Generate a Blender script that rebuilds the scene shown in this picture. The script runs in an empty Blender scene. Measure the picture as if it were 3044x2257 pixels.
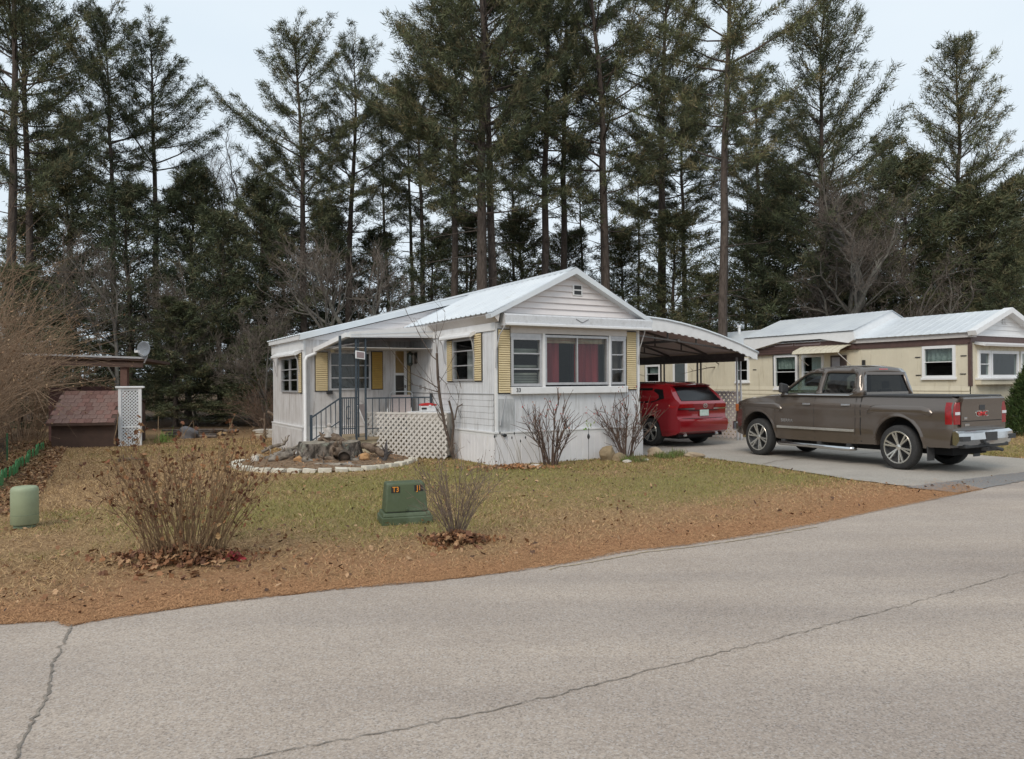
import bpy, bmesh, math, random
import numpy as np
from mathutils import Vector, Matrix
from mathutils.geometry import delaunay_2d_cdt
R = math.radians
SC = bpy.context.scene
COL = SC.collection

# ---------------------------------------------------------------- camera
cam_d = bpy.data.cameras.new("camera")
cam = bpy.data.objects.new("camera", cam_d)
COL.objects.link(cam)
cam_d.sensor_width = 36.0
cam_d.lens = 26.24
cam_d.clip_start = 0.05
cam_d.clip_end = 2000.0
_p, _r = R(0.296), R(0.429)
fw = Vector((0, math.cos(_p), math.sin(_p)))
rt = Vector((1, 0, 0))
up = rt.cross(fw)
_c, _s = math.cos(-_r), math.sin(-_r)
rt2 = rt * _c + up * _s
up2 = -rt * _s + up * _c
mw = Matrix((rt2, up2, -fw)).transposed().to_4x4()
mw.translation = Vector((0, 0, 1.64))
cam.matrix_world = mw
SC.camera = cam

# ---------------------------------------------------------------- overcast sky
SUN_EL, SUN_AZ = R(42), R(205)      # high soft sun behind the camera's left shoulder, veiled by cloud
world = bpy.data.worlds.new("World")
SC.world = world
world.use_nodes = True
nt = world.node_tree
for n in list(nt.nodes):
    nt.nodes.remove(n)
wo = nt.nodes.new('ShaderNodeOutputWorld')
bgn = nt.nodes.new('ShaderNodeBackground')
bgn.inputs['Strength'].default_value = 0.10
sky = nt.nodes.new('ShaderNodeTexSky')
sky.sky_type = 'NISHITA'
sky.sun_disc = False
sky.sun_elevation = SUN_EL
sky.sun_rotation = SUN_AZ
sky.dust_density = 3.0
mixs = nt.nodes.new('ShaderNodeMix'); mixs.data_type = 'RGBA'
mixs.inputs[0].default_value = 0.95
tc = nt.nodes.new('ShaderNodeTexCoord')
mp = nt.nodes.new('ShaderNodeMapping'); mp.inputs['Scale'].default_value = (1, 1, 2.5)
cn = nt.nodes.new('ShaderNodeTexNoise'); cn.inputs['Scale'].default_value = 1.6; cn.inputs['Detail'].default_value = 4
cr = nt.nodes.new('ShaderNodeValToRGB')
cr.color_ramp.elements[0].position = 0.3; cr.color_ramp.elements[0].color = (6.3, 7.3, 8.15, 1)
cr.color_ramp.elements[1].position = 0.75; cr.color_ramp.elements[1].color = (7.2, 7.95, 8.55, 1)
nt.links.new(tc.outputs['Generated'], mp.inputs[0])
nt.links.new(mp.outputs[0], cn.inputs['Vector'])
nt.links.new(cn.outputs['Fac'], cr.inputs[0])
nt.links.new(sky.outputs[0], mixs.inputs[6])
nt.links.new(cr.outputs[0], mixs.inputs[7])
nt.links.new(mixs.outputs[2], bgn.inputs['Color'])
nt.links.new(bgn.outputs[0], wo.inputs['Surface'])
sun_d = bpy.data.lights.new("sun", 'SUN')
sun_d.energy = 1.5
sun_d.angle = R(25)
sun_d.color = (1.0, 0.90, 0.78)
sun = bpy.data.objects.new("sun", sun_d)
COL.objects.link(sun)
# direction towards the sun; nishita rotation is measured from +Y clockwise seen from above
sd = Vector((math.sin(SUN_AZ) * math.cos(SUN_EL), math.cos(SUN_AZ) * math.cos(SUN_EL), math.sin(SUN_EL)))
sun.rotation_euler = sd.to_track_quat('Z', 'Y').to_euler()
sun.location = sd * 60
SC.view_settings.view_transform = 'Standard'
SC.view_settings.look = 'None'
SC.view_settings.exposure = 0.25
SC.view_settings.gamma = 1.0
SC.view_settings.use_curve_mapping = False
SC.render.engine = 'CYCLES'

# ---------------------------------------------------------------- materials
MATS = {}
def mat(name, col, col2=None, rough=0.7, scale=8.0, bump=0.0, bscale=None, metal=0.0, stretch=(1, 1, 1),
        lo=0.35, hi=0.65, detail=4.0, spec=0.5, coat=0.0, coords='Object', dirt=None, dscale=1.5, dstretch=(1, 1, 1),
        dlo=0.5, dhi=0.75, bdist=0.01, attr=None):
    if name in MATS:
        return MATS[name]
    m = bpy.data.materials.new(name); m.use_nodes = True
    t = m.node_tree; N = t.nodes; L = t.links
    b = N['Principled BSDF']
    b.inputs['Roughness'].default_value = rough
    b.inputs['Metallic'].default_value = metal
    b.inputs['Specular IOR Level'].default_value = spec
    b.inputs['Coat Weight'].default_value = coat
    b.inputs['Coat Roughness'].default_value = 0.06
    c4 = lambda c: (c[0], c[1], c[2], 1)
    if col2 is None:
        col2 = tuple(min(1, x * 0.86) for x in col)
    tcn = N.new('ShaderNodeTexCoord')
    mpn = N.new('ShaderNodeMapping'); mpn.inputs['Scale'].default_value = stretch
    L.new(tcn.outputs[coords], mpn.inputs[0])
    nz = N.new('ShaderNodeTexNoise'); nz.inputs['Scale'].default_value = scale; nz.inputs['Detail'].default_value = detail
    nz.inputs['Roughness'].default_value = 0.6
    L.new(mpn.outputs[0], nz.inputs['Vector'])
    rp = N.new('ShaderNodeValToRGB')
    rp.color_ramp.elements[0].position = lo; rp.color_ramp.elements[0].color = c4(col)
    rp.color_ramp.elements[1].position = hi; rp.color_ramp.elements[1].color = c4(col2)
    L.new(nz.outputs['Fac'], rp.inputs[0])
    out = rp.outputs[0]
    if attr:
        an = N.new('ShaderNodeAttribute'); an.attribute_name = attr
        mx = N.new('ShaderNodeMix'); mx.data_type = 'RGBA'; mx.blend_type = 'MULTIPLY'; mx.inputs[0].default_value = 1.0
        L.new(out, mx.inputs[6]); L.new(an.outputs['Color'], mx.inputs[7]); out = mx.outputs[2]
    if dirt:
        mp2 = N.new('ShaderNodeMapping'); mp2.inputs['Scale'].default_value = dstretch
        L.new(tcn.outputs[coords], mp2.inputs[0])
        n2 = N.new('ShaderNodeTexNoise'); n2.inputs['Scale'].default_value = dscale; n2.inputs['Detail'].default_value = 6
        n2.inputs['Roughness'].default_value = 0.65
        L.new(mp2.outputs[0], n2.inputs['Vector'])
        r2 = N.new('ShaderNodeMapRange'); r2.inputs['From Min'].default_value = dlo; r2.inputs['From Max'].default_value = dhi
        L.new(n2.outputs['Fac'], r2.inputs['Value'])
        mx = N.new('ShaderNodeMix'); mx.data_type = 'RGBA'
        L.new(r2.outputs[0], mx.inputs[0]); L.new(out, mx.inputs[6]); mx.inputs[7].default_value = c4(dirt); out = mx.outputs[2]
    L.new(out, b.inputs['Base Color'])
    if bump:
        nb = N.new('ShaderNodeTexNoise'); nb.inputs['Scale'].default_value = bscale or scale * 4; nb.inputs['Detail'].default_value = 5
        L.new(mpn.outputs[0], nb.inputs['Vector'])
        bm_ = N.new('ShaderNodeBump'); bm_.inputs['Strength'].default_value = bump; bm_.inputs['Distance'].default_value = bdist
        L.new(nb.outputs['Fac'], bm_.inputs['Height']); L.new(bm_.outputs[0], b.inputs['Normal'])
    MATS[name] = m
    return m

def glass(name, tint=(0.8, 0.85, 0.85), refl=0.12):
    if name in MATS: return MATS[name]
    m = bpy.data.materials.new(name); m.use_nodes = True
    t = m.node_tree; N = t.nodes; L = t.links
    N.remove(N['Principled BSDF'])
    o = N['Material Output']
    tr = N.new('ShaderNodeBsdfTransparent'); tr.inputs[0].default_value = (*tint, 1)
    gl = N.new('ShaderNodeBsdfGlossy'); gl.inputs['Roughness'].default_value = 0.02
    lw = N.new('ShaderNodeLayerWeight'); lw.inputs['Blend'].default_value = 0.5
    pw = N.new('ShaderNodeMath'); pw.operation = 'POWER'; pw.inputs[1].default_value = 4.5; L.new(lw.outputs['Facing'], pw.inputs[0])
    mr = N.new('ShaderNodeMapRange'); mr.inputs['To Min'].default_value = refl + .03; mr.inputs['To Max'].default_value = 0.9
    L.new(pw.outputs[0], mr.inputs['Value'])
    mx = N.new('ShaderNodeMixShader')
    L.new(mr.outputs[0], mx.inputs[0]); L.new(tr.outputs[0], mx.inputs[1]); L.new(gl.outputs[0], mx.inputs[2])
    L.new(mx.outputs[0], o.inputs['Surface'])
    MATS[name] = m
    return m

# ---------------------------------------------------------------- mesh helpers
def mesh_np(name, V, F3=None, F4=None, smooth=False, colattr=None):
    me = bpy.data.meshes.new(name)
    V = np.asarray(V, dtype=np.float32).reshape(-1, 3)
    parts = []; tot = []
    if F3 is not None and len(F3):
        F3 = np.asarray(F3, dtype=np.int32).reshape(-1, 3); parts.append(F3.ravel()); tot.append(np.full(len(F3), 3, np.int32))
    if F4 is not None and len(F4):
        F4 = np.asarray(F4, dtype=np.int32).reshape(-1, 4); parts.append(F4.ravel()); tot.append(np.full(len(F4), 4, np.int32))
    li = np.concatenate(parts); tt = np.concatenate(tot)
    st = np.concatenate([[0], np.cumsum(tt)[:-1]]).astype(np.int32)
    me.vertices.add(len(V)); me.vertices.foreach_set('co', V.ravel())
    me.loops.add(len(li)); me.loops.foreach_set('vertex_index', li)
    me.polygons.add(len(tt)); me.polygons.foreach_set('loop_start', st)
    me.polygons.foreach_set('use_smooth', np.full(len(tt), smooth, bool))
    if colattr is not None:
        a = me.color_attributes.new('tint', 'FLOAT_COLOR', 'POINT')
        c = np.ones((len(V), 4), np.float32); c[:, :3] = colattr
        a.data.foreach_set('color', c.ravel())
    me.update(calc_edges=True); me.validate()
    return me

def tag(o, label=None, cat=None, group=None, kind=None):
    if label: o['label'] = label
    if cat: o['category'] = cat
    if group: o['group'] = group
    if kind: o['kind'] = kind
    return o

def link(name, me, m=None, parent=None):
    o = bpy.data.objects.new(name, me); COL.objects.link(o)
    if m is not None and not me.materials: me.materials.append(m)
    if parent is not None: o.parent = parent
    return o

def thing(name, label, cat, loc=(0, 0, 0), rz=0.0, group=None):
    o = bpy.data.objects.new(name, None); COL.objects.link(o)
    o.empty_display_size = 0.2
    o.location = loc; o.rotation_euler = (0, 0, rz)
    return tag(o, label, cat, group)

def copy_tree(o, parent=None):
    c = o.copy(); COL.objects.link(c); c.parent = parent
    if parent is not None: c.matrix_parent_inverse = o.matrix_parent_inverse
    for ch in o.children: copy_tree(ch, c)
    return c

class MB:
    """collects shapes; build() links ONE mesh object"""
    def __init__(s): s.v = []; s.f = []
    def add(s, vs, fs):
        n = len(s.v); s.v += [tuple(v) for v in vs]; s.f += [tuple(i + n for i in f) for f in fs]; return s
    def box(s, x0, x1, y0, y1, z0, z1, P=None):
        vs = [(x, y, z) for z in (z0, z1) for y in (y0, y1) for x in (x0, x1)]
        if P: vs = [P(*v) for v in vs]
        return s.add(vs, [(0, 2, 3, 1), (4, 5, 7, 6), (0, 1, 5, 4), (2, 6, 7, 3), (0, 4, 6, 2), (1, 3, 7, 5)])
    def bar(s, a, b, w, h=None, upv=(0, 0, 1)):
        a = Vector(a); b = Vector(b); h = h or w; d = (b - a).normalized(); u = Vector(upv)
        if abs(d.dot(u)) > 0.98: u = Vector((1, 0, 0))
        x = d.cross(u).normalized() * w / 2; y = x.cross(d).normalized() * h / 2
        vs = [p + i * x + j * y for p in (a, b) for i, j in ((-1, -1), (1, -1), (1, 1), (-1, 1))]
        return s.add(vs, [(0, 3, 2, 1), (4, 5, 6, 7), (0, 1, 5, 4), (1, 2, 6, 5), (2, 3, 7, 6), (3, 0, 4, 7)])
    def tube(s, pts, r, n=6, caps=True):
        pts = [Vector(p) for p in pts]
        if not hasattr(r, '__len__'): r = [r] * len(pts)
        vs = []; fs = []; ref = None
        for i, p in enumerate(pts):
            d = (pts[min(i + 1, len(pts) - 1)] - pts[max(i - 1, 0)]).normalized()
            if ref is None:
                ref = Vector((0, 0, 1)) if abs(d.z) < 0.9 else Vector((1, 0, 0))
            x = d.cross(ref).normalized(); y = x.cross(d).normalized(); ref = y
            for k in range(n):
                a = 2 * math.pi * k / n
                vs.append(p + (x * math.cos(a) + y * math.sin(a)) * r[i])
        for i in range(len(pts) - 1):
            for k in range(n):
                k2 = (k + 1) % n
                fs.append((i * n + k, i * n + k2, (i + 1) * n + k2, (i + 1) * n + k))
        if caps:
            fs.append(tuple(range(n - 1, -1, -1))); fs.append(tuple((len(pts) - 1) * n + k for k in range(n)))
        return s.add(vs, fs)
    def lathe(s, prof, n=16, P=None):
        vs = []; fs = []
        for r, z in prof:
            for k in range(n):
                a = 2 * math.pi * k / n; v = (r * math.cos(a), r * math.sin(a), z); vs.append(P(*v) if P else v)
        for i in range(len(prof) - 1):
            for k in range(n):
                k2 = (k + 1) % n; fs.append((i * n + k, i * n + k2, (i + 1) * n + k2, (i + 1) * n + k))
        fs.append(tuple(range(n - 1, -1, -1))); fs.append(tuple((len(prof) - 1) * n + k for k in range(n)))
        return s.add(vs, fs)
    def prism(s, poly, o0, o1, P):
        n = len(poly)
        vs = [P(a, o0, z) for a, z in poly] + [P(a, o1, z) for a, z in poly]
        fs = [tuple(range(n)), tuple(range(2 * n - 1, n - 1, -1))] + [(i, i + n, (i + 1) % n + n, (i + 1) % n) for i in range(n)]
        return s.add(vs, fs)
    def quad(s, a, b, c, d): return s.add([a, b, c, d], [(0, 1, 2, 3)])
    def mesh(s, name, smooth=False, angle=None):
        me = bpy.data.meshes.new(name); me.from_pydata(s.v, [], s.f)
        bm = bmesh.new(); bm.from_mesh(me); bmesh.ops.recalc_face_normals(bm, faces=bm.faces); bm.to_mesh(me); bm.free()
        if smooth or angle:
            me.shade_smooth()
            if angle: me.set_sharp_from_angle(angle=R(angle))
        return me
    def build(s, name, m, parent=None, smooth=False, angle=None, bevel=0, segs=2):
        o = link(name, s.mesh(name, smooth, angle), m, parent)
        if bevel:
            md = o.modifiers.new('bevel', 'BEVEL'); md.width = bevel; md.segments = segs; md.limit_method = 'ANGLE'; md.angle_limit = R(40)
            md.harden_normals = False
        return o

def tubes_np(lines, radii, n=4):
    """many tapered polylines -> V, F4 ; lines: list of (k,3) arrays, radii: list of (k,)"""
    Vs = []; Fs = []; off = 0
    ang = np.arange(n) * 2 * math.pi / n
    ca, sa = np.cos(ang), np.sin(ang)
    for P, r in zip(lines, radii):
        P = np.asarray(P, float); k = len(P)
        d = np.empty_like(P); d[1:-1] = P[2:] - P[:-2]; d[0] = P[1] - P[0]; d[-1] = P[-1] - P[-2]
        d /= (np.linalg.norm(d, axis=1, keepdims=True) + 1e-9)
        ref = np.array([1.0, 0.2, 0.1]) if abs(d[0, 2]) > 0.7 else np.array([0.1, 0.15, 1.0])
        x = np.cross(d, ref); x /= (np.linalg.norm(x, axis=1, keepdims=True) + 1e-9)
        y = np.cross(x, d)
        r = np.asarray(r, float)
        V = P[:, None, :] + (x[:, None, :] * ca[None, :, None] + y[:, None, :] * sa[None, :, None]) * r[:, None, None]
        Vs.append(V.reshape(-1, 3))
        i = np.arange(k - 1)[:, None] * n; j = np.arange(n)[None, :]; j2 = (j + 1) % n
        F = np.stack([i + j, i + j2, i + n + j2, i + n + j], axis=-1).reshape(-1, 4) + off
        Fs.append(F); off += k * n
    return np.concatenate(Vs), np.concatenate(Fs)

def cam_px(x, y, Y):
    """photograph measurement (3044 px wide) at depth Y metres -> world point, used while laying plants out"""
    f = 2219.0
    d = fw + rt2 * ((x - 1522.0) / f) - up2 * ((y - 1128.5) / f)
    t = Y / d.y
    return Vector((0, 0, 1.64)) + d * t

def text_mesh(s, size, depth=0.002, font_scale_x=1.0):
    cu = bpy.data.curves.new('t', 'FONT'); cu.body = s; cu.size = size; cu.extrude = depth
    cu.align_x = 'CENTER'; cu.align_y = 'CENTER'; cu.offset = size * 0.012
    o = bpy.data.objects.new('t', cu); COL.objects.link(o)
    dg = bpy.context.evaluated_depsgraph_get()
    me = bpy.data.meshes.new_from_object(o.evaluated_get(dg))
    bpy.data.objects.remove(o)
    for v in me.vertices: v.co.x *= font_scale_x
    return me

# ================================================================ GROUND
rng = np.random.default_rng(7)
def vnoise(x, y, sc, seed=0):
    x = np.asarray(x, float) * sc + seed * 17.3 + 500; y = np.asarray(y, float) * sc + seed * 9.1 + 500
    xi = np.floor(x).astype(np.int64); yi = np.floor(y).astype(np.int64); fx = x - xi; fy = y - yi
    fx = fx * fx * (3 - 2 * fx); fy = fy * fy * (3 - 2 * fy)
    def h(a, b):
        n = (a * 374761393 + b * 668265263 + seed * 1442695) & 0x7fffffff
        n = ((n ^ (n >> 13)) * 1274126177) & 0x7fffffff
        return ((n ^ (n >> 16)) & 0xffff) / 65535.0
    return (h(xi, yi) * (1 - fx) + h(xi + 1, yi) * fx) * (1 - fy) + (h(xi, yi + 1) * (1 - fx) + h(xi + 1, yi + 1) * fx) * fy
def fbm(x, y, sc, seed=0, o=4):
    t = 0; a = 1; s = 0
    for i in range(o):
        t = t + a * vnoise(x, y, sc * 2 ** i, seed + i); s += a; a *= 0.55
    return t / s

HT = R(30.05); HU = (math.cos(HT), math.sin(HT)); HN = (-math.sin(HT), math.cos(HT)); HO = (-0.33, 14.9)
def W(a, b, z=0.0):      # house-plot coordinates -> world
    return (HO[0] + HU[0] * a + HN[0] * b, HO[1] + HU[1] * a + HN[1] * b, z)

EDGE = np.array([(-60, 9), (-30, 6.2), (-12, 4.9), (-6, 4.95), (-3.55, 5.17), (-3.2, 5.24), (-3.03, 5.12), (-2.9, 5.24), (-2.33, 5.58), (-1.89, 5.79),
                 (-1.42, 5.98), (-0.7, 6.2), (-0.08, 6.47), (0.55, 6.85), (1.09, 7.25), (1.79, 7.55), (2.85, 8.17), (3.7, 8.75), (4.54, 9.39),
                 (5.6, 10.15), (6.52, 10.84), (8.22, 12.02), (12, 14.3), (20, 19.0), (30, 25), (60, 45), (90, 62)])
def edge_y(x): return np.interp(x, EDGE[:, 0], EDGE[:, 1])
DRIVE = [(6.24, 11.3), (5.63, 12.31), (4.94, 14.4), (3.9, 16.7), W(3.72, -0.2)[:2], W(3.72, 10)[:2], W(9.75, 10)[:2], W(9.7, -5)[:2], (11.2, 14.15), (9.05, 13.2)]
def inpoly(x, y, poly):
    x = np.asarray(x, float); y = np.asarray(y, float); c = np.zeros(x.shape, bool); n = len(poly)
    for i in range(n):
        x1, y1 = poly[i]; x2, y2 = poly[(i + 1) % n]
        c ^= ((y1 > y) != (y2 > y)) & (x < (x2 - x1) * (y - y1) / (y2 - y1 + 1e-12) + x1)
    return c
HOUSEP = [W(-0.05, -0.05)[:2], W(3.75, -0.05)[:2], W(3.75, 13)[:2], W(0, 13)[:2], W(-2.7, 7.6)[:2], W(-2.7, 4.4)[:2], W(-2.2, 3.05)[:2], W(-0.05, 3.05)[:2]]
BEDC = (-3.93, 15.75); BEDR = (1.80, 1.85)
def green_at(x, y):
    n = fbm(x, y, 0.8, 3) * 0.9 + fbm(x, y, 3.0, 9) * 0.5 - 0.45
    g = n * 1.1
    for cx, cy, r, a in [(-2.3, 9.6, 2.0, .42), (-4.6, 9.2, 1.3, .22), (1.6, 12.3, 2.4, .36), (3.9, 13.0, 1.6, .4), (-0.4, 13.4, 1.6, .35), (-2.4, 12.4, 1.5, .3),
                         (2.9, 10.6, 1.6, .25), (-6.5, 18, 2.5, .12), (-9, 14, 3.2, -.45), (-7, 11.5, 1.8, -.25), (11.5, 17.5, 3, .35)]:
        g = g + a * np.exp(-((x - cx) ** 2 + (y - cy) ** 2) / r ** 2)
    d = (y - edge_y(x)) * 0.86
    g = g + .03 - np.clip(1.3 - d / (1.5 + 1.1 * fbm(x, y, .5, 77)), 0, 1.3) * 0.8 - .25 * np.clip((-x - 3.2) / 3, 0, 1)
    return np.clip(g, 0, 1)
def edge_at(x, y):
    d = (y - edge_y(x)) * 0.86
    w = 0.5 + 1.6 * fbm(x, y, 1.1, 21) + np.clip((x + 1) * 0.10, 0, 0.6)
    return np.clip((1.15 - d / w) * (.15 + 1.45 * fbm(x, y, 2.0, 22)), 0, 1)
xs = np.concatenate([[-500, -250, -120, -70, -45, -30, -24], np.arange(-20, 20, 0.2), [22, 26, 34, 48, 75, 130, 260, 500]])
ys = np.concatenate([[-120, -50, -20, -8, -2, 2, 4], np.arange(4.4, 30, 0.2), [32, 36, 42, 50, 64, 90, 140, 260, 500, 900]])
gx, gy = np.meshgrid(xs, ys)
gv = np.stack([gx.ravel(), gy.ravel(), np.zeros(gx.size)], 1)
gz = (fbm(gv[:, 0], gv[:, 1], 0.5, 31) - 0.5) * 0.05
dE = (gv[:, 1] - edge_y(gv[:, 0]))
gz *= np.clip(dE / 1.5, 0, 1) * (1 - inpoly(gv[:, 0], gv[:, 1], DRIVE)) * (np.abs(gv[:, 0]) < 20) * (gv[:, 1] < 14)
gz[dE < 0.15] = -0.01
gz[inpoly(gv[:, 0], gv[:, 1], DRIVE)] = -0.01
gv[:, 2] = gz
nx, ny = len(xs), len(ys)
ii = np.arange(nx - 1)[None, :] + np.arange(ny - 1)[:, None] * nx
F4 = np.stack([ii, ii + 1, ii + nx + 1, ii + nx], -1).reshape(-1, 4)
gg = green_at(gv[:, 0], gv[:, 1]); ge = edge_at(gv[:, 0], gv[:, 1])
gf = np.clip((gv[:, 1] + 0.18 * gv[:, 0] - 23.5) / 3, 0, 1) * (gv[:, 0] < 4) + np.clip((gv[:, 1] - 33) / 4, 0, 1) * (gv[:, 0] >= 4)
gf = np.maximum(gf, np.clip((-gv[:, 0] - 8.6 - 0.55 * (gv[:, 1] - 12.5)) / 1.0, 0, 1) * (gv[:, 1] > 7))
me = mesh_np('lawn', gv, F4=F4, smooth=True, colattr=np.stack([gg, ge, np.clip(gf, 0, 1)], 1))
def lawn_mat():
    m = bpy.data.materials.new('lawn'); m.use_nodes = True
    t = m.node_tree; N = t.nodes; L = t.links; b = N['Principled BSDF']; b.inputs['Roughness'].default_value = 0.95; b.inputs['Specular IOR Level'].default_value = 0.1
    at = N.new('ShaderNodeAttribute'); at.attribute_name = 'tint'
    sp = N.new('ShaderNodeSeparateColor'); L.new(at.outputs['Color'], sp.inputs[0])
    tc = N.new('ShaderNodeTexCoord')
    def noise(sc, det=5, st=(1, 1, 1)):
        mpp = N.new('ShaderNodeMapping'); mpp.inputs['Scale'].default_value = st; L.new(tc.outputs['Object'], mpp.inputs[0])
        n = N.new('ShaderNodeTexNoise'); n.inputs['Scale'].default_value = sc; n.inputs['Detail'].default_value = det; n.inputs['Roughness'].default_value = .7
        L.new(mpp.outputs[0], n.inputs['Vector']); return n.outputs['Fac']
    def ramp(f, c0, c1, a, bb):
        r = N.new('ShaderNodeValToRGB'); r.color_ramp.elements[0].position = a; r.color_ramp.elements[1].position = bb
        r.color_ramp.elements[0].color = (*c0, 1); r.color_ramp.elements[1].color = (*c1, 1); L.new(f, r.inputs[0]); return r.outputs[0]
    def mix(f, a, bb):
        x = N.new('ShaderNodeMix'); x.data_type = 'RGBA'; L.new(f, x.inputs[0]); L.new(a, x.inputs[6]); L.new(bb, x.inputs[7]); return x.outputs[2]
    def madd(f, n, k):     # f + (n-.5)*k clamped
        s = N.new('ShaderNodeMath'); s.operation = 'SUBTRACT'; L.new(n, s.inputs[0]); s.inputs[1].default_value = .5
        q = N.new('ShaderNodeMath'); q.operation = 'MULTIPLY_ADD'; q.use_clamp = True; L.new(s.outputs[0], q.inputs[0]); q.inputs[1].default_value = k; L.new(f, q.inputs[2]); return q.outputs[0]
    nf = noise(28, 6); nm = noise(5, 5); ns = noise(90, 4)
    tan = ramp(nf, (.13, .075, .04), (.50, .33, .18), .34, .68)
    grn = ramp(nf, (.12, .105, .04), (.36, .30, .125), .32, .7)
    org = ramp(ns, (.20, .095, .05), (.50, .28, .15), .32, .68)
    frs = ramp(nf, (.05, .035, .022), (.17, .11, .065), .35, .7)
    c = mix(madd(sp.outputs[0], nm, .8), tan, grn)
    c = mix(madd(sp.outputs[1], nm, .8), c, org)
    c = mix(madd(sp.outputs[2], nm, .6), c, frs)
    L.new(c, b.inputs['Base Color'])
    bm_ = N.new('ShaderNodeBump'); bm_.inputs['Strength'].default_value = .9; bm_.inputs['Distance'].default_value = .03
    L.new(nf, bm_.inputs['Height']); L.new(bm_.outputs[0], b.inputs['Normal'])
    return m
lawn = link('lawn', me, lawn_mat()); tag(lawn, kind='structure')

# road : asphalt sheet, ragged far edge
def asphalt(name, c0, c1, sp=(.5, .47, .45)):
    m = bpy.data.materials.new(name); m.use_nodes = True
    t = m.node_tree; N = t.nodes; L = t.links; b = N['Principled BSDF']; b.inputs['Roughness'].default_value = 0.93; b.inputs['Specular IOR Level'].default_value = .15
    tc = N.new('ShaderNodeTexCoord')
    def noise(sc, det):
        n = N.new('ShaderNodeTexNoise'); n.inputs['Scale'].default_value = sc; n.inputs['Detail'].default_value = det; n.inputs['Roughness'].default_value = .65
        L.new(tc.outputs['Object'], n.inputs['Vector']); return n
    a = noise(.55, 7); f = noise(75, 3)
    vo = N.new('ShaderNodeTexVoronoi'); vo.inputs['Scale'].default_value = 110; L.new(tc.outputs['Object'], vo.inputs['Vector'])
    r = N.new('ShaderNodeValToRGB'); r.color_ramp.elements[0].position = .3; r.color_ramp.elements[1].position = .7
    r.color_ramp.elements[0].color = (*c0, 1); r.color_ramp.elements[1].color = (*c1, 1); L.new(a.outputs['Fac'], r.inputs[0])
    r2 = N.new('ShaderNodeValToRGB'); r2.color_ramp.elements[0].position = .3; r2.color_ramp.elements[1].position = .72
    r2.color_ramp.elements[0].color = (.72, .71, .71, 1); r2.color_ramp.elements[1].color = (1.28, 1.27, 1.26, 1); L.new(f.outputs['Fac'], r2.inputs[0])
    mx = N.new('ShaderNodeMix'); mx.data_type = 'RGBA'; mx.blend_type = 'MULTIPLY'; mx.inputs[0].default_value = 1
    L.new(r.outputs[0], mx.inputs[6]); L.new(r2.outputs[0], mx.inputs[7])
    sepc = N.new('ShaderNodeSeparateColor'); L.new(vo.outputs['Color'], sepc.inputs[0])
    g = N.new('ShaderNodeMath'); g.operation = 'GREATER_THAN'; g.inputs[1].default_value = .86; L.new(sepc.outputs[0], g.inputs[0])
    g3 = N.new('ShaderNodeMath'); g3.operation = 'MULTIPLY'; g3.inputs[1].default_value = .42; L.new(g.outputs[0], g3.inputs[0])
    m3 = N.new('ShaderNodeMix'); m3.data_type = 'RGBA'; L.new(g3.outputs[0], m3.inputs[0]); L.new(mx.outputs[2], m3.inputs[6]); m3.inputs[7].default_value = (*sp, 1)
    g2 = N.new('ShaderNodeMath'); g2.operation = 'LESS_THAN'; g2.inputs[1].default_value = .12; L.new(sepc.outputs[1], g2.inputs[0])
    g4 = N.new('ShaderNodeMath'); g4.operation = 'MULTIPLY'; g4.inputs[1].default_value = .4; L.new(g2.outputs[0], g4.inputs[0])
    m4 = N.new('ShaderNodeMix'); m4.data_type = 'RGBA'; L.new(g4.outputs[0], m4.inputs[0]); L.new(m3.outputs[2], m4.inputs[6]); m4.inputs[7].default_value = (c0[0] * .35, c0[1] * .35, c0[2] * .36, 1)
    L.new(m4.outputs[2], b.inputs['Base Color'])
    bm_ = N.new('ShaderNodeBump'); bm_.inputs['Strength'].default_value = .45; bm_.inputs['Distance'].default_value = .006
    L.new(f.outputs['Fac'], bm_.inputs['Height']); L.new(bm_.outputs[0], b.inputs['Normal'])
    return m
M_road = asphalt('asphalt', (.355, .300, .256), (.425, .366, .315))
ex = np.concatenate([[-60, -30, -18], np.arange(-12, 14, .06), [18, 24, 30, 60, 90]])
ey = edge_y(ex) + (fbm(ex, ex * 0, 1.2, 5) - .5) * .20 * (np.abs(ex) < 15) + (fbm(ex, ex * 0, 6, 8) - .5) * .13 * (np.abs(ex) < 15)
n = len(ex)
V = np.concatenate([np.stack([ex, ey, np.full(n, .006)], 1), np.stack([ex * 1.0, np.full(n, -14.0), np.full(n, .006)], 1)])
i = np.arange(n - 1)
_t = M_road.node_tree; _b = _t.nodes['Principled BSDF']; _src = _b.inputs['Base Color'].links[0].from_socket
_tc = _t.nodes.new('ShaderNodeTexCoord'); _mp = _t.nodes.new('ShaderNodeMapping'); _mp.inputs['Rotation'].default_value = (0, 0, R(-27)); _mp.inputs['Scale'].default_value = (.12, .75, 1)
_n = _t.nodes.new('ShaderNodeTexNoise'); _n.inputs['Scale'].default_value = 1.6; _n.inputs['Detail'].default_value = 5
_r = _t.nodes.new('ShaderNodeValToRGB'); _r.color_ramp.elements[0].position = .35; _r.color_ramp.elements[1].position = .66; _r.color_ramp.elements[0].color = (.86, .86, .87, 1); _r.color_ramp.elements[1].color = (1.08, 1.07, 1.05, 1)
_m = _t.nodes.new('ShaderNodeMix'); _m.data_type = 'RGBA'; _m.blend_type = 'MULTIPLY'; _m.inputs[0].default_value = 1
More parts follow.
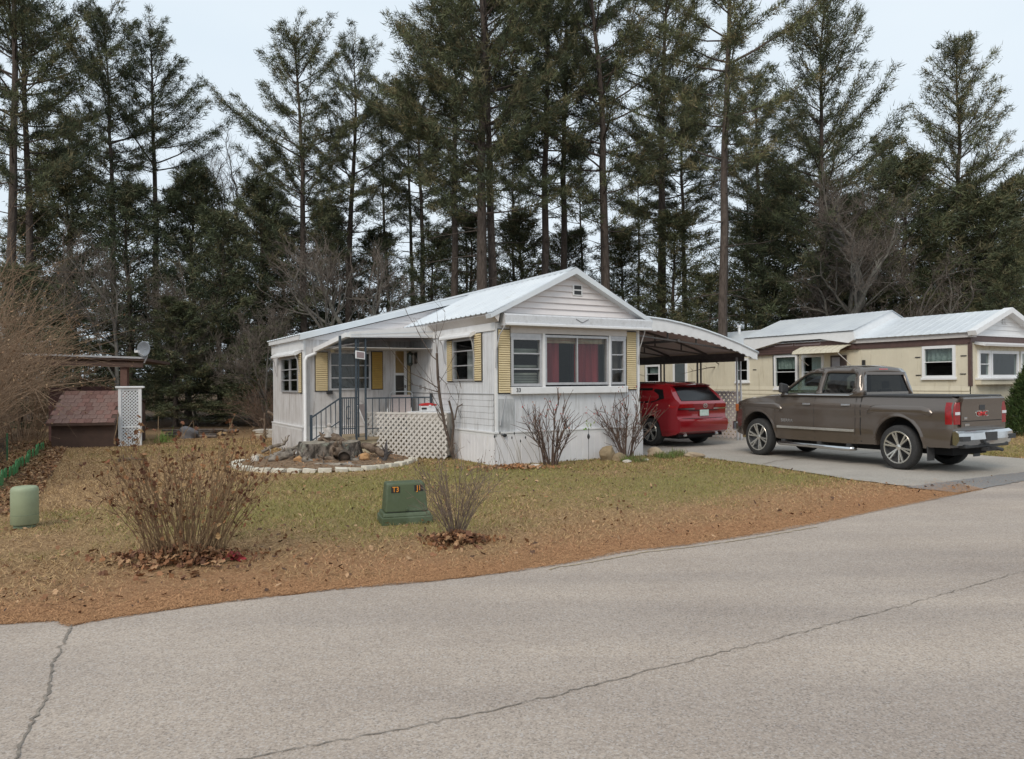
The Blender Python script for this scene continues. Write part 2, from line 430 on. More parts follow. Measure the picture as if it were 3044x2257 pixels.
_t.links.new(_tc.outputs['Object'], _mp.inputs[0]); _t.links.new(_mp.outputs[0], _n.inputs['Vector']); _t.links.new(_n.outputs['Fac'], _r.inputs[0]); _t.links.new(_src, _m.inputs[6]); _t.links.new(_r.outputs[0], _m.inputs[7]); _t.links.new(_m.outputs[2], _b.inputs['Base Color'])
tag(link('road', mesh_np('road', V, F4=np.stack([i, i + n, i + n + 1, i + 1], -1)), M_road), kind='structure')

def crack(name, pts, w, seed, z=.011):
    r = np.random.default_rng(seed); P = []
    for k in range(len(pts) - 1):
        a = np.array(pts[k]); b = np.array(pts[k + 1]); m = max(2, int(np.linalg.norm(b - a) / .035))
        for j in range(m): P.append(a + (b - a) * j / m + r.normal(0, .008, 2))
    P.append(np.array(pts[-1])); P = np.array(P); d = np.gradient(P, axis=0); d /= np.linalg.norm(d, axis=1, keepdims=True); nn = np.stack([-d[:, 1], d[:, 0]], 1)
    ww = (w * r.uniform(.25, 1.3, len(P)))[:, None]
    V = np.concatenate([np.c_[P + nn * ww, np.full(len(P), z)], np.c_[P - nn * ww, np.full(len(P), z)]]); k = len(P); i = np.arange(k - 1)
    return tag(link(name, mesh_np(name, V, F4=np.stack([i, i + k, i + k + 1, i + 1], -1)), mat('crack_dark', (.14, .12, .10), (.28, .24, .20), rough=1, scale=18) if seed != 3 else mat('crack_tan', (.30, .24, .16), (.40, .32, .22), rough=1, scale=30)), kind='structure')
crack('road_crack', [(-3.03, 5.12), (-2.87, 4.77), (-2.71, 4.39), (-2.58, 4.15), (-2.51, 4.05), (-2.43, 3.86), (-2.31, 3.54), (-2.2, 3.3), (-2.05, 2.9)], .008, 1)
crack('road_crack', [(-1.6, 3.05), (-1.17, 3.28), (-.82, 3.42), (-.21, 3.69), (.12, 3.86), (.92, 4.32), (1.64, 4.73), (2.88, 5.45), (4.36, 6.38), (7, 7.9)], .0042, 2)
crack('road_crack', [(.3, 6.55), (.8, 6.86), (1.3, 7.2), (1.9, 7.45), (2.6, 7.85), (3.4, 8.35)], .012, 3)

M_drive = asphalt('driveway', (.31, .285, .25), (.44, .405, .36))
def poly_sheet(name, poly, z, m, kind='structure'):
    me = bpy.data.meshes.new(name); me.from_pydata([(x, y, z) for x, y in poly], [], [tuple(range(len(poly)))])
    bm = bmesh.new(); bm.from_mesh(me); bmesh.ops.triangulate(bm, faces=bm.faces); bm.to_mesh(me); bm.free()
    return tag(link(name, me, m), kind=kind)
def ragged(poly, seed, amp=.05, step=.12):
    out = []; r = np.random.default_rng(seed)
    for k in range(len(poly)):
        a = np.array(poly[k]); b = np.array(poly[(k + 1) % len(poly)]); L_ = np.linalg.norm(b - a); m = max(1, int(L_ / step)) if L_ < 12 else 1
        for j in range(m):
            p = a + (b - a) * j / m
            out.append(tuple(p + (r.normal(0, amp * .5, 2) if j else 0)))
    return out
poly_sheet('driveway', ragged(DRIVE, 4), .010, M_drive)
poly_sheet('driveway_apron', ragged([(6.0, 11.42), (9.05, 13.2), (11.2, 14.15), (12.5, 14.7), (12.4, 14.0), (8.22, 12.0), (6.45, 10.8)], 5, .03), .014, asphalt('dark_patch', (.20, .195, .19), (.25, .24, .235), (.3, .3, .29)))
crack('driveway_crack', [(4.95, 14.7), (5.4, 15.3), (6.0, 15.7), (7.0, 16.3), (8.3, 16.9)], .015, 6, .016)

# grass blades : nobody could count them
def blades(name, n, seed, x0, x1, y0, y1):
    r = np.random.default_rng(seed)
    x = r.uniform(x0, x1, n); y = y0 + (y1 - y0) * r.uniform(0, 1, n) ** 1.5
    ok = (y > edge_y(x) + .05 * r.uniform(-1, 1, n)) & ~inpoly(x, y, DRIVE) & ~inpoly(x, y, HOUSEP) & ((((x - BEDC[0]) / BEDR[0]) ** 2 + ((y - BEDC[1]) / BEDR[1]) ** 2) > .9)
    ok &= (np.abs(x) < y * .76 + .5)
    x = x[ok]; y = y[ok]; n = len(x)
    g = green_at(x, y); e = edge_at(x, y)
    isg = r.uniform(0, 1, n) < np.clip(g * 1.35, 0, .95)
    d = y
    h = r.uniform(.018, .05, n) * np.where(isg, 1.1, .9) * (1 - .5 * e); w = .0018 + .00035 * d
    a = r.uniform(0, 2 * np.pi, n); lean = r.normal(0, .9, (n, 2)) * h[:, None] * np.where(isg, .8, 1.5)[:, None]
    ca, sa = np.cos(a) * w, np.sin(a) * w
    V = np.empty((n, 3, 3)); V[:, 0] = np.c_[x - ca, y - sa, np.zeros(n)]; V[:, 1] = np.c_[x + ca, y + sa, np.zeros(n)]; V[:, 2] = np.c_[x + lean[:, 0], y + lean[:, 1], h]
    k = r.uniform(.65, 1.25, (n, 1))
    cg = np.array([.27, .245, .09]) * k + r.normal(0, .01, (n, 3)); ct = np.array([.50, .34, .18]) * (.45 + .75 * r.uniform(0, 1, (n, 1))); co = np.array([.50, .29, .16]) * k
    C = np.where(isg[:, None], cg, ct); C = np.where((r.uniform(0, 1, n) < e * .8)[:, None], co, C)
    C = np.clip(np.repeat(C, 3, axis=0), .01, 1)
    return link(name, mesh_np(name, V.reshape(-1, 3), F3=np.arange(n * 3).reshape(-1, 3), colattr=C), mat('grass_blade', (1, 1, 1), (1, 1, 1), rough=.9, spec=.1, attr='tint'))
tag(blades('grass', 330000, 3, -13, 11, 4.9, 23), 'short patchy lawn grass, part green and part dead tan', 'grass', kind='stuff')
tag(blades('grass', 30000, 4, 8, 20, 13.5, 23), 'green and tan grass beyond the pickup and driveway', 'grass', kind='stuff')

# pine needles swept along the road edge
def needles(name, n, seed):
    r = np.random.default_rng(seed); x = r.uniform(-7, 7, n); d = np.abs(r.normal(0, .30, n)) - .05
    d = np.where(x > 0, d * 1.5, d); y = edge_y(x) + d
    z = r.uniform(.008, .022, n); a = r.uniform(0, np.pi, n); L_ = r.uniform(.03, .06, n); w = .0022
    V = np.empty((n, 3, 3)); ca, sa = np.cos(a), np.sin(a)
    V[:, 0] = np.c_[x - sa * w, y + ca * w, z]; V[:, 1] = np.c_[x + sa * w, y - ca * w, z]; V[:, 2] = np.c_[x + ca * L_, y + sa * L_, z + r.uniform(-.004, .012, n)]
    C = np.array([.52, .29, .15]) * r.uniform(.5, 1.15, (n, 1))
    return link(name, mesh_np(name, V.reshape(-1, 3), F3=np.arange(n * 3).reshape(-1, 3), colattr=np.repeat(C, 3, axis=0)), mat('grass_blade', (1, 1, 1)))
tag(needles('pine_needles', 60000, 9), 'orange brown pine needles lying along the road edge', 'needles', kind='stuff')

def leaf_mesh(name, pts, size=(.05, .09), seed=0, cols=((.30, .16, .08), (.22, .11, .055), (.42, .27, .15), (.13, .07, .04)), curl=.35, flat=.5):
    """curled oak-like leaves, pts (n,3)"""
    r = np.random.default_rng(seed); n = len(pts)
    s = r.uniform(*size, n); a = r.uniform(0, 2 * np.pi, n)
    shape = np.array([(0, 0), (.28, .30), (.38, .18), (.62, .36), (.74, .2), (1, 0), (.74, -.2), (.62, -.36), (.38, -.18), (.28, -.30)]) - [.5, 0]
    loc = np.zeros((n, 10, 3)); loc[:, :, 0] = shape[None, :, 0] * s[:, None]; loc[:, :, 1] = shape[None, :, 1] * s[:, None] * r.uniform(.6, 1.1, (n, 1))
    loc[:, :, 2] = (np.abs(shape[:, 1])[None] * r.uniform(-.2, 1.2, (n, 1)) + (shape[:, 0] ** 2)[None] * r.uniform(-.3, 1.2, (n, 1))) * s[:, None] * curl * 2
    # random tilt then yaw
    tx = r.normal(0, flat, n); ty = r.normal(0, flat, n)
    cx, sx = np.cos(tx)[:, None], np.sin(tx)[:, None]; y_ = loc[:, :, 1] * cx - loc[:, :, 2] * sx; z_ = loc[:, :, 1] * sx + loc[:, :, 2] * cx
    cy, sy = np.cos(ty)[:, None], np.sin(ty)[:, None]; x_ = loc[:, :, 0] * cy + z_ * sy; z2 = -loc[:, :, 0] * sy + z_ * cy
    ca, sa = np.cos(a)[:, None], np.sin(a)[:, None]
    V = np.stack([x_ * ca - y_ * sa, x_ * sa + y_ * ca, z2], -1) + np.asarray(pts)[:, None, :]
    base = np.arange(n)[:, None, None] * 10
    T = np.array([(0, 1, 9), (1, 2, 8), (1, 8, 9), (2, 3, 7), (2, 7, 8), (3, 4, 6), (3, 6, 7), (4, 5, 6)])
    F = (T[None] + base).reshape(-1, 3)
    C = np.array(cols)[r.integers(0, len(cols), n)] * r.uniform(.7, 1.25, (n, 1))
    return mesh_np(name, V.reshape(-1, 3), F3=F, colattr=np.repeat(np.clip(C, 0, 1), 10, axis=0))
M_leaf = mat('dead_leaf', (1, 1, 1), (.85, .85, .85), rough=.7, spec=.25, attr='tint', scale=60)
n = 2700
lx = rng.uniform(-9, 8, n * 3); ly = 5 + 13 * rng.uniform(0, 1, n * 3) ** 1.5
ok = (ly > edge_y(lx) + .1) & ~inpoly(lx, ly, DRIVE) & ~inpoly(lx, ly, HOUSEP) & (fbm(lx, ly, .7, 44) + rng.uniform(-.2, .2, n * 3) + np.clip((-lx - 1) * .05, -.05, .22) + .16 * np.clip(1.6 - (ly - edge_y(lx)), 0, 1) > .56)
lp = np.stack([lx[ok], ly[ok], rng.uniform(.02, .05, ok.sum())], 1)[:n]
tag(link('fallen_leaves', leaf_mesh('fallen_leaves', lp, size=(.022, .075), seed=5, cols=((.30, .16, .08), (.20, .10, .05), (.44, .28, .16), (.10, .055, .035))), M_leaf), 'scattered curled brown leaves on the lawn', 'leaves', kind='stuff')
# leaf litter below the brushy left border
n = 5000
ly = rng.uniform(9.5, 22, n); lx = -7.6 - (ly - 11.5) * .55 - rng.exponential(.8, n) + .35
tag(link('fallen_leaves', leaf_mesh('fallen_leaves', np.stack([lx, ly, rng.uniform(.01, .06, n)], 1), seed=6), M_leaf), 'brown leaf litter banked along the green edging at left', 'leaves', kind='stuff')

# ================================================================ TREES
M_bark = mat('pine_bark', (.050, .038, .031), (.115, .09, .075), rough=.95, scale=6, stretch=(3, 3, .6), bump=.8, bscale=14, bdist=.05)
M_barkg = mat('grey_bark', (.075, .066, .058), (.155, .14, .122), rough=.95, scale=5, stretch=(2, 2, .8), bump=.6, bscale=20, bdist=.03, dirt=(.17, .18, .14), dscale=6)
M_needle = mat('pine_foliage', (1, 1, 1), (.72, .74, .78), rough=.75, spec=.2, attr='tint', scale=.5)
_t = M_needle.node_tree; _b = _t.nodes['Principled BSDF']; _src = _b.inputs['Base Color'].links[0].from_socket
_oi = _t.nodes.new('ShaderNodeObjectInfo'); _rp = _t.nodes.new('ShaderNodeValToRGB'); _rp.color_ramp.elements[0].color = (.78, .82, .80, 1); _rp.color_ramp.elements[1].color = (1.12, 1.07, .96, 1)
_mx = _t.nodes.new('ShaderNodeMix'); _mx.data_type = 'RGBA'; _mx.blend_type = 'MULTIPLY'; _mx.inputs[0].default_value = 1
_t.links.new(_oi.outputs['Random'], _rp.inputs[0]); _t.links.new(_src, _mx.inputs[6]); _t.links.new(_rp.outputs[0], _mx.inputs[7]); _t.links.new(_mx.outputs[2], _b.inputs['Base Color'])
M_twig = mat('dead_twig', (.085, .068, .056), (.14, .115, .095), rough=.95, scale=5)

def tufts_np(P, D, r, nb, length, width, cols, spread=.9, upb=.35):
    """P (n,3) tuft centres, D (n,3) axis dirs -> triangles of needles"""
    n = len(P)
    Pn = np.repeat(P, nb, 0); Dn = np.repeat(D, nb, 0); m = len(Pn)
    v = Dn + r.normal(0, spread, (m, 3)); v[:, 2] += upb; v /= np.linalg.norm(v, axis=1, keepdims=True)
    L_ = length * r.uniform(.55, 1.25, m); off = r.normal(0, length * .32, (m, 3))
    base = Pn + off; tip = base + v * L_[:, None]
    q = np.cross(v, r.normal(0, 1, (m, 3))); q /= (np.linalg.norm(q, axis=1, keepdims=True) + 1e-9); q *= width * r.uniform(.6, 1.4, (m, 1))
    V = np.stack([base - q, base + q, tip], 1).reshape(-1, 3)
    c = np.array(cols)[r.integers(0, len(cols), n)] * r.uniform(.7, 1.3, (n, 1)); c = np.repeat(c, nb, 0) * r.uniform(.8, 1.25, (m, 1))
    C = np.repeat(np.clip(c, 0, 1), 3, 0)
    return V, np.arange(m * 3).reshape(-1, 3), C

PINEC = ((.092, .108, .062), (.118, .135, .074), (.145, .155, .084), (.070, .086, .056), (.190, .170, .10))
def pine_meshes(seed, H, r0, crown, wid, shape='irregular', whorl=.62, nb=11, dens=1.0, tl=.24, droop=0., lean=(0, 0), top_up=1.0, fork=False):
    r = np.random.default_rng(seed)
    zs = np.linspace(0, H, 15)
    bend = np.cumsum(r.normal(0, .085, (15, 2)), axis=0) * (zs / H)[:, None] ** 1 + np.outer((zs / H) ** 1.2, lean)
    def axis(z): return np.array([np.interp(z, zs, bend[:, 0]), np.interp(z, zs, bend[:, 1]), z])
    tr = r0 * (1 - zs / H) ** .8 + .012; tr[0] *= 1.25
    lines = [np.c_[bend, zs]]; rad = [tr]
    tw = []; twr = []; TP = []; TD = []
    # dead lower limbs
    z = H * .10
    while z < H * crown * 1.05:
        for _ in range(r.integers(1, 4)):
            a = r.uniform(0, 2 * np.pi); L_ = r.uniform(.5, wid * .75); d = np.array([np.cos(a), np.sin(a), r.uniform(-.2, .25)])
            p = axis(z); pts = [p + d * L_ * t + np.array([0, 0, -.06 * L_ * t * t]) + r.normal(0, .03, 3) * t for t in (0, .35, .7, 1)]
            tw.append(np.array(pts)); twr.append([.028, .02, .013, .004])
            for t in (.5, .8):
                a2 = a + r.choice([-1, 1]) * r.uniform(.5, 1); q = pts[2] if t > .6 else pts[1]
                tw.append(np.array([q, q + np.array([np.cos(a2), np.sin(a2), r.uniform(-.3, .3)]) * L_ * .35])); twr.append([.010, .003])
        z += r.uniform(.5, 1.1) * whorl * 1.4
    z = H * crown; a0 = 0
    while z < H * .985:
        t = (z - H * crown) / (H * (1 - crown))     # 0 bottom .. 1 top
        if shape == 'cone': w = wid * (1 - t) ** .68 * min(1, .55 + t * 3) + .25
        elif shape == 'dense': w = wid * (1 - t) ** .6 + .2
        else: w = wid * (.55 + .6 * math.sin(min(1, t * 1.35 + .12) * math.pi * .78)) * (1 - t ** 4 * .75)
        nbr = r.integers(4, 7) if shape != 'irregular' else r.integers(3, 6)
        a0 += r.uniform(.4, 1.2)
        for k in range(nbr):
            a = a0 + k * 2 * np.pi / nbr + r.normal(0, .22)
            L_ = w * (r.uniform(.5, 1.2) if shape == 'irregular' else r.uniform(.75, 1.15))
            if shape == 'irregular' and r.uniform() < .16: L_ *= 1.45
            if shape == 'irregular' and r.uniform() < .16: continue
            el = (.10 + .75 * t ** 1.3) * top_up - droop + r.normal(0, .10)
            p0 = axis(z + r.normal(0, .12)); dirh = np.array([np.cos(a), np.sin(a), 0])
            m = max(4, int(L_ / .30)); ts = np.linspace(0, 1, m)
            zc = np.sin(el) * L_ * ts + (.26 * L_ * ts ** 2.2) * (1 - droop)
            br = p0 + dirh * (L_ * np.cos(el) * ts)[:, None] + np.array([0, 0, 1]) * zc[:, None] + r.normal(0, .03, (m, 3)) * ts[:, None]
            lines.append(br); rad.append(np.linspace(.014 + .008 * L_, .004, m))
            side = np.array([-np.sin(a), np.cos(a), 0])
            start = .32 if shape == 'irregular' else .18
            for i in range(1, m):
                if ts[i] < start: continue
                for sg in (-1, 1):
                    if r.uniform() > .85 * dens: continue
                    l2 = L_ * .24 * (1.2 - ts[i]) * r.uniform(.5, 1.2) + .12
                    d2 = side * sg * r.uniform(.5, .9) + dirh * .95 + np.array([0, 0, r.uniform(0, .3)]); d2 /= np.linalg.norm(d2)
                    tip = br[i] + d2 * l2
                    tw.append(np.array([br[i], tip])); twr.append([.008, .003])
                    nt = max(1, int(l2 / .22))
                    for q in range(nt):
                        TP.append(br[i] + d2 * l2 * (q + 1) / nt); TD.append(d2)
                if r.uniform() < dens + .3: TP.append(br[i]); TD.append(dirh * .8 + np.array([0, 0, .6])); TP.append((br[i] + br[i - 1]) / 2 + np.array([0, 0, .05])); TD.append(dirh * .9 + np.array([0, 0, .5]))
            TP.append(br[-1]); TD.append(dirh + np.array([0, 0, .5]))
        z += whorl * r.uniform(.7, 1.3) * (1.15 - .45 * t)
    for q in np.linspace(H * .95, H, 5): TP.append(axis(q)); TD.append(np.array([0, 0, 1.0]))
    V, F = tubes_np(lines, rad, 5); V2, F2 = tubes_np(tw, twr, 3)
    trunk = mesh_np('trunk', np.concatenate([V, V2]), F4=np.concatenate([F, F2 + len(V)]), smooth=True)
    Vt, Ft, Ct = tufts_np(np.array(TP), np.array(TD), r, int(nb * 1.95), tl * 1.12, .0155, PINEC)
    crownm = mesh_np('crown', Vt, F3=Ft, colattr=Ct)
    return trunk, crownm

VAR = {
 'tallA': pine_meshes(11, 22, .25, .40, 3.5, nb=12),
 'tallB': pine_meshes(12, 22, .23, .46, 3.2, nb=12, whorl=.68, lean=(.6, 0)),
 'tallC': pine_meshes(13, 22, .27, .37, 3.7, nb=11, whorl=.7, dens=.9),
 'tallD': pine_meshes(19, 22, .21, .49, 2.9, nb=12, whorl=.6, lean=(-.5, .3)),
 'coneA': pine_meshes(14, 19, .22, .26, 4.9, shape='cone', nb=9, whorl=.78, top_up=1.0, tl=.26, dens=.85),
 'coneB': pine_meshes(15, 18, .20, .24, 4.5, shape='cone', nb=9, whorl=.8, top_up=1.1, tl=.26, dens=.8),
 'underA': pine_meshes(16, 10, .12, .08, 2.7, shape='dense', whorl=.45, nb=9, droop=.15, tl=.22, dens=.9),
 'underB': pine_meshes(17, 10, .11, .12, 2.3, shape='dense', whorl=.5, nb=9, droop=.05, tl=.24, dens=.9),
 'poleA': pine_meshes(18, 18, .13, .62, 1.9, nb=10, whorl=.7),
}
for k_, (a_, b_) in VAR.items():
    a_.materials.append(M_bark); b_.materials.append(M_needle)
def place_tree(kind, name, px, Y, ytop, label, group, rz, wscale=1.0, base_z=0.0):
    p = cam_px(px, 1140, Y); ztop = cam_px(px, ytop, Y).z
    H0 = {'t': 22, 'c': 19 if kind == 'coneA' else 18, 'u': 10, 'p': 18}[kind[0]]
    s = max(.3, ztop / H0)
    t = thing(name, label, 'tree', (p.x, p.y, 0), rz, group); t.scale = (s * wscale, s * wscale, s)
    link('trunk', VAR[kind][0], None, t); link('crown', VAR[kind][1], None, t)
    return t
GP = 'tall white pines behind the homes'
for a in [
 ('tallA', 30, 30, -420, 'tall pine at far left edge, left one of a close pair', .3, .85),
 ('tallB', 92, 31.5, -300, 'tall pine at far left edge, right one of a close pair with bare lower limbs', 2.2, .8),
 ('tallD', 345, 36, 60, 'thin-topped pine with wispy crown, second from the left against the sky', 1.1, .95),
 ('tallB', 475, 38, 95, 'pine with round crown and long bare trunk, just left of the big sky gap', 4.0, 1.0),
 ('tallA', 905, 36, 100, 'pine just right of the big gap of sky, with a long branch reaching left', 5.1, 1.0),
 ('tallC', 1030, 38.5, 125, 'broad pine above the left roof of the white home, beside the gap of sky', .9, .95),
 ('tallD', 1350, 35, -40, 'slender pine leaning left beside the thick twin trunks', 2.9, 1.1),
 ('tallC', 1432, 32, -420, 'thickest pine, left one of the twin trunks above the white ridge', 1.7, .95),
 ('tallA', 1472, 33, -330, 'thick pine, right one of the twin trunks above the white ridge', 3.9, .9),
 ('tallB', 1612, 36, -200, 'straight pine left of a close pair above the white gable', .1, 1.0),
 ('tallD', 1672, 38, -160, 'straight pine right of a close pair directly above the white gable', 3.3, 1.0),
 ('tallC', 1808, 35, -260, 'thick pine behind the right end of the white gable', 2.4, .95),
 ('tallA', 1968, 40, -140, 'pine behind the arched carport roof, between two thicker pines', 1.3, 1.05),
 ('tallB', 2142, 31, -380, 'tall thick pine rising behind the outer end of the carport', 5.6, .95)]:
    place_tree(a[0], 'pine_tree', a[1], a[2], a[3], a[4], GP, a[5], a[6])
place_tree('coneA', 'pine_tree', 2445, 34, -40, 'broad cone-shaped pine with swept-up branches above the yellow home', GP, 1.0, .85)
place_tree('coneB', 'pine_tree', 2855, 39, 130, 'cone-shaped pine with tiered branches, farthest right against the sky', GP, 2.5, .95)
SLIM = ['behind the left brush below the round-crowned pine', 'left of the broad pine over the left roof end', 'between the broad pine and the leaning slender trunk', 'between the twin trunks and the close pair over the gable', 'just left of the thick pine behind the gable end', 'between the gable-end pine and the carport pine', 'with a full crown between the carport and the thick pine', 'filling the gap right of the tall thick carport pine', 'low-crowned, right behind the tall thick carport pine', 'behind the small bare tree left of the white home', 'at far left behind the wispy-topped pine', 'deep in the woods right of the cone-shaped pine', 'bushy-topped, close left of the leaning slender trunk', 'thin, glimpsed left of the thick twin trunks']
UND = ['in the far left corner behind the tan brush', 'left of the bare forked tree behind the lean-to', 'below the round-crowned pine at left', 'right of the round-crowned pine, under the gap of sky', 'under the left half of the gap of sky', 'at the left end of the white home, tallest of its neighbours', 'behind the left end of the white roof', 'low, directly left of the white home behind the log pile', 'behind the middle of the left roof slope', 'under the broad pine above the left roof', 'below the leaning slender trunk', 'behind the twin thick trunks', 'behind the left slope of the white gable', 'directly behind the peak of the white gable', 'behind the right slope of the white gable', 'behind the start of the arched carport roof', 'low, over the middle of the carport arch', 'over the outer end of the carport arch', 'right of the tall thick pine at the carport', 'behind the trunk of the bare maple', 'wide, right of the bare maple trunk', 'tall, between the two cone-shaped pines', 'left of the rightmost cone-shaped pine', 'under the rightmost cone-shaped pine', 'at the right edge behind the yellow gable', 'in front of the far-left pair of pines', 'low and wide behind the wing of the white home', 'low, just above the yellow gable at right']
GB = 'slim pines further back in the woods'
for i_, (k_, px_, Y_, yt_, rz_) in enumerate([('poleA', 560, 47, 480, .5), ('poleA', 1235, 44, 260, 1.9), ('poleA', 1160, 50, 330, 3.3), ('poleA', 1530, 46, 420, 4.0), ('poleA', 1745, 48, 430, 2.0),
        ('poleA', 1900, 50, 460, .7), ('tallD', 2040, 46, 260, 1.4), ('tallB', 2275, 45, 230, 3.0), ('poleA', 2215, 50, 480, 4.4), ('poleA', 780, 50, 470, 5.0), ('poleA', 205, 47, 330, 1.0), ('poleA', 2660, 50, 420, 2.0), ('tallD', 1265, 41, 240, .4), ('poleA', 1395, 52, 500, 1.5)]):
    place_tree(k_, 'pine_tree', px_, Y_, yt_, 'slim dark pine ' + SLIM[i_], GB, rz_, 1.1)
GU = 'dark bushy evergreens in the shade of the pines'
for i_, (k_, px_, Y_, yt_, rz_, ws_) in enumerate([
  ('underA', 95, 34, 640, 0, 1.1), ('underB', 230, 38, 470, 1, 1.2), ('underA', 390, 33, 560, 2, 1.25), ('underB', 560, 38, 540, 3, 1.2), ('underA', 655, 33, 640, 4, 1.2),
  ('underA', 770, 36, 560, 5, 1.1), ('underB', 860, 39, 660, .5, 1.2), ('underA', 520, 30, 900, 5, 1.7), ('underB', 1000, 44, 640, 1.5, 1.2), ('underA', 1130, 41, 700, 2.5, 1.2), ('underB', 1270, 38, 700, 3.5, 1.2),
  ('underA', 1395, 43, 640, 4.5, 1.1), ('underB', 1560, 40, 640, 5.5, 1.3), ('underA', 1690, 44, 700, .2, 1.2), ('underB', 1860, 42, 700, 1.2, 1.2), ('underA', 2010, 38, 640, 2.2, 1.2), ('underA', 2110, 36, 820, 2.9, 1.5),
  ('underB', 2240, 36, 600, 3.2, 1.3), ('underA', 2330, 40, 540, 4.2, 1.3), ('underB', 2530, 42, 600, 5.2, 1.3), ('underA', 2590, 36, 640, .9, 1.4), ('underA', 2700, 37, 480, 1.9, 1.3), ('underB', 2790, 41, 590, 2.9, 1.3),
  ('underA', 2930, 37, 600, 3.9, 1.4), ('underB', 3040, 40, 540, 4.9, 1.2), ('underA', 60, 25, 800, 1, 1.2), ('underB', 760, 30, 980, 4, 1.9), ('underA', 2990, 31, 760, 5, 1.2)]):
    place_tree(k_, 'evergreen_tree', px_, Y_, yt_, 'dark bushy evergreen ' + UND[i_], GU, rz_, ws_)

# bare broad-leaved trees
def bare_tree(seed, H, r0, spread=.6, depth=5, first=.3, tw=1.0, lean=(0, 0), nside=6, fine=True):
    r = np.random.default_rng(seed); lines = []; rad = []
    def grow(p, d, L_, rr, lev):
        m = 5; pts = [p]; q = p.copy(); dd = d.copy()
        for i in range(m):
            dd = dd + r.normal(0, .12 + .03 * lev, 3); dd[2] += .05; dd /= np.linalg.norm(dd); q = q + dd * L_ / m; pts.append(q.copy())
        lines.append(np.array(pts)); rad.append(np.linspace(rr, rr * (.62 if lev < depth else .3), m + 1))
        if lev >= depth: return
        nch = r.integers(2, 4) if lev < depth - 1 else r.integers(2, 5)
        for k in range(nch + (1 if lev > 0 else 2)):
            t = r.uniform(first if lev == 0 else .25, 1); i = min(m - 1, int(t * m)); base = pts[i] + (pts[i + 1] - pts[i]) * (t * m - i)
            nd = dd + r.normal(0, spread, 3); nd[2] += .25; nd /= np.linalg.norm(nd)
            grow(base, nd, L_ * r.uniform(.45, .75), rr * r.uniform(.38, .58), lev + 1)
        grow(pts[-1], dd, L_ * .6, rr * .6, lev + 1)
    d0 = np.array([lean[0], lean[1], 1.0]); d0 /= np.linalg.norm(d0)
    grow(np.zeros(3), d0, H * .42, r0, 0)
    big = [(l, q) for l, q in zip(lines, rad) if q[0] > .02]; sm = [(l, q) for l, q in zip(lines, rad) if q[0] <= .02]
    V, F = tubes_np([x[0] for x in big], [x[1] for x in big], nside)
    trunk = mesh_np('trunk', V, F4=F, smooth=True)
    if sm:
        V, F = tubes_np([x[0] for x in sm], [np.maximum(x[1], .0035) for x in sm], 3)
        return trunk, mesh_np('twigs', V, F4=F)
    return trunk, None
def place_bare(seed, px, Y, H, r0, label, **kw):
    p = cam_px(px, 1140, Y)
    t = thing('bare_tree', label, 'tree', (p.x, p.y, 0))
    a, b = bare_tree(seed, H, r0, **kw)
    link('trunk', a, M_barkg, t)
    if b: link('twigs', b, M_twig, t)
    return t
place_bare(1, 345, 27, 9.0, .09, 'bare grey forked tree standing behind the shed and satellite dish', spread=.55)
place_bare(2, 1148, 27, 9.5, .16, 'bare lichen-grey tree leaning left behind the white home roof', lean=(-.28, 0), spread=.6, first=.45)
place_bare(3, 2440, 33, 11.5, .26, 'bare spreading maple with thick grey trunk behind the yellow home roof', spread=.8, depth=6, first=.45)
place_bare(4, 700, 44, 17, .14, 'bare fine-twigged tree against the sky in the gap at left', spread=.45)
place_bare(5, 800, 26, 5.2, .05, 'small bare multi-limbed tree at the left end of the white home', spread=.6, first=.15)
place_bare(6, 3010, 44, 15, .14, 'bare tree at the right edge of the photo beyond the last pine', spread=.4)
place_bare(7, 2310, 42, 12, .12, 'bare tree between the thick pine and the cone-shaped pine', spread=.5)
place_bare(8, 590, 31, 7.5, .06, 'thin bare tree left of the white home in front of the evergreens', spread=.6)

